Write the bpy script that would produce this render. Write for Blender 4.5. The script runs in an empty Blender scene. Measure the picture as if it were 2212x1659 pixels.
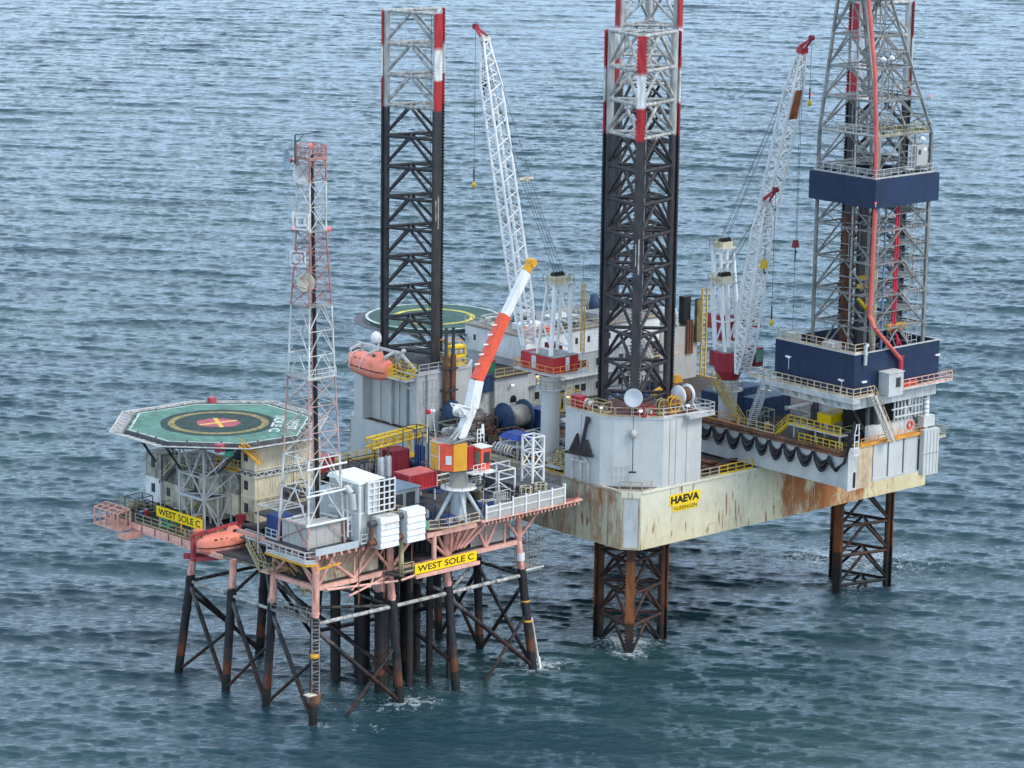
import bpy, math, random
import numpy as np
random.seed(7); RNG = np.random.default_rng(11)
S = bpy.context.scene; COL = S.collection
R = math.radians; PI = math.pi

# ------------------------------------------------------------------ camera
CAM_H, CAM_TILT, CAM_ROLL, CAM_F = 110.0, 0.2145, 0.0137, 6633.6 / 2212.0
cd = bpy.data.cameras.new('camera'); cam = bpy.data.objects.new('camera', cd); COL.objects.link(cam)
cd.sensor_width = 36.0; cd.lens = 36.0 * CAM_F; cd.clip_start = 1.0; cd.clip_end = 60000.0
cam.location = (0, 0, CAM_H)
from mathutils import Matrix, Vector
cam.rotation_euler = (Matrix.Rotation(PI / 2 - CAM_TILT, 3, 'X') @ Matrix.Rotation(CAM_ROLL, 3, 'Z')).to_euler()
S.camera = cam

# ------------------------------------------------------------------ frames (plan axes of the two structures)
class Frame:
    def __init__(s, x, y, az):
        s.x, s.y, s.az = x, y, az; s.c, s.s = math.cos(az), math.sin(az)
    def W(s, p):
        return Vector((s.x + p[0] * s.c - p[1] * s.s, s.y + p[0] * s.s + p[1] * s.c, p[2]))
FJ = Frame(14.7332, 358.6644, 0.7275)        # jack-up rig: origin at its near leg
FW = Frame(-21.3978, 327.2865, 0.7521)       # fixed platform: origin at its near corner leg
ORG = {}

def T(fr, name, org, label, cat, group=None, kind=None):
    o = bpy.data.objects.new(name, None); COL.objects.link(o)
    o.empty_display_size = 0.5
    o.location = fr.W(org); o.rotation_euler = (0, 0, fr.az)
    tag(o, label, cat, group, kind)
    ORG[o.name] = (fr, Vector(org))
    return o

def tag(o, label=None, cat=None, group=None, kind=None):
    if label: o['label'] = label
    if cat: o['category'] = cat
    if group: o['group'] = group
    if kind: o['kind'] = kind

def vadd(a, b): return (a[0] + b[0], a[1] + b[1], a[2] + b[2])

class MB:
    """collects shapes in a frame's coordinates, links them as one mesh object"""
    def __init__(s): s.v = []; s.f = []; s.sm = []
    def add(s, vs, fs, smooth=False):
        n = len(s.v); s.v.extend([tuple(p) for p in vs])
        for f in fs: s.f.append([i + n for i in f]); s.sm.append(smooth)
        return s
    def box(s, x0, x1, y0, y1, z0, z1):
        vs = [(x, y, z) for z in (z0, z1) for y in (y0, y1) for x in (x0, x1)]
        return s.add(vs, [(0, 2, 3, 1), (4, 5, 7, 6), (0, 1, 5, 4), (2, 6, 7, 3), (0, 4, 6, 2), (1, 3, 7, 5)])
    def bar(s, p, q, w, h=None, up=(0, 0, 1)):
        h = w if h is None else h
        p, q = Vector(p), Vector(q); d = (q - p)
        if d.length < 1e-6: return s
        d.normalize(); u = Vector(up)
        if abs(d.dot(u)) > 0.98: u = Vector((1, 0, 0)) if abs(d.x) < 0.9 else Vector((0, 1, 0))
        a = d.cross(u).normalized(); b = a.cross(d).normalized()
        a *= w / 2; b *= h / 2
        vs = [p - a - b, p + a - b, p + a + b, p - a + b, q - a - b, q + a - b, q + a + b, q - a + b]
        return s.add(vs, [(0, 1, 2, 3), (7, 6, 5, 4), (0, 4, 5, 1), (1, 5, 6, 2), (2, 6, 7, 3), (3, 7, 4, 0)])
    def tube(s, p, q, r, n=6, r2=None, caps=True):
        p, q = Vector(p), Vector(q); d = q - p
        if d.length < 1e-6: return s
        d.normalize(); r2 = r if r2 is None else r2
        u = Vector((0, 0, 1)) if abs(d.z) < 0.95 else Vector((1, 0, 0))
        a = d.cross(u).normalized(); b = a.cross(d)
        vs = []
        for c, rr in ((p, r), (q, r2)):
            for i in range(n):
                t = 2 * PI * i / n; vs.append(c + a * (rr * math.cos(t)) + b * (rr * math.sin(t)))
        fs = [(i, (i + 1) % n, n + (i + 1) % n, n + i) for i in range(n)]
        s.add(vs, fs, n >= 8)
        if caps: s.add(vs, [tuple(range(n - 1, -1, -1)), tuple(range(n, 2 * n))])
        return s
    def path(s, pts, r, n=6):
        for a, b in zip(pts[:-1], pts[1:]): s.tube(a, b, r, n)
        return s
    def prism(s, pts, z0, z1):
        n = len(pts); vs = [(x, y, z0) for x, y in pts] + [(x, y, z1) for x, y in pts]
        fs = [(i, (i + 1) % n, n + (i + 1) % n, n + i) for i in range(n)]
        return s.add(vs, fs + [tuple(range(n - 1, -1, -1)), tuple(range(n, 2 * n))])
    def lathe(s, c, prof, n=20, ax='z', smooth=True):
        vs = []
        for r, t in prof:
            for i in range(n):
                a = 2 * PI * i / n; p = (r * math.cos(a), r * math.sin(a), t)
                if ax == 'x': p = (t, p[0], p[1])
                elif ax == 'y': p = (p[0], t, p[1])
                vs.append((c[0] + p[0], c[1] + p[1], c[2] + p[2]))
        m = len(prof)
        fs = [(k * n + i, k * n + (i + 1) % n, (k + 1) * n + (i + 1) % n, (k + 1) * n + i) for k in range(m - 1) for i in range(n)]
        s.add(vs, fs, smooth)
        s.add(vs[:n], [tuple(range(n - 1, -1, -1))]); s.add(vs[-n:], [tuple(range(n))])
        return s
    def hull8(s, lo, hi):
        """two quads (four points each) joined into a closed solid"""
        return s.add(list(lo) + list(hi), [(3, 2, 1, 0), (4, 5, 6, 7), (0, 1, 5, 4), (1, 2, 6, 5), (2, 3, 7, 6), (3, 0, 4, 7)])
    def corr(s, a, b, z0, z1, out, depth=0.09, pitch=0.42):
        """a corrugated wall from plan point a to b, ribs towards out"""
        ax, ay = a; bx, by = b; L = math.hypot(bx - ax, by - ay); n = max(2, int(L / pitch)); vs = []; k = 0
        for i in range(n):
            for t, d in ((0, 0), (.22, 1), (.5, 1), (.72, 0)):
                f = (i + t) / n; vs.append((ax + (bx - ax) * f + out[0] * depth * d, ay + (by - ay) * f + out[1] * depth * d))
        vs.append((bx, by)); m = len(vs)
        pv = [(x, y, z0) for x, y in vs] + [(x, y, z1) for x, y in vs]
        return s.add(pv, [(i, i + 1, m + i + 1, m + i) for i in range(m - 1)])
    def build(s, name, mat, parent, label=None, kind=None):
        fr, og = ORG[parent.name] if parent.name in ORG else ORG[parent.parent.name]
        me = bpy.data.meshes.new(name)
        me.from_pydata([(p[0] - og[0], p[1] - og[1], p[2] - og[2]) for p in s.v], [], s.f)
        if any(s.sm): me.polygons.foreach_set('use_smooth', s.sm)
        me.materials.append(mat); me.update()
        o = bpy.data.objects.new(name, me); COL.objects.link(o); o.parent = parent
        tag(o, label, None, None, kind)
        return o
    def thing(s, fr, name, mat, org, label, cat, group=None, kind=None):
        o = MB._mesh(s, fr, name, mat, org); tag(o, label, cat, group, kind); return o
    def _mesh(s, fr, name, mat, org):
        me = bpy.data.meshes.new(name)
        me.from_pydata([(p[0] - org[0], p[1] - org[1], p[2] - org[2]) for p in s.v], [], s.f)
        if any(s.sm): me.polygons.foreach_set('use_smooth', s.sm)
        me.materials.append(mat); me.update()
        o = bpy.data.objects.new(name, me); COL.objects.link(o)
        o.location = fr.W(org); o.rotation_euler = (0, 0, fr.az)
        return o

def text_mb(txt, org, right, up, size, thick=0.02, bold=0.0, width=None):
    """lettering as a solid mesh: lower left corner org, reading along right"""
    cu = bpy.data.curves.new('lettering_curve', 'FONT'); cu.body = txt; cu.size = 1.0; cu.extrude = 0.0; cu.offset = bold; cu.resolution_u = 3
    to = bpy.data.objects.new('lettering_curve', cu); COL.objects.link(to)
    bpy.context.view_layer.update()
    dg = bpy.context.evaluated_depsgraph_get()
    me = bpy.data.meshes.new_from_object(to.evaluated_get(dg))
    vs = [v.co.copy() for v in me.vertices]; fs = [list(p.vertices) for p in me.polygons]
    bpy.data.objects.remove(to); bpy.data.curves.remove(cu); bpy.data.meshes.remove(me)
    x0 = min(v.x for v in vs); x1 = max(v.x for v in vs); y0 = min(v.y for v in vs); y1 = max(v.y for v in vs)
    sy = size / (y1 - y0); sx = (width / (x1 - x0)) if width else sy
    r, u = Vector(right).normalized(), Vector(up).normalized(); n = r.cross(u); o = Vector(org)
    m = MB()
    m.add([o + r * ((v.x - x0) * sx) + u * ((v.y - y0) * sy) + n * thick for v in vs], fs)
    return m

def new_part_copy(src, parent, loc):
    c = src.copy(); COL.objects.link(c); c.parent = parent; c.location = loc; return c

# ------------------------------------------------------------------ materials
MATS = {}
def lin(r, g, b):
    f = lambda c: (c / 255 / 12.92) if c / 255 <= 0.04045 else ((c / 255 + 0.055) / 1.055) ** 2.4
    return (f(r), f(g), f(b), 1.0)

def paint(name, col, rough=0.55, rust=0.0, dirt=0.12, scale=1.0, metal=0.0, rustcol=(0.16, 0.055, 0.02, 1), streak=0.16, bump=0.0, spec=0.35):
    """weathered paint: patchy tone, thin run-down stains, rust breaking through"""
    m = bpy.data.materials.new(name); m.use_nodes = True; nt = m.node_tree; N, Lk = nt.nodes, nt.links
    b = N['Principled BSDF']; b.inputs['Roughness'].default_value = rough; b.inputs['Metallic'].default_value = metal
    b.inputs['Specular IOR Level'].default_value = spec
    if len(col) == 3: col = (*col, 1)
    geo = N.new('ShaderNodeNewGeometry')
    n1 = N.new('ShaderNodeTexNoise'); n1.inputs['Scale'].default_value = 0.55 * scale; n1.inputs['Detail'].default_value = 6; n1.inputs['Roughness'].default_value = 0.65
    Lk.new(geo.outputs['Position'], n1.inputs['Vector'])
    mp = N.new('ShaderNodeMapping'); mp.inputs['Scale'].default_value = (1.0, 1.0, streak); Lk.new(geo.outputs['Position'], mp.inputs['Vector'])
    n2 = N.new('ShaderNodeTexNoise'); n2.inputs['Scale'].default_value = 1.7 * scale; n2.inputs['Detail'].default_value = 5; n2.inputs['Roughness'].default_value = 0.7
    Lk.new(mp.outputs[0], n2.inputs['Vector'])
    # tone variation
    r1 = N.new('ShaderNodeValToRGB'); e = r1.color_ramp.elements
    d = 1 - dirt * 1.6
    e[0].position = 0.32; e[0].color = (col[0] * d, col[1] * d * .98, col[2] * d * .94, 1)
    e[1].position = 0.68; k = 1 + dirt * 0.5; e[1].color = (min(1, col[0] * k), min(1, col[1] * k), min(1, col[2] * k), 1)
    Lk.new(n1.outputs['Fac'], r1.inputs['Fac']); out = r1.outputs['Color']
    # stains
    r2 = N.new('ShaderNodeValToRGB'); e = r2.color_ramp.elements
    e[0].position = 0.30; e[0].color = (1 - dirt * 1.9,) * 3 + (1,); e[1].position = 0.5; e[1].color = (1, 1, 1, 1)
    Lk.new(n2.outputs['Fac'], r2.inputs['Fac'])
    mx = N.new('ShaderNodeMix'); mx.data_type = 'RGBA'; mx.blend_type = 'MULTIPLY'; mx.inputs['Factor'].default_value = 1.0
    Lk.new(out, mx.inputs['A']); Lk.new(r2.outputs['Color'], mx.inputs['B']); out = mx.outputs['Result']
    if rust > 0:
        n3 = N.new('ShaderNodeTexNoise'); n3.inputs['Scale'].default_value = 0.9 * scale; n3.inputs['Detail'].default_value = 8; n3.inputs['Roughness'].default_value = 0.72
        mp3 = N.new('ShaderNodeMapping'); mp3.inputs['Scale'].default_value = (1, 1, 0.4); mp3.inputs['Location'].default_value = (13, 7, 3)
        Lk.new(geo.outputs['Position'], mp3.inputs['Vector']); Lk.new(mp3.outputs[0], n3.inputs['Vector'])
        r3 = N.new('ShaderNodeValToRGB'); e = r3.color_ramp.elements; t = 0.74 - 0.36 * rust
        e[0].position = t; e[0].color = (0, 0, 0, 1); e[1].position = t + 0.09; e[1].color = (1, 1, 1, 1)
        Lk.new(n3.outputs['Fac'], r3.inputs['Fac'])
        m3 = N.new('ShaderNodeMix'); m3.data_type = 'RGBA'; Lk.new(r3.outputs['Color'], m3.inputs['Factor'])
        Lk.new(out, m3.inputs['A']); m3.inputs['B'].default_value = rustcol
        nv = N.new('ShaderNodeMix'); nv.data_type = 'RGBA'; Lk.new(n2.outputs['Fac'], nv.inputs['Factor'])
        nv.inputs['A'].default_value = tuple(c * .55 for c in rustcol[:3]) + (1,); nv.inputs['B'].default_value = tuple(min(1, c * 1.9) for c in rustcol[:3]) + (1,)
        Lk.new(nv.outputs['Result'], m3.inputs['B']); out = m3.outputs['Result']
        mr = N.new('ShaderNodeMapRange'); mr.inputs['To Min'].default_value = rough; mr.inputs['To Max'].default_value = 0.85
        Lk.new(r3.outputs['Color'], mr.inputs['Value']); Lk.new(mr.outputs[0], b.inputs['Roughness'])
    if bump:
        bp = N.new('ShaderNodeBump'); bp.inputs['Strength'].default_value = bump; bp.inputs['Distance'].default_value = 0.05
        Lk.new(n1.outputs['Fac'], bp.inputs['Height']); Lk.new(bp.outputs[0], b.inputs['Normal'])
    Lk.new(out, b.inputs['Base Color'])
    MATS[name] = m
    return m

def zband(name, stops, rough=0.6, noise=0.35, var=0.25):
    """paint bands by height above the thing's base: stops = [(z, rgb), ...], hard edges slightly ragged"""
    m = bpy.data.materials.new(name); m.use_nodes = True; nt = m.node_tree; N, Lk = nt.nodes, nt.links
    b = N['Principled BSDF']; b.inputs['Roughness'].default_value = rough; b.inputs['Specular IOR Level'].default_value = 0.3
    tc = N.new('ShaderNodeTexCoord'); geo = N.new('ShaderNodeNewGeometry')
    sx = N.new('ShaderNodeSeparateXYZ'); Lk.new(tc.outputs['Object'], sx.inputs[0])
    nz = N.new('ShaderNodeTexNoise'); nz.inputs['Scale'].default_value = 0.9; nz.inputs['Detail'].default_value = 7; nz.inputs['Roughness'].default_value = .7
    Lk.new(geo.outputs['Position'], nz.inputs['Vector'])
    jit = N.new('ShaderNodeMath'); jit.operation = 'MULTIPLY_ADD'; Lk.new(nz.outputs['Fac'], jit.inputs[0]); jit.inputs[1].default_value = noise; Lk.new(sx.outputs['Z'], jit.inputs[2])
    zmin = stops[0][0]; zmax = stops[-1][0] + 5
    mr = N.new('ShaderNodeMapRange'); mr.inputs['From Min'].default_value = zmin; mr.inputs['From Max'].default_value = zmax; Lk.new(jit.outputs[0], mr.inputs['Value'])
    cr = N.new('ShaderNodeValToRGB'); el = cr.color_ramp.elements; cr.color_ramp.interpolation = 'LINEAR'
    pts = []
    for i, (z, c) in enumerate(stops):
        pos = (z - zmin) / (zmax - zmin)
        if i: pts.append((max(0, pos - 0.002), stops[i - 1][1]))
        pts.append((pos, c))
    while len(el) < len(pts): el.new(0.5)
    for e, (pos, c) in zip(el, pts): e.position = pos; e.color = (*c[:3], 1)
    Lk.new(mr.outputs[0], cr.inputs['Fac'])
    rr = N.new('ShaderNodeValToRGB'); e = rr.color_ramp.elements; e[0].position = 0.33; e[0].color = (1 - var * 1.6,) * 3 + (1,); e[1].position = 0.66; e[1].color = (1 + var * .4,) * 3 + (1,)
    n2 = N.new('ShaderNodeTexNoise'); n2.inputs['Scale'].default_value = 2.2; n2.inputs['Detail'].default_value = 6
    mp = N.new('ShaderNodeMapping'); mp.inputs['Scale'].default_value = (1, 1, .25); Lk.new(geo.outputs['Position'], mp.inputs['Vector']); Lk.new(mp.outputs[0], n2.inputs['Vector'])
    Lk.new(n2.outputs['Fac'], rr.inputs['Fac'])
    mx = N.new('ShaderNodeMix'); mx.data_type = 'RGBA'; mx.blend_type = 'MULTIPLY'; mx.inputs['Factor'].default_value = 1
    Lk.new(cr.outputs['Color'], mx.inputs['A']); Lk.new(rr.outputs['Color'], mx.inputs['B']); Lk.new(mx.outputs['Result'], b.inputs['Base Color'])
    return m

RED, WHT, DRK = (0.42, 0.03, 0.035), (0.72, 0.72, 0.70), (0.050, 0.046, 0.048)
BRN, ORU = (0.085, 0.038, 0.022), (0.25, 0.085, 0.028)
M_CHORD = zband('leg_chord_paint', [(-6, (.018, .016, .014)), (2.0, (.05, .025, .017)), (4.0, ORU), (11.5, BRN), (14, (.042, .03, .027)), (22, DRK), (62.08, RED), (65.94, WHT), (69.87, RED)])
M_CHORDIN = zband('leg_tube_paint', [(-6, (.018, .016, .014)), (2.0, (.05, .025, .017)), (4.5, BRN), (14, (.036, .03, .028)), (22, DRK), (62.08, (.44, .43, .40))])
M_BRACE = zband('leg_brace_paint', [(-6, (.018, .016, .014)), (2.2, (.07, .035, .025)), (8, (.055, .03, .022)), (14, (.03, .027, .026)), (22, DRK), (62.0, (.44, .43, .40))], var=.35)
M_JACKET = zband('jacket_leg_paint', [(-6, (.010, .012, .010)), (1.6, (.018, .018, .012)), (2.6, (.12, .04, .018)), (4.2, (.055, .032, .026)), (5.6, (.022, .021, .022)), (12.5, (.72, .36, .28))], noise=.9, var=.35)
M_JBRACE = zband('jacket_brace_paint', [(-6, (.012, .013, .012)), (1.2, (.05, .024, .018)), (5.2, (.03, .025, .024)), (9.6, (.11, .10, .09))], noise=1.6, var=.5)
paint('pink', (.72, .36, .28), .6, rust=.14, dirt=.2)
paint('salmon', (.78, .42, .33), .6, rust=.10, dirt=.18)
paint('rose_red', (.45, .07, .085), .55, rust=.06, dirt=.2)
paint('orange', (.78, .11, .055), .45, rust=0, dirt=.12)
paint('orange_pale', (.88, .26, .17), .5, rust=0, dirt=.1)
paint('white', (.76, .76, .75), .5, rust=.03, dirt=.1)
paint('white_dirty', (.66, .65, .61), .6, rust=.12, dirt=.25)
paint('white_worn', (.50, .48, .44), .7, rust=.2, dirt=.45, scale=1.6)
paint('hull', (.65, .63, .50), .55, rust=.20, dirt=.10, scale=.55, rustcol=(.25, .10, .038, 1))
paint('hull_rusty', (.44, .37, .27), .65, rust=.42, dirt=.2, scale=.6, rustcol=(.23, .085, .025, 1))
paint('grey_blue', (.53, .535, .515), .5, rust=.03, dirt=.06, scale=.6)
paint('grey_light', (.50, .51, .50), .55, rust=.07, dirt=.12)
paint('grey', (.33, .335, .33), .6, rust=.10, dirt=.2)
paint('grey_mid', (.24, .24, .235), .6, rust=.08, dirt=.25)
paint('grey_dark', (.10, .10, .105), .65, rust=.08, dirt=.3)
paint('grey_pipe', (.30, .30, .285), .6, rust=.08, dirt=.3)
paint('panel_grey', (.40, .385, .36), .6, rust=.02, dirt=.06)
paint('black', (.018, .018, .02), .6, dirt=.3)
paint('deck_brown', (.085, .065, .055), .8, rust=.2, dirt=.35)
paint('deck_grey', (.085, .083, .085), .8, rust=.12, dirt=.35)
paint('deck_red', (.16, .06, .05), .75, rust=.2, dirt=.35)
paint('navy', (.012, .028, .072), .45, dirt=.2, scale=.5)
paint('navy_seam', (.008, .018, .048), .5, dirt=.2)
paint('crane_red', (.34, .030, .045), .5, rust=.04, dirt=.15)
paint('blue', (.035, .07, .23), .5, dirt=.18)
paint('blue_dark', (.022, .055, .12), .55, rust=.03, dirt=.25)
paint('tarp', (.035, .075, .33), .6, dirt=.15)
paint('red', (.42, .030, .035), .5, rust=.03, dirt=.15)
paint('red_dark', (.20, .018, .032), .55, rust=.04, dirt=.2)
paint('pipe_red', (.62, .12, .10), .5, dirt=.15)
paint('crimson', (.60, .03, .06), .45, dirt=.1)
paint('yellow', (.72, .47, .03), .5, rust=.05, dirt=.15)
paint('yellow_sign', (.90, .60, .004), .5, dirt=.04)
paint('yellow_rail', (.66, .42, .06), .55, rust=.08, dirt=.2)
paint('olive_rail', (.42, .36, .18), .65, rust=.15, dirt=.3)
paint('tan_rail', (.62, .47, .30), .6, rust=.10, dirt=.25)
paint('orange_rail', (.75, .30, .07), .55, rust=.05, dirt=.15)
paint('amber', (.70, .34, .03), .45, rust=.02, dirt=.12)
paint('cream', (.66, .58, .42), .6, rust=.12, dirt=.14, rustcol=(.22, .08, .03, 1))
paint('cream_rusty', (.58, .49, .35), .65, rust=.46, dirt=.3, rustcol=(.17, .06, .03, 1))
paint('cream_old', (.62, .57, .45), .7, rust=.14, dirt=.3)
paint('mildew', (.46, .44, .36), .75, rust=.10, dirt=.45)
paint('off_white', (.60, .60, .58), .6, rust=.05, dirt=.2)
paint('rust', (.17, .07, .03), .85, rust=.5, dirt=.4)
paint('rust_pipe', (.22, .10, .06), .8, rust=.5, dirt=.4)
paint('anchor', (.05, .042, .042), .75, rust=.25, dirt=.3)
paint('green_deck', (.115, .245, .185), .75, dirt=.26, scale=.9)
paint('green_dark', (.030, .062, .050), .8, dirt=.3, scale=1.2)
paint('green_teal', (.045, .105, .085), .75, dirt=.2, scale=.6)
paint('ring_yellow', (.36, .28, .10), .75, dirt=.4, scale=2.5)
paint('lime_yellow', (.66, .55, .07), .7, dirt=.25)
paint('mark_white', (.62, .66, .60), .7, dirt=.3, scale=2)
paint('mark_pink', (.50, .10, .12), .7, dirt=.25, scale=2)
paint('mark_gold', (.80, .48, .06), .6, dirt=.2, scale=2)
paint('green_box', (.07, .38, .24), .5, dirt=.1)
paint('green_bin', (.02, .16, .09), .5, dirt=.2)
paint('net', (.42, .41, .385), .8, dirt=.4, scale=3)
paint('rope', (.47, .40, .22), .9, dirt=.4, scale=3)
paint('galv', (.42, .43, .435), .4, rust=.02, dirt=.2, metal=.35)
paint('steel_truss', (.27, .268, .25), .5, rust=.06, dirt=.3, metal=.2)
paint('steel_dark', (.075, .077, .08), .5, rust=.06, dirt=.3, metal=.2)
paint('wire', (.05, .055, .06), .5)
paint('mast_red', (.42, .21, .18), .6, rust=.05, dirt=.2)
paint('mast_pink', (.56, .34, .30), .6, rust=.05, dirt=.2)
paint('dish_grey', (.45, .49, .51), .5, dirt=.06)
paint('dish_blue', (.25, .33, .39), .5, dirt=.08)
paint('glass', (.03, .035, .04), .12, dirt=.1, spec=.6)
paint('glass_green', (.12, .28, .22), .15, dirt=.1, spec=.6)
def lampmat(name, col, k):
    m = bpy.data.materials.new(name); m.use_nodes = True; b = m.node_tree.nodes['Principled BSDF']
    b.inputs['Base Color'].default_value = (*col, 1); b.inputs['Emission Color'].default_value = (*col, 1); b.inputs['Emission Strength'].default_value = k
    MATS[name] = m
lampmat('lamp_white', (1, .96, .88), 1.6); lampmat('lamp_red', (1, .10, .10), .8); lampmat('lamp_amber', (1, .62, .12), 1.6)
m = MATS

# ------------------------------------------------------------------ light and sky
SUN_EL, SUN_AZ = 47.0, 62.0        # azimuth measured from straight behind the camera towards the right
sd = Vector((math.sin(R(SUN_AZ)) * math.cos(R(SUN_EL)), -math.cos(R(SUN_AZ)) * math.cos(R(SUN_EL)), math.sin(R(SUN_EL))))
sl = bpy.data.lights.new('sun', 'SUN'); so = bpy.data.objects.new('sun', sl); COL.objects.link(so)
sl.energy = 1.7; sl.angle = R(20); sl.color = (1, .965, .91)
so.rotation_euler = sd.to_track_quat('Z', 'Y').to_euler()
w = bpy.data.worlds.new('World'); S.world = w; w.use_nodes = True; N, Lk = w.node_tree.nodes, w.node_tree.links
bg = N['Background']; sky = N.new('ShaderNodeTexSky'); sky.sky_type = 'NISHITA'; sky.sun_disc = False
sky.sun_elevation = R(SUN_EL); sky.sun_rotation = math.atan2(sd.x, sd.y); sky.air_density = 1.2; sky.dust_density = 4.0; sky.ozone_density = 1.0; sky.altitude = 110
# cloud cover: pale broken overcast over the clear-sky gradient
tc = N.new('ShaderNodeTexCoord'); cm = N.new('ShaderNodeMapping'); cm.inputs['Scale'].default_value = (1, 1, 3.0); Lk.new(tc.outputs['Generated'], cm.inputs['Vector'])
cn = N.new('ShaderNodeTexNoise'); cn.inputs['Scale'].default_value = 2.2; cn.inputs['Detail'].default_value = 7; Lk.new(cm.outputs[0], cn.inputs['Vector'])
cr = N.new('ShaderNodeValToRGB'); e = cr.color_ramp.elements; e[0].position = .35; e[0].color = (3.2, 5.4, 8.5, 1); e[1].position = .7; e[1].color = (8.3, 9.9, 11.6, 1)
Lk.new(cn.outputs['Fac'], cr.inputs['Fac'])
mx = N.new('ShaderNodeMix'); mx.data_type = 'RGBA'; mx.inputs['Factor'].default_value = .72
Lk.new(sky.outputs[0], mx.inputs['A']); Lk.new(cr.outputs['Color'], mx.inputs['B'])
# overcast is brightest low over the sea
gx = N.new('ShaderNodeSeparateXYZ'); Lk.new(tc.outputs['Generated'], gx.inputs[0])
hz = N.new('ShaderNodeMapRange'); hz.interpolation_type = 'SMOOTHSTEP'; hz.inputs['From Min'].default_value = 0.0; hz.inputs['From Max'].default_value = .6; hz.inputs['To Min'].default_value = 2.3; hz.inputs['To Max'].default_value = .9; Lk.new(gx.outputs['Z'], hz.inputs['Value'])
hm = N.new('ShaderNodeVectorMath'); hm.operation = 'SCALE'; Lk.new(mx.outputs['Result'], hm.inputs[0]); Lk.new(hz.outputs[0], hm.inputs['Scale'])
Lk.new(hm.outputs[0], bg.inputs['Color']); bg.inputs['Strength'].default_value = .13
S.view_settings.view_transform = 'Standard'; S.view_settings.look = 'None'; S.view_settings.exposure = 0.38; S.view_settings.gamma = 1.0
S.view_settings.use_curve_mapping = False
S.render.engine = 'CYCLES'; S.cycles.max_bounces = 6; S.cycles.diffuse_bounces = 3; S.cycles.glossy_bounces = 3; S.cycles.transmission_bounces = 2
try: S.cycles.use_denoising = True
except Exception: pass
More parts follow.
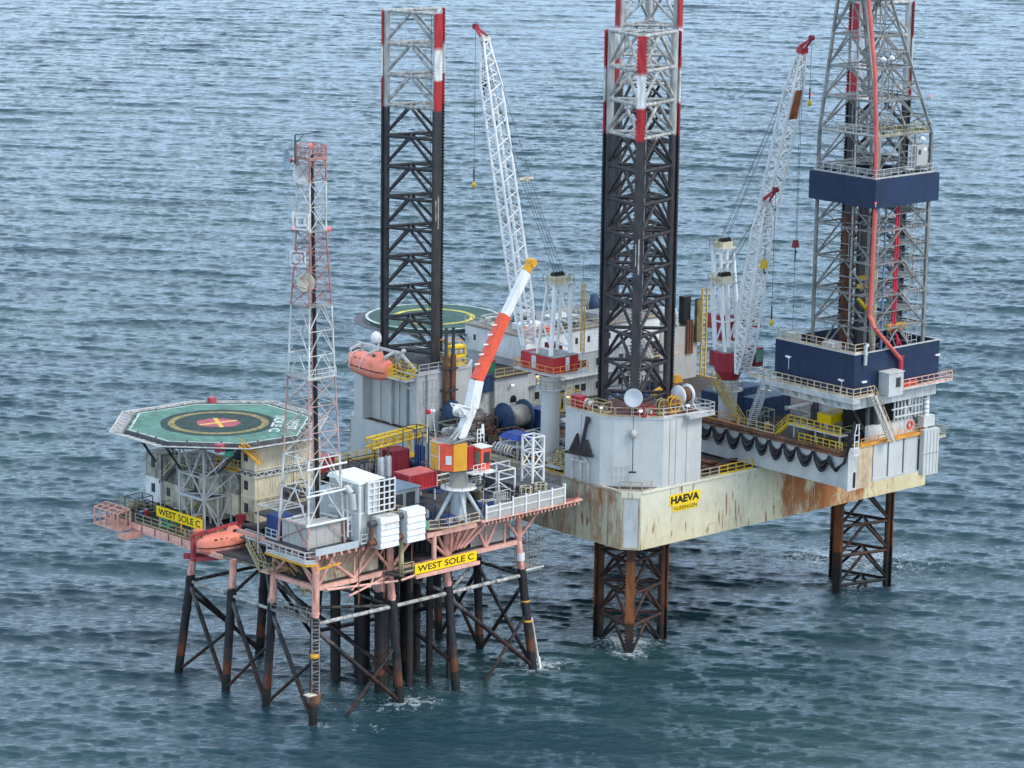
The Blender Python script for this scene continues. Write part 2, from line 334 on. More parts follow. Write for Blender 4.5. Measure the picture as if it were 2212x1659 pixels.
# ------------------------------------------------------------------ sea
def make_sea():
    ys = [-9000., -3000, -900, -200, 40, 130, 180]
    y = 215.0
    while y < 1500: ys.append(y); y += 0.0008 * y
    ys += [1600, 1900, 2500, 3600, 6000, 11000, 20000]
    ys = np.array(ys, np.float64)
    s = np.linspace(-1, 1, 860); s = np.concatenate([[-60, -20, -6, -2.5, -1.4], s, [1.4, 2.5, 6, 20, 60]])
    wd = np.clip(66 + .185 * ys, 105, 360)
    X = (wd[:, None] * s[None, :]); Y = np.repeat(ys[:, None], len(s), 1)
    core = ((np.abs(s)[None, :] <= 1.001) & (ys[:, None] >= 214) & (ys[:, None] < 1500)).astype(np.float64)
    spac = np.maximum(np.gradient(ys)[:, None] * .55, wd[:, None] * 2 / 860)
    Z = np.zeros_like(X); DX = np.zeros_like(X); DY = np.zeros_like(X)
    rg = np.random.default_rng(5)
    # waves run mostly towards the camera and a little to the left
    mean = R(-100)
    n = 96
    lam = np.exp(np.linspace(math.log(.95), math.log(24), n)) * rg.uniform(.93, 1.07, n)
    X32, Y32 = X.astype(np.float32), Y.astype(np.float32)
    # slow gust patches change the roughness over the sea
    g = (np.sin(X * .021 + Y * .008 + 1.3) + np.sin(X * -.013 + Y * .017 + .4) + np.sin(X * .034 - Y * .011 + 4)) / 3
    gust = 1 + .16 * g
    for i in range(n):
        L = lam[i]; k = 2 * PI / L
        th = mean + rg.normal(0, R(21) if L < 6 else R(15))
        dx, dy = math.cos(th), math.sin(th)
        steep = .032 if L < 2.6 else (.017 if L < 8 else .0125)
        a = steep / k
        fade = np.clip(L / (spac * 2.6) - .5, 0, 1) * core
        ph = (k * dx) * X32 + (k * dy) * Y32 + np.float32(rg.uniform(0, 2 * PI))
        # group modulation so no crest runs on for ever
        q = np.float32(rg.uniform(.03, .09)) * k
        mod = 1 + .40 * np.sin(q * (-dy * X32 + dx * Y32) + np.float32(rg.uniform(0, 6.28)))
        am = a * fade * mod
        sn = np.sin(ph); cs = np.cos(ph)
        Z += am * cs; DX -= am * dx * sn; DY -= am * dy * sn
    DX += 1.0 * math.cos(mean) * Z; DY += 1.0 * math.sin(mean) * Z        # wind-driven crests lean forward
    Z *= gust; DX *= gust; DY *= gust
    P = np.stack([X + DX, Y + DY, Z], -1).reshape(-1, 3)
    ny, nx = X.shape
    idx = np.arange(ny * nx).reshape(ny, nx)
    F = np.stack([idx[:-1, :-1], idx[:-1, 1:], idx[1:, 1:], idx[1:, :-1]], -1).reshape(-1, 4)
    me = bpy.data.meshes.new('sea'); me.vertices.add(len(P)); me.vertices.foreach_set('co', P.astype(np.float32).ravel())
    me.loops.add(F.size); me.loops.foreach_set('vertex_index', F.astype(np.int32).ravel())
    me.polygons.add(len(F)); me.polygons.foreach_set('loop_start', np.arange(0, F.size, 4, dtype=np.int32))
    me.polygons.foreach_set('use_smooth', np.ones(len(F), bool))
    me.update(calc_edges=True)
    # foam: broken water round the legs, a wash patch behind the far leg, a few whitecaps on steep crests
    fo = np.zeros(len(P)); px, py = P[:, 0], P[:, 1]
    for fr, u, v, r, amp, ex, ey in FOAM:
        c = fr.W((u, v, 0)); d = np.sqrt(((px - c.x) / ex) ** 2 + ((py - c.y) / ey) ** 2)
        fo = np.maximum(fo, amp * np.clip(1.25 - d / r, 0, 1))
    crest = np.clip((P[:, 2] - .62) / .5, 0, 1) * core.ravel()
    at = me.attributes.new('foam', 'FLOAT', 'POINT'); at.data.foreach_set('value', np.clip(fo, 0, 1).astype(np.float32))
    at = me.attributes.new('crest', 'FLOAT', 'POINT'); at.data.foreach_set('value', crest.astype(np.float32))
    mt = bpy.data.materials.new('sea_water'); mt.use_nodes = True; N, Lk = mt.node_tree.nodes, mt.node_tree.links
    b = N['Principled BSDF']; b.inputs['IOR'].default_value = 1.333; b.inputs['Roughness'].default_value = .06
    geo = N.new('ShaderNodeNewGeometry')
    mp = N.new('ShaderNodeMapping'); mp.inputs['Rotation'].default_value = (0, 0, R(10)); mp.inputs['Scale'].default_value = (.42, 1.0, 1); Lk.new(geo.outputs['Position'], mp.inputs['Vector'])
    na = N.new('ShaderNodeTexNoise'); na.inputs['Scale'].default_value = 1.5; na.inputs['Detail'].default_value = 6; na.inputs['Roughness'].default_value = .62; na.inputs['Distortion'].default_value = .6
    Lk.new(mp.outputs[0], na.inputs['Vector'])
    bp = N.new('ShaderNodeBump'); bp.inputs['Strength'].default_value = .75; bp.inputs['Distance'].default_value = .5; Lk.new(na.outputs['Fac'], bp.inputs['Height'])
    Lk.new(bp.outputs[0], b.inputs['Normal'])
    # turbid water: greener where sediment is stirred up
    nb = N.new('ShaderNodeTexNoise'); nb.inputs['Scale'].default_value = .018; nb.inputs['Detail'].default_value = 4; Lk.new(geo.outputs['Position'], nb.inputs['Vector'])
    r1 = N.new('ShaderNodeValToRGB'); e = r1.color_ramp.elements; e[0].position = .38; e[0].color = (.014, .043, .056, 1); e[1].position = .66; e[1].color = (.020, .055, .057, 1)
    Lk.new(nb.outputs['Fac'], r1.inputs['Fac'])
    fa = N.new('ShaderNodeAttribute'); fa.attribute_name = 'foam'; ca = N.new('ShaderNodeAttribute'); ca.attribute_name = 'crest'
    nf = N.new('ShaderNodeTexNoise'); nf.inputs['Scale'].default_value = 1.1; nf.inputs['Detail'].default_value = 8; nf.inputs['Roughness'].default_value = .75; nf.inputs['Distortion'].default_value = 1.2
    Lk.new(geo.outputs['Position'], nf.inputs['Vector'])
    ad = N.new('ShaderNodeMath'); ad.operation = 'MULTIPLY_ADD'; Lk.new(fa.outputs['Fac'], ad.inputs[0]); ad.inputs[1].default_value = .32; Lk.new(nf.outputs['Fac'], ad.inputs[2])
    a2 = N.new('ShaderNodeMath'); a2.operation = 'MULTIPLY_ADD'; Lk.new(ca.outputs['Fac'], a2.inputs[0]); a2.inputs[1].default_value = .12; Lk.new(ad.outputs[0], a2.inputs[2])
    fr_ = N.new('ShaderNodeValToRGB'); e = fr_.color_ramp.elements; e[0].position = .70; e[0].color = (0, 0, 0, 1); e[1].position = .86; e[1].color = (1, 1, 1, 1); Lk.new(a2.outputs[0], fr_.inputs['Fac'])
    mf = N.new('ShaderNodeMix'); mf.data_type = 'RGBA'; Lk.new(fr_.outputs['Color'], mf.inputs['Factor']); Lk.new(r1.outputs['Color'], mf.inputs['A']); mf.inputs['B'].default_value = (.55, .60, .62, 1)
    Lk.new(mf.outputs['Result'], b.inputs['Base Color'])
    rr = N.new('ShaderNodeMapRange'); rr.inputs['To Min'].default_value = .10; rr.inputs['To Max'].default_value = .7; Lk.new(fr_.outputs['Color'], rr.inputs['Value']); Lk.new(rr.outputs[0], b.inputs['Roughness'])
    me.materials.append(mt)
    o = bpy.data.objects.new('sea', me); COL.objects.link(o); tag(o, 'choppy blue green open sea under an overcast sky', 'sea', kind='structure')
FOAM = []
# ------------------------------------------------------------------ shared builders
def rail(fr, pts, mat, label, h=1.1, step=1.6, t=.07, group=None, kick=True, name='railing', org=None):
    """guard rail along a 3-D polyline: top rail, knee rail, kick plate and each post"""
    o = T(fr, name, org or pts[0], label, 'railing', group)
    a, b, k = MB(), MB(), MB()
    posts = []
    for i, (p, q) in enumerate(zip(pts[:-1], pts[1:])):
        a.bar(vadd(p, (0, 0, h)), vadd(q, (0, 0, h)), t); b.bar(vadd(p, (0, 0, h * .55)), vadd(q, (0, 0, h * .55)), t * .8)
        k.bar(vadd(p, (0, 0, .12)), vadd(q, (0, 0, .12)), .03, .2)
        L = (Vector(q) - Vector(p)).length; n = max(1, round(L / step))
        for j in range(n + (1 if i == len(pts) - 2 else 0)):
            f = j / n; posts.append(tuple(p[c] + (q[c] - p[c]) * f for c in range(3)))
    a.build('top_rail', mat, o); b.build('knee_rail', mat, o)
    if kick: k.build('kick_plate', mat, o)
    for p in posts: MB().bar(p, vadd(p, (0, 0, h)), t).build('post', mat, o)
    return o

def stairs(fr, p, q, wdt, mat, label, n=None, group=None, railmat=None):
    """a straight flight from low p to high q: stringers, treads, hand rails"""
    o = T(fr, 'stairway', p, label, 'stairs', group)
    P, Q = Vector(p), Vector(q); d = Q - P; hd = Vector((d.x, d.y, 0)).normalized(); s = Vector((-hd.y, hd.x, 0)) * (wdt / 2)
    n = n or max(4, int(abs(d.z) / .3)); tr = MB()
    for i in range(1, n):
        c = P + d * (i / n); tr.bar(c - s, c + s, .26, .05)
    tr.build('tread', mat, o)
    for sg in (-1, 1):
        MB().bar(P + s * sg, Q + s * sg, .06, .28).build('stringer', mat, o)
        hr = MB(); up = Vector((0, 0, 1.0)); hr.bar(P + s * sg + up, Q + s * sg + up, .07); hr.bar(P + s * sg + up * .5, Q + s * sg + up * .5, .05)
        for i in range(0, n + 1, 3):
            c = P + d * (i / n) + s * sg; hr.bar(c, c + up, .06)
        hr.build('handrail', railmat or mat, o)
    return o

def container(fr, x0, x1, y0, y1, z0, z1, mat, label, cat='container', group=None, window=None, door=None, frame=None, roof=None, name='container'):
    """corrugated steel box: walls, corner frame, roof; windows and doors given as (side, centre, z, w, h)"""
    o = T(fr, name, ((x0 + x1) / 2, (y0 + y1) / 2, z0), label, cat, group)
    b = MB(); e = .06
    b.corr((x0 + e, y0 + .1), (x1 - e, y0 + .1), z0 + .1, z1 - .1, (0, -1)); b.corr((x0 + .1, y0 + e), (x0 + .1, y1 - e), z0 + .1, z1 - .1, (-1, 0))
    b.corr((x0 + e, y1 - .1), (x1 - e, y1 - .1), z0 + .1, z1 - .1, (0, 1)); b.corr((x1 - .1, y0 + e), (x1 - .1, y1 - e), z0 + .1, z1 - .1, (1, 0))
    b.build('corrugated_wall', mat, o)
    f = MB()
    for x in (x0, x1 - .16):
        for y in (y0, y1 - .16): f.box(x, x + .16, y, y + .16, z0, z1)
    for z in (z0, z1 - .14):
        for y in (y0, y1 - .12): f.box(x0 + .16, x1 - .16, y, y + .12, z, z + .14)
        for x in (x0, x1 - .12): f.box(x, x + .12, y0 + .16, y1 - .16, z, z + .14)
    f.build('corner_frame', frame or mat, o)
    MB().box(x0 + .1, x1 - .1, y0 + .1, y1 - .1, z1 - .05, z1 + .02).build('roof', roof or mat, o)
    for k, lst in (('window', window), ('door', door)):
        for side, c, z, w_, h_ in (lst or []):
            w2 = w_ / 2; g = MB(); fm = MB(); mm = m['glass'] if k == 'window' else (frame or mat)
            if side == 'y': g.box(c - w2, c + w2, y0 - .05, y0 + .09, z, z + h_); fm.box(c - w2 - .07, c + w2 + .07, y0 - .03, y0 + .08, z - .07, z); fm.box(c - w2 - .07, c + w2 + .07, y0 - .03, y0 + .08, z + h_, z + h_ + .07)
            else: g.box(x0 - .05, x0 + .09, c - w2, c + w2, z, z + h_); fm.box(x0 - .03, x0 + .08, c - w2 - .07, c + w2 + .07, z - .07, z); fm.box(x0 - .03, x0 + .08, c - w2 - .07, c + w2 + .07, z + h_, z + h_ + .07)
            q = g.build(k, mm, o); fm.build('frame' if k == 'window' else 'door_frame', frame or mat, q)
    return o

def reel(fr, c, ax, r, wdt, flange, drum, frame, label, cat='cable reel', group=None, hose=None, name='cable_reel'):
    o = T(fr, name, (c[0], c[1], c[2] - r - .25), label, cat, group)
    MB().lathe(c, [(r * .35, -wdt / 2), (r * .72, -wdt / 2), (r * .74, 0), (r * .72, wdt / 2), (r * .35, wdt / 2)], 18, ax).build('drum', drum, o)
    for sg in (-1, 1):
        t = sg * wdt / 2
        MB().lathe(c, [(r * .3, t - .07), (r, t - .07), (r, t + .07), (r * .3, t + .07)], 22, ax).build('flange', flange, o)
    f = MB(); zb = c[2] - r - .25
    d = (1, 0, 0) if ax == 'x' else (0, 1, 0); s = (0, 1, 0) if ax == 'x' else (1, 0, 0)
    for sg in (-1, 1):
        q = [c[i] + d[i] * sg * (wdt / 2 + .2) for i in range(3)]
        for s2 in (-1, 1):
            f.bar(q, (q[0] + s[0] * s2 * r * .9, q[1] + s[1] * s2 * r * .9, zb + .1), .16)
        f.bar((q[0] - s[0] * r, q[1] - s[1] * r, zb + .1), (q[0] + s[0] * r, q[1] + s[1] * r, zb + .1), .2)
    f.build('stand', frame, o)
    return o

def skid(fr, x, y, z, L, W_, H, mats, label, cat='pump skid', group=None, seed=0, name='pump_skid'):
    """open machinery skid: base frame, cage, vessel, motor, pipework"""
    rg = random.Random(seed); o = T(fr, name, (x, y, z), label, cat, group)
    b = MB()
    for yy in (-W_ / 2, W_ / 2): b.box(x - L / 2, x + L / 2, y + yy - .08, y + yy + .08, z, z + .2)
    for k in range(4): xx = x - L / 2 + L * k / 3; b.box(xx - .06, xx + .06, y - W_ / 2 + .08, y + W_ / 2 - .08, z + .02, z + .18)
    b.build('base_frame', mats[0], o)
    c = MB()
    for xx in (x - L / 2, x + L / 2):
        for yy in (y - W_ / 2, y + W_ / 2): c.bar((xx, yy, z + .2), (xx, yy, z + H), .09)
        c.bar((xx, y - W_ / 2, z + H), (xx, y + W_ / 2, z + H), .09)
    for yy in (y - W_ / 2, y + W_ / 2): c.bar((x - L / 2, yy, z + H), (x + L / 2, yy, z + H), .09)
    c.build('cage', mats[0], o)
    r = min(W_ * .27, H * .27)
    MB().lathe((x - L * .12, y + W_ * .15, z + .35 + r), [(.02, -L * .3), (r * .7, -L * .28), (r, -L * .22), (r, L * .22), (r * .7, L * .28), (.02, L * .3)], 14, 'x').build('vessel', mats[1], o)
    MB().box(x + L * .22, x + L * .44, y - W_ * .3, y + W_ * .3, z + .22, z + H * .55).build('motor', mats[2], o)
    p = MB()
    for k in range(5):
        a = (x + rg.uniform(-.42, .42) * L, y - W_ * .4 + rg.uniform(0, .2) * W_, z + .25); h = rg.uniform(.45, .95) * H
        p.tube(a, (a[0], a[1], z + h), .07, 6); p.tube((a[0], a[1], z + h), (a[0] + rg.uniform(-.3, .3) * L, a[1] + rg.uniform(.1, .5) * W_, z + h), .07, 6)
    p.build('pipework', mats[3], o)
    return o

def light_mast(fr, p, h, label, mat='grey_light', lamp='lamp_white', group=None):
    o = T(fr, 'floodlight', p, label, 'floodlight', group)
    MB().tube(p, vadd(p, (0, 0, h)), .05, 6).build('pole', m[mat], o)
    hd = MB().box(p[0] - .24, p[0] + .24, p[1] - .2, p[1] + .12, p[2] + h, p[2] + h + .26).build('lamp_housing', m['off_white'], o)
    MB().box(p[0] - .2, p[0] + .2, p[1] - .225, p[1] - .203, p[2] + h + .03, p[2] + h + .23).build('lens', m[lamp], hd)
    return o

def dish(fr, c, d, r, mat, label, arm=None, name='satellite_dish', cat='dish', armmat=None):
    """round dish: shallow bowl with rim, feed and mounting arm to arm point"""
    o = T(fr, name, arm or c, label, cat)
    d = Vector(d).normalized(); u = Vector((0, 0, 1)); a = d.cross(u).normalized(); b = a.cross(d); c = Vector(c); n = 28; vs = []
    rings = [(.02, -.22), (.35, -.17), (.7, -.07), (.95, .0), (1.0, .05), (.96, .05), (.7, -.01), (.35, -.11), (.02, -.15)]
    for rr, t in rings:
        for i in range(n):
            th = 2 * PI * i / n; vs.append(c + a * (r * rr * math.cos(th)) + b * (r * rr * math.sin(th)) + d * (t * r))
    fs = [(k * n + i, k * n + (i + 1) % n, (k + 1) * n + (i + 1) % n, (k + 1) * n + i) for k in range(len(rings) - 1) for i in range(n)]
    MB().add(vs, fs, True).build('reflector', mat, o)
    MB().tube(c - d * r * .2, c - d * (r * .2 + .35), r * .3, 10, r * .16).build('hub', armmat or m['grey_light'], o)
    if arm:
        MB().bar(c - d * (r * .2 + .3), arm, .12).build('bracket', armmat or m['grey_light'], o)
    return o

def sign(fr, o_, right, up, w_, h_, txt, mat, label, tsize, twidth, tx, ty, ink='black', bold=.02, back=None):
    o = T(fr, 'name_sign', o_, label, 'sign')
    r, u = Vector(right).normalized(), Vector(up).normalized(); n = r.cross(u); p = Vector(o_)
    lo = [p, p + r * w_, p + r * w_ + u * h_, p + u * h_]
    MB().hull8([q - n * .05 for q in lo], lo).build('sign_panel', mat, o)
    text_mb(txt, p + r * tx + u * ty, r, u, tsize, .012, bold, twidth).build('lettering', m[ink], o)
    return o

# ------------------------------------------------------------------ jack-up rig: four lattice legs
ZR, BAY, ZTOP = 62.08, 3.93, 74.08
LEVELS = [74.0, 69.87, 65.94] + [ZR - BAY * k for k in range(0, 18)]
def make_leg(u, v, outdeg, off, label, skip, near):
    o = T(FJ, 'lattice_tower', (u, v, off), label, 'rig leg', 'four lattice legs of the jack-up rig')
    cs = []
    for i in range(3):
        a = R(outdeg + 120 * i); d = Vector((math.cos(a), math.sin(a), 0)); t = Vector((-d.y, d.x, 0)); c = Vector((u, v, 0)) + d * 4.74
        cs.append((c, d, t))
        k = MB(); z0, z1 = -5.0 + off, ZTOP + off
        p = c + d * .12
        k.bar(p + Vector((0, 0, z0)), p + Vector((0, 0, z1)), .98, .18, up=d)
        z = z0 + .3
        while z < z1 - .2:
            if not (skip[0] < z < skip[1]):
                for sg in (-1, 1):
                    e = p + t * (sg * .49)
                    k.bar(e + Vector((0, 0, z)), e + t * (sg * .13) + Vector((0, 0, z)), .13, .2, up=(0, 0, 1))
            z += .42
        ch = k.build('chord', M_CHORD, o)
        MB().tube(c - d * .44 + Vector((0, 0, z0)), c - d * .44 + Vector((0, 0, z1 - .1)), .46, 10).build('chord_tube', M_CHORDIN, ch)
    for li, z in enumerate(LEVELS):
        zz = z + off
        if skip[0] < zz < skip[1] - 1: continue
        up = LEVELS[li - 1] + off if li else None
        mids = []
        for i in range(3):
            p, q = cs[i][0] - cs[i][1] * .2, cs[(i + 1) % 3][0] - cs[(i + 1) % 3][1] * .2
            P, Q = p + Vector((0, 0, zz)), q + Vector((0, 0, zz)); M_ = (P + Q) / 2; mids.append(M_)
            MB().tube(P, Q, .22, 8).build('horizontal_brace', M_BRACE, o)
            if li and not (skip[0] < zz < skip[1] - 4):
                top = (p + q) / 2 + Vector((0, 0, up))
                MB().tube(P, top, .20, 8).tube(Q, top, .20, 8).build('diagonal_brace', M_BRACE, o)
        MB().tube(mids[0], mids[1], .1, 6).tube(mids[1], mids[2], .1, 6).tube(mids[2], mids[0], .1, 6).build('inner_brace', M_BRACE, o)
    return o, cs
HUB = (15.0, 29.0)
legM, csM = make_leg(0, 0, -134.7, 0.0, 'nearest lattice rig leg, rising from the pale octagonal housing above the HAEVA sign', (15.0, 29.0), True)
legL, csL = make_leg(0, 40.43, 137.5, -.68, 'left lattice rig leg with a red and white top, beside the lifeboat and blank sea', (15, 28.0), True)
legR, csR = make_leg(40.15, 0, -44.3, 1.65, 'right lattice rig leg, seen inside the derrick and standing in the sea at right', (15, 29), False)
legB, csB = make_leg(40.15, 40.43, 45.3, -.37, 'far lattice rig leg, half hidden behind the nearest one, its top above the picture', (15, 28.5), False)
# ladders and chafed strips on legs
lad = MB(); c, d, t = csL[0]; b0 = c - d * .75
for z in np.arange(29.5, 60.5, .45): lad.bar(b0 - t * .25 + Vector((0, 0, z)), b0 + t * .25 + Vector((0, 0, z)), .04)
for sg in (-1, 1): lad.bar(b0 + t * .25 * sg + Vector((0, 0, 29)), b0 + t * .25 * sg + Vector((0, 0, 60.5)), .06)
lad.build('ladder', m['black'], legL)
MB().tube((0.5, 38.9, 28), (.5, 38.9, 73), .035, 5).build('cable', m['black'], legL)
MB().tube((csM[0][0].x + 1.9, csM[0][0].y + 1.1, 29.4), (csM[0][0].x + 2.0, csM[0][0].y + 1.1, 65), .05, 5).build('cable', m['galv'], legM)
for cs_, leg in ((csM, legM), (csL, legL)):
    c, d, t = (cs_[0] if leg is legM else sorted(cs_[1:], key=lambda q: q[0].y)[0]); p = c + d * .215
    s = MB()
    for k in range(4): s.box(p.x - .12 + .07 * k, p.x - .02 + .09 * k, p.y - .015, p.y + .01, 47.2 + k * .4, 50.4 - k * .35)
    zz = 48.9; q = p + t * .12
    MB().bar(q + Vector((0, 0, 46.2)), q + Vector((0, 0, 50.4)), .16, .03, up=d).bar(q - t * .35 + Vector((0, 0, 47.2)), q - t * .35 + Vector((0, 0, 49.8)), .1, .03, up=d).build('chafed_patch', m['white_worn'], leg)
FOAM += [(FJ, 0, 0, 6.2, .95, 1, 1), (FJ, 40.15, 0, 5.2, .8, 1, 1), (FJ, 48, 9, 13, .72, 1.7, 1), (FJ, -3.4, -3.4, 3.4, .9, 1, 1)]

# ------------------------------------------------------------------ hull
def hull_mat():
    mt = m['hull'].copy(); mt.name = 'hull_side'; nt = mt.node_tree; N, Lk = nt.nodes, nt.links
    # find the rust ramp (driven by the detail-8 noise) and add the large rust-stained area of the near side
    n3 = [n for n in N if n.bl_idname == 'ShaderNodeTexNoise' and abs(n.inputs['Detail'].default_value - 8) < .1][0]
    r3 = [l.to_node for l in nt.links if l.from_node == n3][0]; r3.color_ramp.elements[1].position = r3.color_ramp.elements[0].position + .2
    tc = N.new('ShaderNodeTexCoord'); sx = N.new('ShaderNodeSeparateXYZ'); Lk.new(tc.outputs['Object'], sx.inputs[0])
    a = N.new('ShaderNodeMapRange'); a.interpolation_type = 'SMOOTHSTEP'; a.inputs['From Min'].default_value = 15.5; a.inputs['From Max'].default_value = 20; Lk.new(sx.outputs['X'], a.inputs['Value'])
    b = N.new('ShaderNodeMapRange'); b.interpolation_type = 'SMOOTHSTEP'; b.inputs['From Min'].default_value = 30; b.inputs['From Max'].default_value = 43; b.inputs['To Min'].default_value = 1; b.inputs['To Max'].default_value = 0; Lk.new(sx.outputs['X'], b.inputs['Value'])
    ab = N.new('ShaderNodeMath'); ab.operation = 'MULTIPLY'; Lk.new(a.outputs[0], ab.inputs[0]); Lk.new(b.outputs[0], ab.inputs[1])
    # the near left side is streaked too
    l1 = N.new('ShaderNodeMapRange'); l1.inputs['From Min'].default_value = -6.6; l1.inputs['From Max'].default_value = -6.95; l1.inputs['To Max'].default_value = .66; Lk.new(sx.outputs['X'], l1.inputs['Value'])
    mxx = N.new('ShaderNodeMath'); mxx.operation = 'MAXIMUM'; Lk.new(ab.outputs[0], mxx.inputs[0]); Lk.new(l1.outputs[0], mxx.inputs[1])
    ad = N.new('ShaderNodeMath'); ad.operation = 'MULTIPLY_ADD'; ad.inputs[1].default_value = .34; Lk.new(mxx.outputs[0], ad.inputs[0]); Lk.new(n3.outputs['Fac'], ad.inputs[2])
    Lk.new(ad.outputs[0], r3.inputs['Fac'])
    # yellowish bleed towards the lower edge and towards the right end
    base = N['Principled BSDF'].inputs['Base Color'].links[0].from_socket
    zf = N.new('ShaderNodeMapRange'); zf.inputs['From Min'].default_value = 5.5; zf.inputs['From Max'].default_value = -1.5; zf.inputs['To Max'].default_value = .75; Lk.new(sx.outputs['Z'], zf.inputs['Value'])
    uf = N.new('ShaderNodeMapRange'); uf.inputs['From Min'].default_value = 4; uf.inputs['From Max'].default_value = 30; Lk.new(sx.outputs['X'], uf.inputs['Value'])
    zu = N.new('ShaderNodeMath'); zu.operation = 'MAXIMUM'; Lk.new(zf.outputs[0], zu.inputs[0]); Lk.new(uf.outputs[0], zu.inputs[1])
    zc = N.new('ShaderNodeMath'); zc.operation = 'MULTIPLY'; zc.inputs[1].default_value = .8; Lk.new(zu.outputs[0], zc.inputs[0])
    my = N.new('ShaderNodeMix'); my.data_type = 'RGBA'; my.blend_type = 'MULTIPLY'; my.inputs['B'].default_value = (1.0, .84, .58, 1); Lk.new(zc.outputs[0], my.inputs['Factor']); Lk.new(base, my.inputs['A'])
    # hard vertical rust runs below fittings
    geo = N.new('ShaderNodeNewGeometry'); mp = N.new('ShaderNodeMapping'); mp.inputs['Scale'].default_value = (1, 1, .12); Lk.new(geo.outputs['Position'], mp.inputs['Vector'])
    ns = N.new('ShaderNodeTexNoise'); ns.inputs['Scale'].default_value = 2.3; ns.inputs['Detail'].default_value = 4; Lk.new(mp.outputs[0], ns.inputs['Vector'])
    rs = N.new('ShaderNodeValToRGB'); e = rs.color_ramp.elements; e[0].position = .585; e[0].color = (0, 0, 0, 1); e[1].position = .64; e[1].color = (1, 1, 1, 1); Lk.new(ns.outputs['Fac'], rs.inputs['Fac'])
    ng = N.new('ShaderNodeTexNoise'); ng.inputs['Scale'].default_value = .32; ng.inputs['Detail'].default_value = 3; Lk.new(geo.outputs['Position'], ng.inputs['Vector'])
    rg_ = N.new('ShaderNodeValToRGB'); e = rg_.color_ramp.elements; e[0].position = .47; e[0].color = (0, 0, 0, 1); e[1].position = .55; e[1].color = (.9, .9, .9, 1); Lk.new(ng.outputs['Fac'], rg_.inputs['Fac'])
    mm_ = N.new('ShaderNodeMath'); mm_.operation = 'MULTIPLY'; Lk.new(rs.outputs['Color'], mm_.inputs[0]); Lk.new(rg_.outputs['Color'], mm_.inputs[1])
    mz = N.new('ShaderNodeMix'); mz.data_type = 'RGBA'; mz.inputs['B'].default_value = (.20, .075, .022, 1); Lk.new(mm_.outputs[0], mz.inputs['Factor']); Lk.new(my.outputs['Result'], mz.inputs['A'])
    Lk.new(mz.outputs['Result'], N['Principled BSDF'].inputs['Base Color'])
    return mt
M_HULL = hull_mat()
HP = [(-7, -5.3), (-5.3, -7), (45.45, -7), (47.15, -5.3), (47.15, 45.7), (45.45, 47.43), (-5.3, 47.43), (-7, 45.7)]
hull = T(FJ, 'jackup_hull', (0, 0, 15.5), 'huge rust streaked pale hull of the jack-up rig, raised above the sea on four legs', 'rig hull')
MB().prism(HP, 13.9, 20.98).build('hull_plating', M_HULL, hull)
MB().prism([(x * .985 + .3, y * .985 + .3) for x, y in HP], 20.984, 21.0).build('deck_plate', m['deck_brown'], hull)
ribs = MB()
for v in (-3.2, -.4, 2.4, 5.4, 8.6, 11.8, 15, 18.4, 22, 26, 30, 34): ribs.box(-7.14, -7.003, v - .09, v + .09, 14.1, 20.7)
ribs.box(-7.16, -7.003, -5.2, 45, 20.72, 20.92)
ribs.build('side_stiffener', m['hull_rusty'], hull)
k = MB(); k.box(-5.2, 45.2, -7.12, -7.003, 20.7, 20.9)
k.build('deck_edge_bar', m['hull'], hull)
# framed plate on the chamfered corner
q = MB()
def chpt(s, z, o=.03): # along chamfer from (-7,-5.3) to (-5.3,-7)
    return Vector((-7 + 1.7 * s - o * .707, -5.3 - 1.7 * s - o * .707, z))
nrm = (-.707, -.707, 0)
q.bar(chpt(.1, 14.1), chpt(.1, 20.2), .12, .06, up=nrm); q.bar(chpt(.9, 14.1), chpt(.9, 20.2), .12, .06, up=nrm); q.bar(chpt(.1, 20.2), chpt(.9, 20.2), .12, .06); q.bar(chpt(.1, 14.1), chpt(.9, 14.1), .12, .06)
q.build('corner_frame', m['hull_rusty'], hull)
MB().hull8([chpt(.16, 14.2, .0), chpt(.84, 14.2, .0), chpt(.84, 20.05, .0), chpt(.16, 20.05, .0)], [chpt(.16, 14.2, .02), chpt(.84, 14.2, .02), chpt(.84, 20.05, .02), chpt(.16, 20.05, .02)]).build('corner_plate', m['grey_light'], hull)
q = MB()
for uu in (6.0, 9.5, 22.5, 27.6): q.box(uu, uu + .05, -7.03, -7.003, 14.0, 15.2); q.box(uu + 1.3, uu + 1.35, -7.03, -7.003, 14.0, 15.2); q.box(uu, uu + 1.35, -7.03, -7.003, 15.2, 15.26)
for uu in (24.5, 33.2): q.box(uu, uu + .07, -7.03, -7.003, 14.0, 17.6)
q.build('draft_mark_frame', m['hull_rusty'], hull)

sign(FJ, (-.70, -7.06, 18.50), (1, 0, 0), (0, 0, 1), 5.1, 1.30, 'HAEVA', m['yellow_sign'], 'yellow hull name board lettered HAEVA in black', .96, 4.75, .18, .17, bold=.05)
sign(FJ, (-.16, -7.06, 17.72), (1, 0, 0), (0, 0, 1), 4.15, .72, 'VLISSINGEN', m['yellow_sign'], 'smaller yellow board lettered VLISSINGEN under the hull name', .46, 3.9, .12, .13, bold=.018)

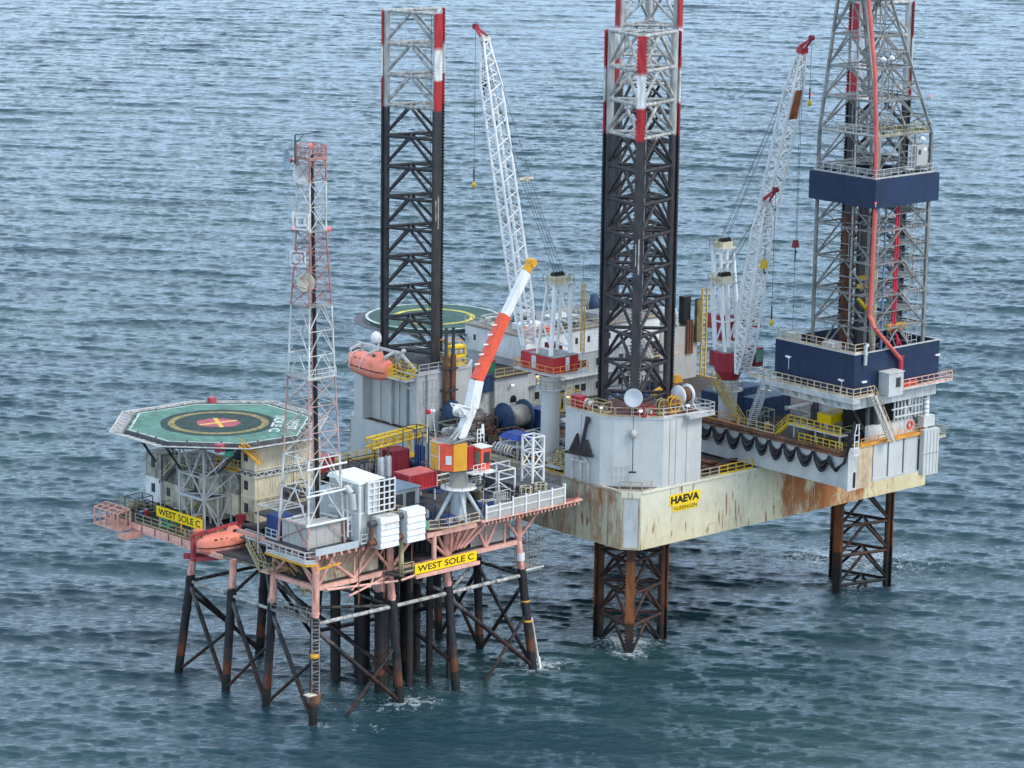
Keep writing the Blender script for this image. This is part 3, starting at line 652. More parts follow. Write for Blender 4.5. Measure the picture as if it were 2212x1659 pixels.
# ------------------------------------------------------------------ jack houses round the legs
P515 = (-6.07, -2.88)
JM = [(-7, 4.6), (-7, -1.5), P515, (-1.95, -7.0), (4.4, -7.0), (4.4, 1), (2, 4.6)]
jh = T(FJ, 'jack_house', (0, 0, 21), 'pale grey faceted jack housing round the nearest rig leg, an anchor hanging on its side', 'jack housing', 'jack housings round the rig legs')
MB().prism([(x + .02 if x < -6.9 else x, y + .02 if y < -6.9 else y) for x, y in JM], 20.99, 29.2).build('casing', m['grey_blue'], jh)
MB().prism([(x * 1.01, y * 1.01) for x, y in JM], 29.2, 29.45).build('deck_edge', m['grey_light'], jh)
MB().prism([(x * .97, y * .97) for x, y in JM], 29.45, 29.47).build('top_deck', m['deck_red'], jh)
sm_ = MB()
for uu in (-.9, .1, 1.9): sm_.box(uu - .03, uu + .03, -7.02, -6.985, 21.05, 29.1)
sm_.box(-7.02, -6.985, 1.8, 1.86, 21.05, 29.0)
sm_.build('plate_seam', m['grey'], jh)
lg = MB(); lg.box(1.4, 4.9, -8.0, -7.01, 28.95, 29.35); lg.box(4.41, 5.6, -8.0, 0, 28.95, 29.35)
lg.build('bracket_ledge', m['grey_light'], jh)
lad = MB()
for s_ in (0, .6, 1.2, 1.8):
    a = Vector((-6.07 + s_ * .7 - .12, -2.88 - s_ * .7 - .12, 21)); lad.bar(a, a + Vector((0, 0, 2.6)), .05)
for z in (21.6, 22.4, 23.5): lad.bar((-6.2, -3.0, z), (-4.9, -4.3, z), .05)
lad.build('ladder_cage', m['off_white'], jh)

JL = [(-7, 32.3), (1.6, 32.3), (4.5, 35), (4.5, 46.9), (-5.2, 46.9), (-7, 45)]
jl = T(FJ, 'jack_house', (0, 40.43, 21), 'pale grey jack housing round the left rig leg, under the lifeboat', 'jack housing', 'jack housings round the rig legs')
MB().prism([(-5.6, 33.2), (-5.2, 32.32), (1.6, 32.32), (4.5, 35), (4.5, 46.9), (-5.2, 46.9), (-5.6, 45)], 20.99, 28.4).build('casing', m['grey_blue'], jl)
MB().box(-7.25, -7.17, 32.4, 45.2, 15.0, 21.0).build('lower_cladding', m['grey_blue'], jl)
MB().box(-7.0, -5.61, 43.2, 45.0, 20.99, 28.2).build('corner_column', m['grey_blue'], jl)
MB().box(-7.0, -5.61, 32.34, 33.7, 20.99, 28.4).build('corner_column', m['grey_light'], jl)
for v in (35.6, 38.6): MB().box(-6.1, -5.61, v - .12, v + .12, 21, 28.2).build('stiffener', m['grey_light'], jl)
for v in (36.9, 40.7): MB().tube((-6.0, v, 21), (-6.0, v, 28.2), .07, 6).build('pipe', m['grey_pipe'], jl)
MB().prism([(-7.1, 32.2), (1.7, 32.2), (4.6, 35), (4.6, 47), (-5.2, 47), (-7.1, 45.1)], 28.4, 28.65).build('deck_edge', m['grey_light'], jl)
MB().prism([(-6.8, 32.5), (1.5, 32.5), (4.3, 35.2), (4.3, 46.7), (-5.2, 46.7), (-6.8, 45)], 28.65, 28.67).build('top_deck', m['deck_grey'], jl)
g = MB()
for k in range(4): g.bar((-5.9 + k * .7, 32.27, 24.4), (-5.9 + k * .7, 32.27, 27.7), .06); g.bar((-5.9, 32.27, 24.4 + k * 1.1), (-3.8, 32.27, 24.4 + k * 1.1), .06)
g.build('grid_frame', m['off_white'], jl)
JR = [(40.15 - x, y) for x, y in JM][::-1]
jr = T(FJ, 'jack_house', (40.15, 0, 21), 'jack housing round the right rig leg, hidden behind the drill floor', 'jack housing', 'jack housings round the rig legs')
MB().prism([(x, y + .02 if y < -6.9 else y) for x, y in JR], 20.99, 29.2).build('casing', m['grey_blue'], jr); MB().prism([(40.15 + (x - 40.15) * 1.01, y * 1.01) for x, y in JR], 29.2, 29.45).build('deck_edge', m['grey_light'], jr)
jb = T(FJ, 'jack_house', (40.15, 40.43, 21), 'jack housing round the far rig leg, behind the accommodation block', 'jack housing', 'jack housings round the rig legs')
MB().box(35.6, 44.6, 36.2, 47.2, 20.99, 28.4).build('casing', m['panel_grey'], jb); MB().box(35.4, 44.8, 36.0, 47.3, 28.4, 28.7).build('deck_edge', m['grey_light'], jb)

# anchor hung on the jack house, with its rack and the lantern below the dish
an = T(FJ, 'anchor', (-7.2, 1.5, 23.6), 'dark steel anchor hanging flukes down on the pale jack housing', 'anchor')
MB().bar((-7.35, .35, 29.0), (-7.35, 1.3, 25.2), .34, .3).bar((-7.35, .3, 29.0), (-7.35, .42, 28.3), .55, .3).build('shank', m['anchor'], an)
MB().hull8([(-7.5, -.3, 24.6), (-7.5, 3.4, 24.3), (-7.5, 2.0, 25.3), (-7.5, .5, 26.2)], [(-7.1, -.3, 24.6), (-7.1, 3.4, 24.3), (-7.1, 2.0, 25.3), (-7.1, .5, 26.2)]).add([(-7.5, 3.5, 24.3), (-7.5, 2.1, 26.7), (-7.5, 1.9, 25.2), (-7.15, 3.5, 24.3), (-7.15, 2.1, 26.7), (-7.15, 1.9, 25.2)], [(0, 1, 2), (5, 4, 3), (0, 3, 4, 1), (1, 4, 5, 2), (2, 5, 3, 0)]).build('fluke', m['anchor'], an)
MB().bar((-7.6, -.9, 24.5), (-7.6, 3.8, 24.2), .3).build('crown_bar', m['anchor'], an)
rk = T(FJ, 'anchor_rack', (-7.6, 1.6, 21), 'white post rack on the hull deck just below the anchor', 'anchor rack')
for v in (.2, 1.5, 3.0): MB().bar((-7.3, v, 21.0), (-7.3, v, 23.4), .2).build('post', m['white_dirty'], rk)
MB().bar((-7.3, .1, 23.45), (-7.3, 3.1, 23.45), .22).bar((-7.6, .2, 23.6), (-7.2, 1.0, 24.1), .2).bar((-7.6, 1.6, 23.6), (-7.2, 2.4, 24.1), .2).build('cradle', m['white_dirty'], rk)
ln = T(FJ, 'hanging_lantern', (-4.6, -4.6, 26.4), 'grey marker buoy light hanging on a cable below the round dish', 'marker light')
MB().lathe((-4.65, -4.65, 27.0), [(.2, 0), (.38, .05), (.38, .9), (.2, 1.0)], 12).build('body', m['off_white'], ln)
MB().tube((-4.65, -4.65, 28.0), (-4.65, -4.65, 29.6), .03, 5).path([(-4.65, -4.65, 27.0), (-4.66, -4.66, 25.2), (-4.7, -4.7, 22.9)], .05, 5).build('cable', m['black'], ln)
MB().bar((-5.0, -4.4, 22.85), (-4.4, -5.0, 22.85), .16).build('weight', m['black'], ln)
dish(FJ, (-5.0, -4.9, 31.9), (-.72, -.75, .12), 1.12, m['dish_grey'], 'large pale round dish on the front corner of the nearest jack housing', arm=(-4.0, -3.9, 29.5))

# guard rails of hull and jack house
rail(FJ, [(-1.6, -6.9, 21), (7.6, -6.9, 21)], m['hull_rusty'], 'rusty beige hull railing under the grey machinery at the near side', t=.1)
rail(FJ, [(7.7, -6.9, 21), (13.4, -6.9, 21)], m['yellow'], 'bright yellow railing on the hull edge beside the cantilever', t=.1)
rail(FJ, [(-6.95, -4.9, 21), (-5.2, -6.9, 21), (-3.6, -6.9, 21)], m['hull_rusty'], 'rusty railing round the chamfered hull corner', t=.1)
rail(FJ, [(-6.9, -1.0, 21), (-6.9, 4.6, 21)], m['hull_rusty'], 'rusty railing beneath the anchor on the hull edge', t=.1)
rail(FJ, [(-6.9, 4.8, 21), (-6.9, 12.0, 21)], m['yellow_rail'], 'yellow railing at the hull edge left of the anchor', t=.1)
rail(FJ, [(-6.9, 12.2, 21), (-6.9, 31.8, 21)], m['hull_rusty'], 'long rusty railing at the hull edge behind the fixed platform', t=.08)
rail(FJ, [(-6.95, 4.5, 29.45), (-6.95, -1.5, 29.45), (-6.1, -2.9, 29.45)], m['tan_rail'], 'tan railing on the left top edge of the nearest jack housing', t=.07)
rail(FJ, [(-6.0, -3.0, 29.45), (-2.0, -6.9, 29.45)], m['tan_rail'], 'tan railing on the front top edge of the nearest jack housing', t=.07)
rail(FJ, [(-1.9, -6.9, 29.45), (4.8, -7.9, 29.4), (5.5, -7.9, 29.4), (5.5, -.2, 29.4)], m['off_white'], 'white railing on the right top edge of the nearest jack housing', t=.07)

# things on the nearest jack house
def box_unit(fr, x, y, z, a, b, h, mat, label, cat, name, lidmat=None, group=None):
    o = T(fr, name, (x, y, z), label, cat, group)
    MB().box(x - a / 2, x + a / 2, y - b / 2, y + b / 2, z + .08, z + h - .06).build('body', mat, o)
    MB().box(x - a / 2 - .05, x + a / 2 + .05, y - b / 2 - .05, y + b / 2 + .05, z + h - .06, z + h).build('lid', lidmat or mat, o)
    f = MB()
    for sx in (-1, 1): f.box(x + sx * a * .4 - .06, x + sx * a * .4 + .06, y - b / 2 + .02, y + b / 2 - .02, z, z + .08)
    f.build('foot', m['grey_dark'], o)
    MB().box(x - a * .3, x + a * .3, y - b / 2 - .03, y - b / 2 + .005, z + h * .2, z + h * .75).build('door', lidmat or mat, o)
    return o
reel(FJ, (3.4, -4.7, 31.1), 'x', 1.25, 1.5, m['white'], m['rust'], m['off_white'], 'big white flanged reel of brown hose on the nearest jack housing')
def hose_reel(x, y, z, r, mat, label):
    o = T(FJ, 'hose_reel', (x, y, z), label, 'hose reel')
    c = (x, y, z + r + .1)
    for sg in (-1, 1):
        e = MB()
        for k in range(8):
            a0, a1 = 2 * PI * k / 8, 2 * PI * (k + 1) / 8
            p = (x + r * math.cos(a0), y + sg * .3, c[2] + r * math.sin(a0)); q_ = (x + r * math.cos(a1), y + sg * .3, c[2] + r * math.sin(a1))
            e.bar(p, q_, .13); 
            if k % 2 == 0: e.bar((x, y + sg * .3, c[2]), p, .09)
        e.build('wheel', mat, o)
    MB().lathe(c, [(.1, -.3), (r * .62, -.28), (r * .62, .28), (.1, .3)], 14, 'y').build('coil', m['rust_pipe'], o)
    MB().bar((x - r, y, z + .06), (x + r, y, z + .06), .7, .12).build('foot', mat, o)
hose_reel(1.0, -5.6, 29.47, .95, m['amber'], 'orange yellow open hose reel, right of the round dish')
hose_reel(-.6, -5.2, 29.47, .85, m['olive_rail'], 'dull yellow open hose reel, just behind the orange yellow one')
skid(FJ, -2.9, -4.9, 29.47, 1.8, 1.2, 1.1, (m['red'], m['grey'], m['white_dirty'], m['grey_pipe']), 'small red framed pump beside the round dish on the jack housing', seed=3)
skid(FJ, -5.6, .2, 29.47, 1.4, 2.6, 1.3, (m['olive_rail'], m['grey_dark'], m['grey'], m['rust_pipe']), 'olive framed jacking motor set at the left of the nearest leg', cat='motor set', name='motor_set', seed=4)
box_unit(FJ, -6.2, 3.2, 29.47, 1.2, 1.4, 1.5, m['red'], 'red equipment box on the left end of the nearest jack housing', 'box', 'equipment_box')
box_unit(FJ, -5.3, 5.3, 28.4, 1.6, 1.4, 1.7, m['tan_rail'], 'tan cabin hung on the left flank of the nearest jack housing', 'cabin', 'side_cabin')
reel(FJ, (-5.6, 2.0, 30.2), 'y', .5, .7, m['white'], m['grey'], m['red'], 'small white winch reel beside the red equipment box')
for k, (x, y, lb) in enumerate([(-6.5, -.9, 'floodlight at the left edge of the nearest jack housing'), (-4.2, -5.2, 'low floodlight in front of the nearest leg'), (2.2, -6.6, 'floodlight beside the yellow hose reels')]):
    light_mast(FJ, (x, y, 29.47), .7, lb)

# machinery at the foot of the jack house, near side
reel(FJ, (2.6, -6.0, 22.3), 'x', .65, .5, m['grey_light'], m['black'], m['olive_rail'], 'black hose reel on the hull deck above the HAEVA sign')
reel(FJ, (4.0, -6.0, 22.2), 'x', .6, .5, m['grey_light'], m['grey'], m['olive_rail'], 'grey hose reel right of the black one above the HAEVA sign')
skid(FJ, 1.0, -6.15, 21.0, 2.6, 1.1, 1.3, (m['grey_pipe'], m['olive_rail'], m['olive_rail'], m['grey_light']), 'olive and grey pump skid behind the rusty railing above the HAEVA sign', seed=9)
o = T(FJ, 'fire_pipe', (5.2, -5.0, 21), 'bright red vertical pipe at the right edge of the nearest jack housing', 'pipe')
MB().tube((5.2, -5.2, 21), (5.2, -5.2, 24.6), .17, 10).build('pipe', m['crimson'], o); MB().lathe((5.2, -5.2, 21.0), [(.3, 0), (.3, .12)], 10).build('flange', m['crimson'], o)
# rusty debris between jack house and cantilever
o = T(FJ, 'scrap_heap', (9.2, -5.0, 21), 'heap of rusty steel frames and plates on the hull deck behind the yellow railing', 'scrap heap')
rg = random.Random(21)
for k in range(9):
    x, y = rg.uniform(6.8, 12.6), rg.uniform(-6.0, -3.8); a = rg.uniform(0, PI); L = rg.uniform(1.0, 2.2); h = rg.uniform(.15, 1.1)
    dx, dy = math.cos(a) * L / 2, math.sin(a) * L / 2
    MB().bar((x - dx, y - dy, 21.12 + h), (x + dx, y + dy, 21.12 + rg.uniform(0, h)), rg.uniform(.3, 1.1), .14).build('steel_plate', m['rust'] if k % 3 else m['deck_brown'], o)
# ------------------------------------------------------------------ cantilever
U0, U1, V0 = 13.8, 28.4, -21.9
cant = T(FJ, 'drilling_cantilever', (21, -10, 21.3), 'long pale grey cantilever reaching out over the hull edge under the navy drill floor', 'cantilever')
MB().prism([(U0, V0), (U0 + .9, V0), (U0 + .9, 12), (U0, 12)], 21.25, 25.0).build('side_girder', m['grey_light'], cant)
MB().prism([(U1 - .9, V0 + .4), (U1, V0 + .4), (U1, 12), (U1 - .9, 12)], 21.25, 25.0).build('side_girder', m['grey_light'], cant)
MB().box(U0 + .9, U1 - .9, V0 + .6, 12, 21.3, 21.6).build('bottom_plate', m['grey'], cant)
MB().box(U0 - .25, U0 + .45, V0 + .8, 12, 25.0, 25.25).build('top_flange', m['rust_pipe'], cant)
MB().tube((U0 - .2, V0 + 1.0, 25.55), (U0 - .2, 11, 25.4), .13, 8).tube((U0 + .15, V0 + 1.0, 25.6), (U0 + .15, 11, 25.6), .1, 8).build('service_pipe', m['rust_pipe'], cant)
MB().box(U0 + .46, U1 - .5, V0 + .6, 12, 25.0, 25.12).build('top_deck', m['deck_brown'], cant)
MB().box(U0, U0 + 1.55, V0 - .16, V0 - .004, 21.0, 26.2).build('end_panel', m['grey_light'], cant)
hw = MB(); hw.box(U0 + .9, U0 + 1.35, V0 - .175, V0 - .17, 21.3, 23.0); hw.lathe((U0 + 1.125, V0 - .17, 23.0), [(.22, -.006), (.22, .0)], 14, 'y'); hw.build('opening', m['black'], cant)
MB().corr((U0 + 1.56, V0 - .1), (U0 + 4.3, V0 - .1), 21.05, 26.15, (0, -1), .1, .9).build('end_panel', paint('cream_panel', (.62, .47, .30), .6, rust=.15, dirt=.2), cant, 'tan stained end panel')
for k in range(3):
    x = U0 + 4.35 + k * 2.75
    MB().box(x + .16, x + 2.6, V0 - .06, V0 + .2, 21.75, 26.0).build('end_panel', m['grey_blue'], cant)
MB().box(U0 + 4.35, U0 + 12.6, V0 - .2, V0 + .3, 21.5, 21.74).build('sill_beam', m['grey_light'], cant)
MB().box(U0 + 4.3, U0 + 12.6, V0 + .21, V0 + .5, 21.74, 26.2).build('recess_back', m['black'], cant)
sb = MB(); sb.box(26.4, 29.1, V0 - .9, V0 - .21, 21.1, 26.7); bx = sb.build('end_box', m['grey_blue'], cant)
q = MB()
for x in (26.9, 27.5, 28.1, 28.7): q.box(x, x + .07, V0 - .93, V0 - .904, 21.2, 26.6)
q.box(26.5, 29.0, V0 - .96, V0 - .935, 23.7, 23.8); q.build('rib', m['grey'], bx)
MB().box(18.4, 29.0, V0 + 1.0, V0 + 1.5, 25.3, 28.0).build('upper_bulwark', m['off_white'], cant)
MB().box(27.0, 29.0, V0 - .2, V0 + .99, 26.9, 28.2).build('upper_bulwark', m['grey_blue'], cant)
MB().box(15.6, 26.8, V0 - .35, V0 + .9, 26.1, 26.28).build('walkway', m['amber'], cant)
rail(FJ, [(15.8, V0 - .3, 26.28), (20.3, V0 - .3, 26.28)], m['orange_rail'], 'low orange railing on the end of the cantilever, left of the sloping stair', h=.8)
rail(FJ, [(20.8, V0 - .3, 26.28), (26.4, V0 - .3, 26.28)], m['orange_rail'], 'low orange railing on the end of the cantilever, right of the sloping stair', h=.8)
o = T(FJ, 'lifebuoy', (25.8, V0 + .9, 26.9), 'orange lifebuoy hung on the cantilever end wall', 'lifebuoy')
vs = []
MBr = MB()
for k in range(12):
    a0, a1 = 2 * PI * k / 12, 2 * PI * (k + 1) / 12
    MBr.tube((25.8 + .42 * math.cos(a0), V0 + .9, 27.2 + .42 * math.sin(a0)), (25.8 + .42 * math.cos(a1), V0 + .9, 27.2 + .42 * math.sin(a1)), .12, 6)
MBr.build('ring', m['orange'], o)
rail(FJ, [(29.1, V0 - .4, 25.4), (30.8, V0 - .4, 25.4), (30.8, V0 + 2.4, 25.4)], m['olive_rail'], 'olive railing of the small balcony on the far right of the cantilever')
o = T(FJ, 'side_balcony', (30, V0 + 1, 25.2), 'small balcony sticking out at the far right of the cantilever', 'balcony')
MB().box(29.05, 30.9, V0 - .5, V0 + 2.5, 25.25, 25.39).build('platform', m['grey_light'], o); MB().bar((29.1, V0 + .2, 23.6), (30.7, V0 + .2, 25.2), .14).build('brace', m['grey_light'], o)
# festoon hoses on the near side girder
vv = [2.6, .2, -2.2, -4.7, -7.1, -9.4, -11.8, -14.0, -16.7, -19.4]
for k, (a, b) in enumerate(zip(vv[:-1], vv[1:])):
    o = T(FJ, 'festoon_hose', (U0 - .35, (a + b) / 2, 23.0), 'black festoon hose loops hung in a row along the side of the cantilever', 'hose', 'festoon hoses along the cantilever')
    for j in range(10):
        dep = .75 + .14 * j + .12 * (k % 3); off = -.10 - .05 * (j % 6); pts = []
        for i in range(11):
            f = i / 10; pts.append((U0 + off - .12, a + (b - a) * f, 25.0 - dep * (1 - (2 * f - 1) ** 2)))
        MB().path(pts, .095, 6).build('hose', m['black'] if j % 4 else m['steel_dark'] if j < 9 else m['grey_dark'], o)
    MB().bar((U0 - .3, b, 25.1), (U0 - .3, b, 23.7), .14).build('hanger', m['grey_light'], o)
o = T(FJ, 'hose_guide', (U0 - .3, V0 + .5, 24), 'thick black hose bundle rising over a white curved ladder frame at the cantilever corner', 'hose bundle')
for j in range(4):
    pts = [(U0 - .45 - .1 * j, -19.4, 24.9 - .2 * j), (U0 - .4 - .1 * j, -20.5, 23.2 + .1 * j), (U0 - .3, -21.6 - .06 * j, 24.5), (U0 - .1, -22.1 - .1 * j, 27.0), (U0 + .4, -22.15 - .1 * j, 28.6), (U0 + 1.2, -21.7, 29.2)]
    MB().path(pts, .12, 7).build('hose', m['black'], o)
lf = MB()
for x in (0, .75): lf.path([(U0 + .45 + x, -22.5, 25.3), (U0 + .45 + x, -22.5, 27.9), (U0 + .9 + x * .5, -22.4, 29.1)], .07, 6)
for z in (25.4, 26.2, 27.0, 27.8): lf.bar((U0 + .45, -22.5, z), (U0 + 1.2, -22.5, z), .09)
lf.build('guide_frame', m['white'], o)

# deck fittings on the cantilever, in front of and below the drill floor
rail(FJ, [(U0 + .3, 6, 25.6), (U0 + .3, -3.6, 25.6)], m['orange_rail'], 'orange walkway railing on the cantilever near the crane pedestal', t=.08)
rail(FJ, [(U0 + .3, -3.8, 25.6), (U0 + .3, -9.6, 25.6)], m['tan_rail'], 'tan railing continuing the orange one along the cantilever', t=.08)
o = T(FJ, 'yellow_platform', (16.5, -13.5, 25.2), 'pale platform with yellow railings low on the cantilever, left of the black hoses', 'platform')
MB().prism([(15.6, -10.4), (17.0, -10.4), (17.0, -19.0), (15.6, -19.0)], 26.75, 26.9).build('deck', m['off_white'], o)
for v in (-11, -14.5, -18.4): MB().bar((16.2, v, 25.15), (16.2, v, 26.75), .16).build('post', m['grey_light'], o)
rail(FJ, [(15.65, -10.4, 26.9), (15.65, -19.0, 26.9)], m['yellow'], 'yellow railing of the pale upper platform on the cantilever', step=1.1, t=.1)
rail(FJ, [(15.1, -12.8, 25.15), (15.1, -19.8, 25.15)], m['yellow'], 'lower yellow railing between the pale platform and the rusty pipes', step=1.0, t=.1)
stairs(FJ, (15.6, -8.6, 25.2), (15.9, -10.4, 26.9), .9, m['yellow'], 'short yellow stair up to the pale platform on the cantilever')
o = T(FJ, 'yellow_beam_box', (21.6, -13.0, 26.8), 'long bright yellow box beam under the drill floor', 'beam')
MB().hull8([(18.9, -14.4, 27.0), (24.5, -13.6, 27.0), (24.5, -12.0, 27.0), (18.9, -12.2, 27.0)], [(18.9, -14.4, 28.1), (24.5, -13.6, 28.1), (24.5, -12.0, 28.1), (18.9, -12.2, 28.1)]).build('box', m['yellow_sign'], o)
for u in (19.4, 23.5): MB().bar((u, -13.2, 25.12), (u, -13.2, 27.0), .3).build('leg', m['off_white'], o)
o = T(FJ, 'white_pipe', (18.5, -9.0, 28.6), 'white pipe lying above the yellow box beam', 'pipe')
MB().tube((17.0, -8.8, 28.3), (22.5, -11.6, 29.2), .2, 10).build('pipe', m['white'], o); MB().tube((16.9, -8.75, 28.28), (17.2, -8.9, 28.33), .28, 10).build('flange', m['grey'], o); MB().bar((18.5, -9.5, 25.12), (18.5, -9.5, 28.4), .12).build('support', m['grey'], o)
for k, (u, v, lb) in enumerate([(17.6, -4.0, 'dark framed mud pump skid beside the crane pedestal on the cantilever'), (19.5, -17.6, 'dark pump skid below the drill floor near the hose bundle'), (24.4, -17.8, 'dark machinery skid behind the sloping stair under the drill floor')]):
    skid(FJ, u, v, 25.12, 3.0, 1.8, 2.0, (m['olive_rail'], m['grey_dark'], m['steel_dark'], m['grey_pipe']), lb, seed=30 + k)
container(FJ, 17.5, 25.5, 3.5, 6.2, 25.15, 27.9, m['blue_dark'], 'long dark blue cabin behind the crane pedestal on the cantilever', 'cabin', name='blue_cabin')
container(FJ, 19.5, 25.5, -1.6, 1.0, 25.15, 27.7, m['blue_dark'], 'navy equipment cabin left of the drill floor under its walkway', 'cabin', name='blue_cabin')

# ------------------------------------------------------------------ drill floor and derrick
dfl = T(FJ, 'drill_floor', (22, -15.5, 25.2), 'boxy drill floor on legs with tall navy blue wind walls and a tan walkway', 'drill floor')
for u, v, mt in ((20.2, -20.6, 'grey_dark'), (28.6, -21.0, 'off_white'), (20.2, -10.4, 'grey_dark'), (28.6, -10.4, 'grey_dark')):
    MB().bar((u, v, 25.12), (u, v, 31.0), .55).build('leg', m[mt], dfl)
MB().box(14.6, 29.3, -21.8, -20.9, 30.7, 31.9).build('floor_girder', m['off_white'], dfl); MB().box(14.6, 29.3, -10.2, -9.3, 30.7, 31.9).build('floor_girder', m['off_white'], dfl)
MB().box(14.6, 15.5, -20.89, -10.21, 30.6, 31.88).build('floor_girder', m['off_white'], dfl); MB().box(28.4, 29.3, -20.89, -10.21, 30.6, 31.88).build('floor_girder', m['grey_light'], dfl)
MB().box(14.5, 29.4, -21.85, -9.2, 31.9, 32.3).build('floor_plate', m['grey_dark'], dfl)
q = MB()
for u, v in ((19, -20.2), (25, -20.2), (19, -12), (25, -12), (22, -16)): q.bar((u, v, 25.12), (u, v, 31.9), .35)
q.bar((28.6, -21, 25.2), (24.5, -21, 30.8), .26).bar((20.2, -20, 25.2), (20.2, -15.5, 30.8), .26)
q.build('cross_brace', m['grey_dark'], dfl)
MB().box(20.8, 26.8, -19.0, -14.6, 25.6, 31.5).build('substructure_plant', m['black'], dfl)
for k in range(9): MB().tube((22.5 + .62 * k, -21.3, 28.2), (22.5 + .62 * k, -21.3, 30.6), .13, 8).build('vertical_pipe', m['grey_light'], dfl)
q = MB(); q.tube((22, -21.35, 29.6), (28, -21.35, 29.6), .12, 8).build('pipework', m['grey_light'], dfl); MB().tube((22.4, -21.35, 28.6), (27.6, -21.35, 28.6), .15, 8).build('pipework', m['grey_light'], dfl)
q = MB()
for k in range(9): q.lathe((27.9, -21.6, 25.3 + .55 * k), [(.36, 0), (.36, .16), (.28, .2), (.28, .5), (.36, .54)], 12)
q.build('riser_stack', m['white'], dfl)
WZ0, WZ1 = 32.75, 37.3
MB().box(14.45, 14.6, -21.9, -9.1, WZ0, WZ1).build('wind_wall', m['navy'], dfl); MB().box(14.61, 29.5, -21.9, -21.75, WZ0, WZ1).build('wind_wall', m['navy'], dfl)
MB().box(29.35, 29.5, -21.74, -9.1, WZ0, WZ1).build('wind_wall', m['navy'], dfl); MB().box(14.61, 29.34, -9.25, -9.1, WZ0, WZ1).build('wind_wall', m['navy'], dfl)
q = MB()
for k in range(1, 10): q.box(14.444, 14.449, -21.9 + k * 1.28, -21.86 + k * 1.28, WZ0 + .02, WZ1 - .02); q.box(14.5 + k * 1.5, 14.54 + k * 1.5, -21.906, -21.901, WZ0 + .02, WZ1 - .02)
q.box(14.6, 29.4, -21.907, -21.902, 35.0, 35.03).build('panel_seam', m['navy_seam'], dfl)
q = MB(); q.box(14.43, 29.52, -21.94, -21.72, WZ1, WZ1 + .12); q.box(14.43, 14.63, -21.71, -9.08, WZ1, WZ1 + .12); q.box(29.32, 29.54, -21.71, -9.08, WZ1, WZ1 + .12); q.build('wall_capping', m['grey_light'], dfl)
MB().box(14.6, 29.35, -21.75, -9.25, 34.0, 34.1).build('upper_floor', m['grey_mid'], dfl)
q = MB(); q.box(13.2, 14.44, -23.0, -8.0, 32.3, 32.45); q.box(14.44, 16.9, -23.0, -21.92, 32.3, 32.45); q.box(20.8, 30.9, -23.0, -21.92, 32.3, 32.45); q.box(13.2, 14.44, -8, -6.3, 32.3, 32.45)
q.build('walkway', m['off_white'], dfl)
q = MB(); q.box(13.25, 14.44, -22.95, -8, 31.75, 32.29)
for v in np.arange(-22, -8, 2.3): q.bar((14.5, v, 30.9), (13.3, v, 32.2), .16)
q.build('walkway_bracket', m['grey_light'], dfl)
rail(FJ, [(13.25, -6.3, 32.45), (13.25, -22.95, 32.45), (16.9, -22.95, 32.45)], m['tan_rail'], 'tan railing along the left side of the navy drill floor', step=1.05, t=.09)
rail(FJ, [(20.9, -22.95, 32.45), (30.85, -22.95, 32.45), (30.85, -21.95, 32.45)], m['salmon'], 'salmon railing along the right side of the navy drill floor', step=1.05, t=.09)
rail(FJ, [(14.7, -9.2, WZ1 + .1), (14.7, -21.7, WZ1 + .1), (16.6, -21.7, WZ1 + .1)], m['tan_rail'], 'tan railing on top of the left navy wind wall', step=1.5, t=.08)
stairs(FJ, (20.3, -23.0, 26.3), (16.9, -22.7, 32.4), 1.0, m['off_white'], 'white sloping stair from the drill floor walkway down to the cantilever end', railmat=m['tan_rail'])
stairs(FJ, (16.4, -3.6, 25.15), (14.0, -8.4, 32.2), .9, m['grey_light'], 'grey stair under the far left end of the drill floor walkway')
# operator cabin and flood lamps on the wind walls
o = T(FJ, 'driller_cabin', (20.0, -22.9, 32.3), 'grey box cabin with one dark window on the right navy wind wall', 'cabin')
MB().box(18.75, 21.3, -23.55, -21.93, 32.0, 34.75).build('body', m['grey_light'], o); MB().box(18.65, 21.4, -23.65, -21.92, 34.75, 34.9).build('roof', m['off_white'], o)
fw_ = MB().box(20.0, 20.75, -23.6, -23.555, 33.1, 34.1).build('window', m['glass'], o); MB().box(19.93, 20.82, -23.58, -23.552, 33.02, 33.1).box(19.93, 20.82, -23.58, -23.552, 34.1, 34.18).build('frame', m['grey_dark'], fw_)
MB().box(18.7, 18.745, -23.2, -22.3, 32.2, 34.2).build('door', m['grey_blue'], o)
for k, (x, y, z, lb) in enumerate([(14.3, -20.0, 34.0, 'flat lamp on the left navy wind wall near its corner'), (16.0, -22.1, 33.9, 'flat lamp on the right navy wind wall near its corner'), (29.0, -22.1, 35.5, 'flat lamp at the far right of the navy wind wall'), (14.3, -11.4, 35.4, 'flat lamp on a post at the far left of the navy wind wall')]):
    o = T(FJ, 'wall_lamp', (x, y, z), lb, 'lamp')
    a, b = (.12, .4) if x < 14.4 else (.4, .12)
    hd = MB().box(x - a, x + a, y - b, y + b, z, z + .16).build('lamp_housing', m['white'], o)
    if x < 14.4: MB().bar((x + .12, y, z - .02), (x + .12, y, z - 1.5), .08).build('post', m['grey_light'], o)
    MB().box(x - a * .8, x + a * .8, y - b * .8, y + b * .8, z - .02, z - .003).build('lens', m['lamp_white'], hd)
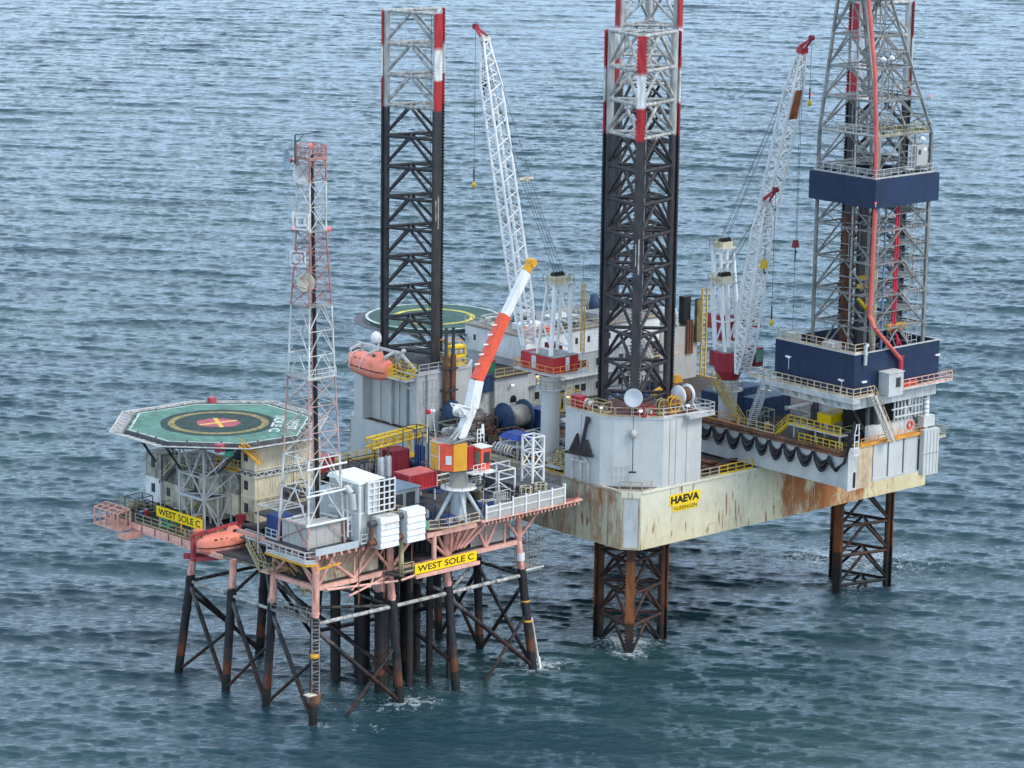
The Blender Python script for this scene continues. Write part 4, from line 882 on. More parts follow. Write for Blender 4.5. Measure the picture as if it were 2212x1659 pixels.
# red standpipe
o = T(FJ, 'red_standpipe', (17.6, -21.2, 33), 'thick pale red pipe running down the front of the derrick and over the navy wall', 'pipe')
MB().path([(19.2, -17.0, 82), (18.2, -20.0, 70), (17.75, -21.0, 62), (17.7, -21.25, 54)], .25, 10).path([(17.7, -21.25, 54), (17.55, -21.2, 41.5), (17.3, -22.3, 40.2), (22.1, -22.35, 35.9)], .25, 10).build('pipe', m['pipe_red'], o)
MB().path([(22.1, -22.35, 35.9), (22.15, -22.35, 32.7)], .26, 10).build('pipe', m['crimson'], o)
MB().path([(22.2, -22.4, 32.8), (25.0, -22.4, 32.85)], .3, 8).build('manifold', m['orange'], o)
for z in (36.2, 33.0): MB().lathe((22.12, -22.35, z), [(.36, 0), (.36, .14)], 12).build('flange', m['crimson'], o)

DC0, DH0 = (22.7, -16.4), 4.65
def dz(z):
    if z <= 62.6: return DC0[0], DC0[1], DH0
    f = (z - 62.6) / 15.2; return DC0[0], DC0[1] + 2.5 * f, DH0 - 2.45 * f
def dcorner(i, z):
    cx, cy, h = dz(z); s = ((-1, -1), (1, -1), (1, 1), (-1, 1))[i]; return Vector((cx + s[0] * h, cy + s[1] * h, z))
der = T(FJ, 'derrick', (22.7, -16.4, 34.1), 'tall grey steel lattice derrick with a navy blue band round its middle', 'derrick')
zs = [34.1, 39.6, 43.6, 47.5, 51.4, 55, 58.5, 62.6, 66.5, 70.1, 73.8, 77.8, 82]
for i in range(4):
    MB().bar(dcorner(i, 34.1), dcorner(i, 62.6), .34).bar(dcorner(i, 62.6), dcorner(i, 82), .32).build('corner_leg', m['steel_truss'], der)
for a, b in zip(zs[:-1], zs[1:]):
    for i in range(4):
        k = (i + 1) % 4; p, q_, r_, s_ = dcorner(i, a), dcorner(k, a), dcorner(i, b), dcorner(k, b); mid = (r_ + s_) / 2
        MB().bar(r_, s_, .26, .2).build('girt', m['steel_truss'], der)
        MB().bar(p, mid, .2, .16).bar(q_, mid, .2, .16).build('knee_brace', m['steel_truss'], der)
sec = 0
for a, b in zip(zs[:-1], zs[1:]):
    for i in (0, 3, 1):
        k = (i + 1) % 4; zm = (a + b) / 2; p, q_ = dcorner(i, zm), dcorner(k, zm); ra, rb = dcorner(i, a), dcorner(k, a)
        MB().bar(p, q_, .11).bar((ra + rb) / 2, p, .08).bar((ra + rb) / 2, q_, .08).build('secondary_brace', m['steel_truss'], der)
    c4 = [dcorner(i, b) for i in range(4)]; MB().bar(c4[0], c4[2], .12).bar(c4[1], c4[3], .12).build('plan_brace', m['grey_pipe'], der)
rgd = random.Random(8); q = MB()
for k in range(34):
    z = rgd.uniform(35, 76); cx, cy, h = dz(z); x, y = cx + rgd.uniform(-.85, .85) * h, cy + rgd.uniform(-.9, .3) * h; q.bar((x, y, z), (x, y, z + rgd.uniform(2, 6)), rgd.choice([.07, .1, .14]))
    if k % 2: q.bar((x, y, z), (x + rgd.uniform(-1.5, 1.5), y + rgd.uniform(-1, 1), z), .1)
q.build('cable_and_pipe_runs', m['grey_pipe'], der)
q = MB()
for k in range(5):
    z = (39.6, 43.6, 47.5, 51.4, 70.1)[k]; cx, cy, h = dz(z); q.box(cx - h * .9, cx + h * .1, cy - h * .95, cy - h * .45, z - .1, z); q.box(cx + h * .3, cx + h * .95, cy - h * .95, cy - h * .1, z + 1.7, z + 1.8)
q.build('grating_step', m['grey_pipe'], der)
for z in (62.6, 66.5, 58.3):
    cx, cy, h = dz(z); pl = MB()
    pl.box(cx - h - .1, cx + h + .1, cy - h - .1, cy - h + 1.3, z - .12, z); pl.box(cx - h - .1, cx - h + 1.3, cy - h + 1.31, cy + h, z - .12, z); pl.box(cx - h + 1.31, cx + h, cy + h - 1.2, cy + h, z - .12, z)
    pl.build('landing', m['grey_pipe'], der)
q = MB()
for k in range(26): q.bar((25.2, -20.6, 35 + k * 1.05), (25.8, -20.6, 35 + k * 1.05), .06)
for x in (25.2, 25.8): q.bar((x, -20.6, 34.2), (x, -20.6, 62), .06)
for k in range(13): q.bar((24.6, -20.9, 35.5 + k * 2.1), (26.4, -20.9, 35.5 + k * 2.1), .05)
for x in (24.6, 26.4): q.bar((x, -20.9, 35), (x, -20.9, 61), .05)
q.build('caged_ladder', m['grey_light'], der)
q = MB()
for i in range(8):
    z0 = 40 + i * 3.9; q.bar((24.4, -12.4, z0), (26.9, -12.4, z0 + 1.9), .3, .12); q.bar((26.9, -12.4, z0 + 1.9), (24.4, -12.4, z0 + 3.8), .3, .12)
q.build('zigzag_stair', m['grey_pipe'], der)
q = MB()
for z in np.arange(34.5, 54, .8): q.bar((18.4, -20.3, z), (19.6, -20.3, z), .09)
for x in (18.4, 19.6): q.bar((x, -20.3, 34.2), (x, -20.3, 54), .1)
MBx = q.build('cable_tray', m['grey_light'], der)
MB().tube((18.2, -20.5, 34.2), (18.2, -20.5, 61), .2, 8).build('mud_pipe', m['black'], der)
MB().tube((20.4, -20.6, 34.2), (20.4, -20.6, 54), .14, 8).build('service_pipe', paint('pipe_blue', (.16, .25, .42), .5, dirt=.2), der)
MB().tube((22.2, -20.7, 39), (22.2, -20.7, 56), .14, 8).tube((22.6, -20.7, 39), (22.6, -20.7, 56), .12, 8).path([(22.6, -20.7, 39), (25.5, -20.9, 34.5)], .13, 8).path([(23.0, -20.8, 38.5), (23.2, -20.9, 34.3)], .13, 8).build('red_hose', m['crimson'], der)
MB().box(21.4, 24.6, -20.75, -20.35, 39.2, 39.9).build('hose_saddle', m['amber'], der)
MB().bar((22.7, -17.0, 34.2), (22.7, -17.0, 50), .8, .5).bar((20.8, -16.4, 44), (22.8, -16.4, 44), .6, .5).bar((20.8, -16.4, 42.5), (22.4, -16.4, 41), .35).bar((20.6, -16.6, 45.0), (22.0, -16.6, 45.0), .6, .5).build('top_drive', m['yellow'], der)
for x, y in ((20.6, -15.2), (24.8, -15.4)): MB().bar((x, y, 34.2), (x, y, 80), .16).build('guide_rail', m['grey_light'], der)
MB().box(22.4, 23.6, -15.0, -14.4, 34.2, 53.5).build('pipe_setback', m['steel_dark'], der)
q = MB()
for k in range(14):
    x = 20.4 + (k % 7) * .28; q.tube((x, -14.2 + (k // 7) * .3, 34.2), (x, -14.2 + (k // 7) * .3, 52.5), .07, 5)
q.build('standing_pipe', m['rust_pipe'], der)
q = MB()
for k in range(11):
    z = 36 + k * 3.9; cx, cy, h = dz(z); q.bar((cx - h * .55, cy - h * .2, z), (cx + h * .9, cy + h * .4, z), .16); q.bar((cx + h * .5, cy - h, z), (cx + h * .5, cy + h, z), .14); q.bar((cx + h * .5, cy - h * .6, z), (cx + h * .8, cy + h * .2, z + 3.8), .13)
q.build('inner_frame', m['grey_pipe'], der)
MB().hull8([(19.5, -18, 79), (25.0, -18, 79), (25, -12, 79), (19.5, -12, 79)], [(20, -17.5, 80.2), (24.6, -17.5, 80.2), (24.6, -12.4, 80.2), (20, -12.4, 80.2)]).build('crown_block', m['steel_dark'], der)
BZ0, BZ1 = 54.4, 57.75; b0u, b1u, b0v, b1v = 16.9, 28.1, -21.95, -11.4
MB().box(b0u, b0u + .12, b0v, b1v, BZ0, BZ1).build('wind_band', m['navy'], der); MB().box(b0u + .121, b1u, b0v, b0v + .12, BZ0, BZ1).build('wind_band', m['navy'], der)
MB().box(b1u - .12, b1u, b0v + .121, b1v, BZ0, BZ1).build('wind_band', m['navy'], der); MB().box(b0u + .121, b1u - .121, b1v - .12, b1v, BZ0, BZ1).build('wind_band', m['navy'], der)
MB().box(b0u + .13, b1u - .13, b0v + .13, b1v - .13, BZ0 + .4, BZ0 + .5).build('monkey_board', m['steel_dark'], der)
q = MB()
for k in range(7): q.bar((b0u + .5, b0v + 1 + k * 1.4, BZ1 + .3), (b0u + 3.4, b0v + 1 + k * 1.4, BZ1 + .3), .12)
q.build('finger_board', m['grey_light'], der)
rail(FJ, [(b0u + .4, b1v - .4, BZ1), (b0u + .4, b0v + .4, BZ1), (b1u - .4, b0v + .4, BZ1)], m['grey_light'], 'grey railing just above the navy band of the derrick', step=1.3)
rail(FJ, [(18.2, -21.0, 62.6), (27.2, -21.0, 62.6), (27.2, -18.5, 62.6)], m['olive_rail'], 'olive railing on the right side of the upper derrick landing', step=1.0)
rail(FJ, [(17.9, -12.3, 62.6), (17.9, -20.9, 62.6)], m['grey_light'], 'grey railing on the left side of the upper derrick landing', step=1.3)
o = T(FJ, 'equipment_cabinet', (24.8, -21.2, 58.8), 'beige cabinet with a small window on the derrick above the navy band', 'cabinet')
MB().box(23.7, 25.6, -22.1, -21.2, 58.9, 61.2).build('body', m['panel_grey'], o); MB().box(24.0, 24.4, -22.13, -22.103, 60.2, 60.8).build('window', m['glass'], o); MB().box(24.9, 25.4, -22.13, -22.103, 60.6, 60.95).build('plate', m['white'], o)
q = MB(); q.box(22.3, 23.5, -22.0, -21.3, 58.5, 58.6)
for x in (22.3, 22.9, 23.5): q.bar((x, -22, 58.6), (x, -22, 61.5), .07)
for z in (59.4, 60.2, 61.4): q.bar((22.3, -22, z), (23.5, -22, z), .06)
q.build('access_frame', m['grey_light'], o)
for k, (x, y, z, lb) in enumerate([(21.3, -18.6, 71.2, 'left of two white flood lamps high on the derrick'), (23.2, -18.2, 71.2, 'right of two white flood lamps high on the derrick'), (25.6, -21.4, 61.8, 'lamp hanging under the right end of the olive derrick landing')]):
    o = T(FJ, 'floodlight', (x, y, z), lb, 'floodlight')
    MB().lathe((x, y, z), [(.12, -.25), (.34, .12), (.36, .2)], 14, 'y').build('lamp_housing', m['white'], o); MB().bar((x, y, z - .7), (x, y, z - .2), .07).build('bracket', m['grey_light'], o)
for p, lb in (((16.6, -11.6, 66.6), 'red warning light on the left of the derrick'), ((27.6, -20.6, 66.6), 'red warning light on the right of the derrick'), ((16.8, -22.1, 55.0), 'red warning light on the corner of the navy band')):
    o = T(FJ, 'warning_light', p, lb, 'warning light')
    MB().lathe(p, [(.06, 0), (.1, .05), (.1, .2), (.04, .25)], 10).build('lens', m['lamp_red'], o); MB().bar((p[0], p[1], p[2] - .3), (p[0] + .4, p[1] + .3, p[2] - .3), .08).bar((p[0], p[1], p[2] - .34), p, .08).build('bracket', m['grey_light'], o)
for x, y, s_, lb in ((16.0, -10.5, 1.4, 'white tank behind the left wind wall railing'), (16.4, -16.4, 1.7, 'white machinery box behind the railing of the left wind wall'), (17.6, -21.2, .7, 'white vent pipe at the front corner of the navy wind wall')):
    if s_ < 1:
        o = T(FJ, 'vent_pipe', (16.0, -22.1, 35.9), lb, 'vent'); MB().path([(16.0, -22.15, 36.0), (16.0, -22.15, 38.1), (16.6, -21.9, 38.3)], .22, 10).build('pipe', m['off_white'], o); MB().lathe((16.0, -22.15, 37.2), [(.3, 0), (.3, .12)], 10).build('flange', m['off_white'], o)
    else: box_unit(FJ, x, y, 36.6 if s_ > 1.5 else 36.9, s_, s_, 1.2, m['off_white'], lb, 'machine box', 'machine_box')

# ------------------------------------------------------------------ lattice boom pedestal cranes
def lattice(mb_ch, mb_lc, P, Q, side, up, w0, w1, h0, h1, n, rc, rl):
    P, Q = Vector(P), Vector(Q); side = Vector(side).normalized(); d = (Q - P).normalized(); upv = side.cross(d).normalized()
    def cr(i, f):
        w_ = w0 + (w1 - w0) * f; h_ = h0 + (h1 - h0) * f; s = ((-1, -1), (1, -1), (1, 1), (-1, 1))[i]; return P + (Q - P) * f + side * (s[0] * w_ / 2) + upv * (s[1] * h_ / 2)
    for i in range(4): mb_ch.append(MB().tube(cr(i, 0), cr(i, 1), rc, 8))
    for j in range(n):
        for i in range(4):
            k = (i + 1) % 4; a, b = j / n, (j + 1) / n; mm = (a + b) / 2
            mb_lc.tube(cr(i, a), cr(k, mm), rl, 5).tube(cr(k, mm), cr(i, b), rl, 5)
def crane(u, v, zc, zh, foot, head, jib, gtop, hd, label, labels2, hw_=1.6, hooks=(), drum=False, tipw=.9, houseL=5.5, zped=21.0, spread=None, red_house=True, rustband=None):
    """pedestal, slew collar, machinery house with cab, A-frame gantry, lattice boom with jib, ropes"""
    o = T(FJ, 'pedestal_crane', (u, v, zped), label, 'crane', 'lattice boom cranes of the jack-up rig')
    D = Vector((hd[0], hd[1], 0)).normalized(); Sd = Vector((-D.y, D.x, 0)); c = Vector((u, v, 0)); Zv = Vector((0, 0, 1))
    MB().lathe((u, v, 0), [(1.15, zped), (1.15, zc - 1.2), (1.2, zc - .6), (1.2, zc + 1.6)], 24).build('pedestal', m['grey_blue'], o)
    MB().lathe((u, v, 0), [(1.25, zc - .1), (1.9, zc), (1.9, zc + .12), (1.25, zc + .14)], 20).build('collar_platform', m['off_white'], o)
    rr = MB()
    for k in range(12):
        a0, a1 = 2 * PI * k / 12, 2 * PI * (k + 1) / 12; p, q_ = c + Vector((1.85 * math.cos(a0), 1.85 * math.sin(a0), zc + .12)), c + Vector((1.85 * math.cos(a1), 1.85 * math.sin(a1), zc + .12))
        rr.bar(p, p + Zv, .06); rr.bar(p + Zv, q_ + Zv, .06); rr.bar(p + Zv * .5, q_ + Zv * .5, .05)
    rr.build('collar_rail', m['olive_rail'], o)
    MB().lathe((u, v, 0), [(1.25, zc + 1.6), (2.3, zh), (2.3, zh + .15)] if not drum else [(1.2, zh - .6), (1.35, zh - .3), (1.8, zh + .7), (2.0, zh + 2.95), (1.9, zh + 3.0)], 12, smooth=False).build('slew_cone', m['crane_red'], o)
    if drum: zh += .9
    B = lambda a, b, z: c + D * a + Sd * b + Zv * z
    def obox(a0, a1, b0, b1, z0, z1): return MB().hull8([B(a0, b0, z0), B(a1, b0, z0), B(a1, b1, z0), B(a0, b1, z0)], [B(a0, b0, z1), B(a1, b0, z1), B(a1, b1, z1), B(a0, b1, z1)])
    ho = obox(-houseL * .45, houseL * (.55 if not drum else .3), -hw_, hw_, zh + .16, zh + 2.1).build('machinery_house', m['red' if not drum else 'crane_red'], o)
    obox(-houseL * .46, houseL * .3, -hw_ - .03, hw_ + .03, zh + 2.1, zh + 2.2).build('roof', m['grey_pipe'], ho)
    obox(.5, 1.3, hw_ + .003, hw_ + .05, zh + .3, zh + 1.9).build('door', m['grey_light'], ho); obox(-houseL * .45 - .05, -houseL * .45 - .003, -.5, .1, zh + .3, zh + 2.0).build('door', m['white'], ho)
    if not drum: obox(-houseL * .45 - .9, houseL * .55 + .4, -hw_ - .9, hw_ + .9, zh, zh + .12).build('walkway', m['grey_light'], o)
    rl = MB(); cs_ = [B(-houseL * .45 - .85, -hw_ - .85, zh + .12), B(houseL * .55 + .35, -hw_ - .85, zh + .12), B(houseL * .55 + .35, hw_ + .85, zh + .12), B(-houseL * .45 - .85, hw_ + .85, zh + .12)]
    for k in range(4):
        p, q_ = cs_[k], cs_[(k + 1) % 4]; n = 5
        for z in (.5, 1.05): rl.bar(p + Zv * z, q_ + Zv * z, .07)
        for j in range(n): pp = p + (q_ - p) * (j / n); rl.bar(pp, pp + Zv * 1.05, .07)
    if not drum: rl.build('walkway_rail', m['orange_rail'], o)
    s_cab = labels2.get('cab', 1)
    cb = obox(houseL * .3, houseL * .3 + 1.7, s_cab * (hw_ + .06), s_cab * (hw_ + 1.5), zh + .3, zh + 2.6).build('cab', m['red_dark'], o)
    obox(houseL * .3 + 1.701, houseL * .3 + 1.74, s_cab * (hw_ + .2), s_cab * (hw_ + 1.35), zh + .9, zh + 2.4).build('window', m['glass_green'], cb); obox(houseL * .3 + .25, houseL * .3 + 1.5, s_cab * (hw_ + 1.501), s_cab * (hw_ + 1.53), zh + 1.2, zh + 2.3).build('window', m['glass_green'], cb)
    G = Vector(gtop); gl = []
    for sg in (-1, 1):
        MB().bar(B(-houseL * .28, sg * hw_ * .8, zh + 2.1), G + Sd * (sg * 1.2) - D * .6, .4).build('gantry_leg', m['white'], o); MB().bar(B(houseL * .12, sg * hw_ * .8, zh + 2.1), G + Sd * (sg * 1.2) + D * .7, .3).build('gantry_leg', m['white'], o)
    q = MB()
    for f0, f1 in ((.1, .45), (.45, .8)):
        for sg in (-1, 1):
            a0 = B(-houseL * .28, sg * hw_ * .8, zh + 2.1).lerp(G + Sd * sg * 1.1 - D * .6, f0); a1 = B(houseL * .12, sg * hw_ * .8, zh + 2.1).lerp(G + Sd * sg * 1.1 + D * .7, f0)
            b1_ = B(houseL * .12, sg * hw_ * .8, zh + 2.1).lerp(G + Sd * sg * 1.1 + D * .7, f1); q.bar(a0, a1, .18).bar(a0, b1_, .16)
        a0, a1 = [B(houseL * .12, sg * hw_ * .8, zh + 2.1).lerp(G + Sd * sg * 1.1 + D * .7, f1) for sg in (-1, 1)]; q.bar(a0, a1, .18)
    q.build('gantry_brace', m['white'], o)
    gp = MB(); 
    def gbox(mb, a0, a1, b0, b1, z0, z1): return mb.hull8([G + D * x + Sd * y + Zv * z0 for x, y in ((a0, b0), (a1, b0), (a1, b1), (a0, b1))], [G + D * x + Sd * y + Zv * z1 for x, y in ((a0, b0), (a1, b0), (a1, b1), (a0, b1))])
    gbox(gp, -1.1, 1.3, -1.5, 1.5, 0, .16); gp.build('gantry_platform', m['off_white'], o)
    gbox(MB(), -.6, .7, -1.1, 1.1, .16, .95).build('sheave_block', m['cream'], o)
    sv = MB()
    for k in range(4):
        p = G + Sd * (-.75 + .5 * k) + Zv * 1.05 + D * .3; sv.tube(p - Sd * .06, p + Sd * .06, .42, 12)
    sv.build('sheave', m['black'], o)
    gr = MB()
    for x0_, y0_, x1_, y1_ in ((-1.05, -1.45, 1.25, -1.45), (-1.05, 1.45, 1.25, 1.45), (-1.05, -1.45, -1.05, 1.45)):
        p, q_ = G + D * x0_ + Sd * y0_ + Zv * .16, G + D * x1_ + Sd * y1_ + Zv * .16
        for z in (.5, 1.0): gr.bar(p + Zv * z, q_ + Zv * z, .06)
        for j in range(4): pp = p + (q_ - p) * (j / 3); gr.bar(pp, pp + Zv, .06)
    gr.build('platform_rail', m['olive_rail'], o)
    # boom: tapered foot, long body, tapered head
    F, Hd = Vector(foot), Vector(head); d = (Hd - F); L = d.length; d.normalize(); f1, f2 = .15, .86
    A, Bm = F + d * (L * f1), F + d * (L * f2); ch = []; lc = MB()
    bw, bh = 2.05, 1.5
    lattice(ch, lc, F, A, Sd, Zv, 1.9, bw, .35, bh, 5, .17, .09); lattice(ch, lc, A, Bm, Sd, Zv, bw, bw, bh, bh, 12, .17, .085); lattice(ch, lc, Bm, Hd, Sd, Zv, bw, tipw, bh, .6, 4, .15, .085)
    bo = ch[0].build('boom_chord', m['white'], o)
    for mbx in ch[1:]: mbx.build('boom_chord', m['white'], o)
    lc.build('boom_lacing', m['white'], o)
    hb = MB(); hb.hull8([Hd + Sd * a + d.cross(Sd) * b for a, b in ((-.7, -.45), (.7, -.45), (.7, .45), (-.7, .45))], [Hd + d * .7 + Sd * a + d.cross(Sd) * b for a, b in ((-.6, -.4), (.6, -.4), (.6, .4), (-.6, .4))]); hb.build('boom_head', m['white_dirty'] if not rustband else m['red'], o)
    J = Vector(jib); jb = MB()
    for sg in (-1, 1): jb.bar(Hd + d * .6 + Sd * (.55 * sg), J + Sd * (.18 * sg), .2)
    nn = d.cross(Sd); nn = nn if nn.z > 0 else -nn
    jb.bar(Hd + d * .6 + nn * .7, J, .16).bar(Hd + d * .6 - nn * .5, J, .16); jb.bar(Hd.lerp(J, .6) - Sd * .35, Hd.lerp(J, .6) + Sd * .35, .14)
    jb.build('fly_jib', m['red'], o); MB().tube(J - Sd * .25, J + Sd * .25, .36, 12).build('jib_sheave', m['red_dark'], o)
    ro = MB()
    if spread is not None:
        SP = Vector(spread)
        sp = MB(); sp.tube(SP - Sd * 1.1, SP + Sd * 1.1, .22, 8); sp.box(SP.x - .3, SP.x + .3, SP.y - .3, SP.y + .3, SP.z - .2, SP.z + .25); sp.build('bridle_spreader', m['cream'], o)
        for b in (-.9, .9): ro.tube(SP + Sd * b, Hd + Sd * (b * .6), .035, 5)
        for b in (-.7, -.25, .25, .7): ro.tube(G + Sd * b + Zv * 1.2, SP + Sd * b, .03, 5)
    else:
        for b in (-.7, -.35, .35, .7): ro.tube(G + Sd * b + Zv * 1.2, Hd + Sd * (b * .5), .03, 5)
    ro.build('pendant_rope', m['wire'], o)
    if rustband:
        a, b = F.lerp(Hd, rustband[0]), F.lerp(Hd, rustband[1]); nb_ = nn * (bh / 2 + .13)
        MB().hull8([a - Sd * .75 - nb_, a + Sd * .75 - nb_, b + Sd * .6 - nb_, b - Sd * .6 - nb_], [a - Sd * .75 - nb_ * 1.03, a + Sd * .75 - nb_ * 1.03, b + Sd * .6 - nb_ * 1.03, b - Sd * .6 - nb_ * 1.03]).build('boom_panel', m['rust_plate'], o)
    for (hx, hz, kind, lb) in hooks:
        tip = J if kind == 'whip' else Hd; hp = Vector((tip.x, tip.y, hz))
        k = T(FJ, 'crane_hook', (hp.x, hp.y, hz - .6), lb, 'hook')
        rp = MB(); rp.tube(hp + Zv * .5, tip, .03, 5)
        if kind != 'whip': rp.tube(hp + Zv * .5 + Sd * .25, tip + Sd * .3, .03, 5)
        rp.build('hoist_rope', m['wire'], k)
        if kind == 'whip':
            MB().tube(hp + Zv * 1.9, hp + Zv * .3, .09, 6).build('overhaul_weight', m['black'], k); MB().lathe(hp, [(.04, -.5), (.24, -.35), (.3, 0), (.12, .35)], 10).build('block', m['yellow'], k)
        elif kind == 'ball': MB().lathe(hp, [(.05, -.55), (.4, -.4), (.58, 0), (.4, .4), (.1, .6)], 14).build('ball', m['anchor'], k); MB().tube(hp - Zv * .5, hp - Zv * 1.6, .09, 6).build('shank', m['black'], k)
        else:
            MB().hull8([hp + Vector((-.5, -.25, -.5)), hp + Vector((.5, -.25, -.5)), hp + Vector((.5, .25, -.5)), hp + Vector((-.5, .25, -.5))], [hp + Vector((-.3, -.2, .5)), hp + Vector((.3, -.2, .5)), hp + Vector((.3, .2, .5)), hp + Vector((-.3, .2, .5))]).build('block', m['red_dark'] if kind == 'redblock' else m['yellow'], k)
            MB().path([hp + Vector((0, 0, -.5)), hp + Vector((0, 0, -.95)), hp + Vector((.2, 0, -1.2)), hp + Vector((.36, 0, -1.0))], .08, 6).build('hook', m['black'], k)
            if kind == 'redblock': MB().tube(hp - Zv * 1.0, hp - Zv * 15.0, .03, 5).tube(hp - Zv * .9, hp - Zv * 2.2, .1, 6).build('sling', m['wire'], k)
    return o
paint('rust_plate', (.30, .10, .035), .7, rust=.5, dirt=.3)
crane(-2.9, 11.8, 29.9, 32.2, (-2.9, 15.9, 34.6), (-2.9, 24.76, 71.0), (-2.9, 26.5, 72.7), (-2.9, 10.6, 43.0), (0, 1), 'lattice crane on the left rig side, red house, boom leaning up to the left', {'cab': -1}, hw_=2.0, houseL=6.0,
      hooks=((0, 65.5, 'ball', 'dark hook ball hanging beside the top of the left lattice boom'), (0, 53.2, 'whip', 'small yellow hook on a thin rope left of the left lattice boom')), spread=(-2.9, 16.9, 55.0))
crane(17.0, 1.1, 28.9, 30.8, (17.0, -1.2, 31.4), (17.0, -4.35, 52.6), (17.0, -5.9, 54.7), (17.0, 2.6, 42.0), (0, -1), 'nearer lattice crane beside the drill floor, its shorter boom ending in a red jib', {'cab': 1}, hw_=1.5, houseL=4.2, zped=25.12, drum=True,
      hooks=((0, 45.4, 'block', 'yellow hook block close to the white boom right of the middle leg'), (0, 38.5, 'whip', 'small yellow hook on a thin rope left of the derrick')))
crane(37.0, 21.0, 28.6, 30.0, (37.0, 18.6, 30.2), (37.0, 9.21, 68.6), (37.0, 7.6, 70.6), (37.0, 22.2, 41.6), (0, -1), 'far lattice crane behind, its long boom with a rusty panel near the red tip', {'cab': 1}, hw_=1.7, houseL=4.6, drum=True,
      hooks=((0, 44.0, 'redblock', 'dark red hook block hanging just left of the derrick'), (0, 62.4, 'whip', 'small hook on a thin rope beside the rusty boom panel')), rustband=(.78, .88))

# ------------------------------------------------------------------ accommodation block and helideck of the rig
acc = T(FJ, 'accommodation_block', (24, 40, 21), 'long white and grey accommodation block across the back of the jack-up rig', 'accommodation')
MB().box(13.6, 38.0, 34.8, 47.0, 27.1, 30.35).build('upper_wall', m['white'], acc)
MB().box(13.4, 38.2, 34.6, 47.2, 30.35, 30.5).build('roof', m['grey_mid'], acc)
w_ = MB(); w_.corr((14.0, 35.0), (35.5, 35.0), 21.0, 27.1, (0, -1), .08, .55); w_.box(14.0, 14.02, 35.0, 46.8, 21, 27.1); w_.build('lower_wall', m['grey_light'], acc)
MB().box(13.2, 36, 34.2, 34.9, 24.0, 24.12).build('ledge', m['off_white'], acc)
for z in (21.9, 25.1):
    for u in (15.4, 16.6, 18.8, 20.0, 22.6, 23.8, 26.4, 27.6, 30.6, 31.8):
        a = MB().box(u, u + .75, 34.86, 34.9, z, z + 1.0).build('window', m['glass'], acc); MB().box(u - .08, u + .83, 34.855, 34.895, z - .09, z - .003).box(u - .08, u + .83, 34.855, 34.895, z + 1.003, z + 1.09).build('frame', m['off_white'], a)
for u in (15.6, 18.6, 22.4, 24.6, 28.4, 31.5, 34.4): 
    a = MB().box(u, u + .45, 34.76, 34.795, 28.5, 29.3).build('window', m['glass'], acc); MB().box(u - .07, u + .52, 34.77, 34.797, 28.43, 28.497).build('frame', m['grey_light'], a)
for v in (44.8,): MB().box(13.56, 13.597, v, v + .45, 28.5, 29.3).build('window', m['glass'], acc)
q = MB(); q.box(13.58, 13.597, 40.6, 40.66, 27.2, 30.3); q.box(20.0, 20.05, 34.78, 34.797, 27.2, 30.3); q.build('plate_seam', m['grey_light'], acc)
MB().hull8([(38.25, 34.9, 21), (45.4, 34.9, 21), (45.4, 36.1, 21), (38.25, 36.1, 21)], [(38.25, 34.9, 28.3), (45.4, 34.9, 28.3), (45.4, 36.1, 28.3), (38.25, 36.1, 28.3)]).build('engine_house', m['panel_grey'], acc)
rail(FJ, [(13.5, 46.9, 30.5), (13.5, 34.8, 30.5)], m['tan_rail'], 'tan roof railing on the left edge of the white accommodation block', t=.07)
rail(FJ, [(13.6, 34.7, 30.5), (37.8, 34.7, 30.5)], m['tan_rail'], 'long tan roof railing along the front of the white accommodation block', t=.07, step=2)
# roof gear
rg = random.Random(5)
for k, (u, v, a, b, h, mt, lb) in enumerate([(17.5, 38.5, 3.6, 2.8, .9, 'white', 'white roof housing on the accommodation block behind the red telescopic boom'), (24.0, 39.5, 4.2, 3.0, 1.0, 'off_white', 'wide off-white roof housing behind the left crane gantry'), (20.6, 43.6, 2.4, 2.4, 1.3, 'grey_light', 'grey ventilation box at the back of the accommodation roof'), (15.5, 37.0, 1.5, 1.5, .7, 'orange', 'orange raft canister box on the accommodation roof corner'), (18.2, 36.0, 1.2, 1.2, .7, 'orange', 'second orange raft box along the accommodation roof front'), (29.5, 38.0, 3, 3, 1.1, 'grey', 'grey roof unit behind the nearest rig leg')]):
    box_unit(FJ, u, v, 30.5, a, b, h, m[mt], lb, 'roof unit', 'roof_unit')
for k, (u, v, h, lb) in enumerate([(27.5, 45.0, 4.2, 'thin white whip aerial on the accommodation roof'), (30.0, 44.5, 5.0, 'aerial mast with a small box on the accommodation roof, next to the blue cover'), (26.0, 37.0, 3.0, 'short aerial on the accommodation roof by the crane gantry')]):
    o = T(FJ, 'radio_mast', (u, v, 30.5), lb, 'aerial'); MB().tube((u, v, 30.5), (u, v, 30.5 + h), .06, 6, .03).build('pole', m['white'], o); MB().bar((u - .5, v, 30.5 + h * .6), (u + .5, v, 30.5 + h * .6), .06).box(u - .15, u + .15, v - .15, v + .15, 30.5 + h * .62, 30.5 + h * .75).build('crossarm', m['white'], o)
o = T(FJ, 'lifting_arch', (31.0, 41.0, 30.5), 'dark blue conical covered radar on the accommodation roof left of the nearest leg', 'covered radar')
MB().lathe((31.5, 41.0, 30.5), [(1.0, 0), (1.15, .4), (1.0, 1.6), (.5, 2.7), (.1, 2.9)], 14).build('cover', m['blue_dark'], o); MB().path([(30.1, 40.6, 30.5), (30.0, 40.6, 32.2), (30.4, 40.7, 33.2)], .1, 6).build('hoist_arm', m['olive_rail'], o)
o.name = 'covered_radar'
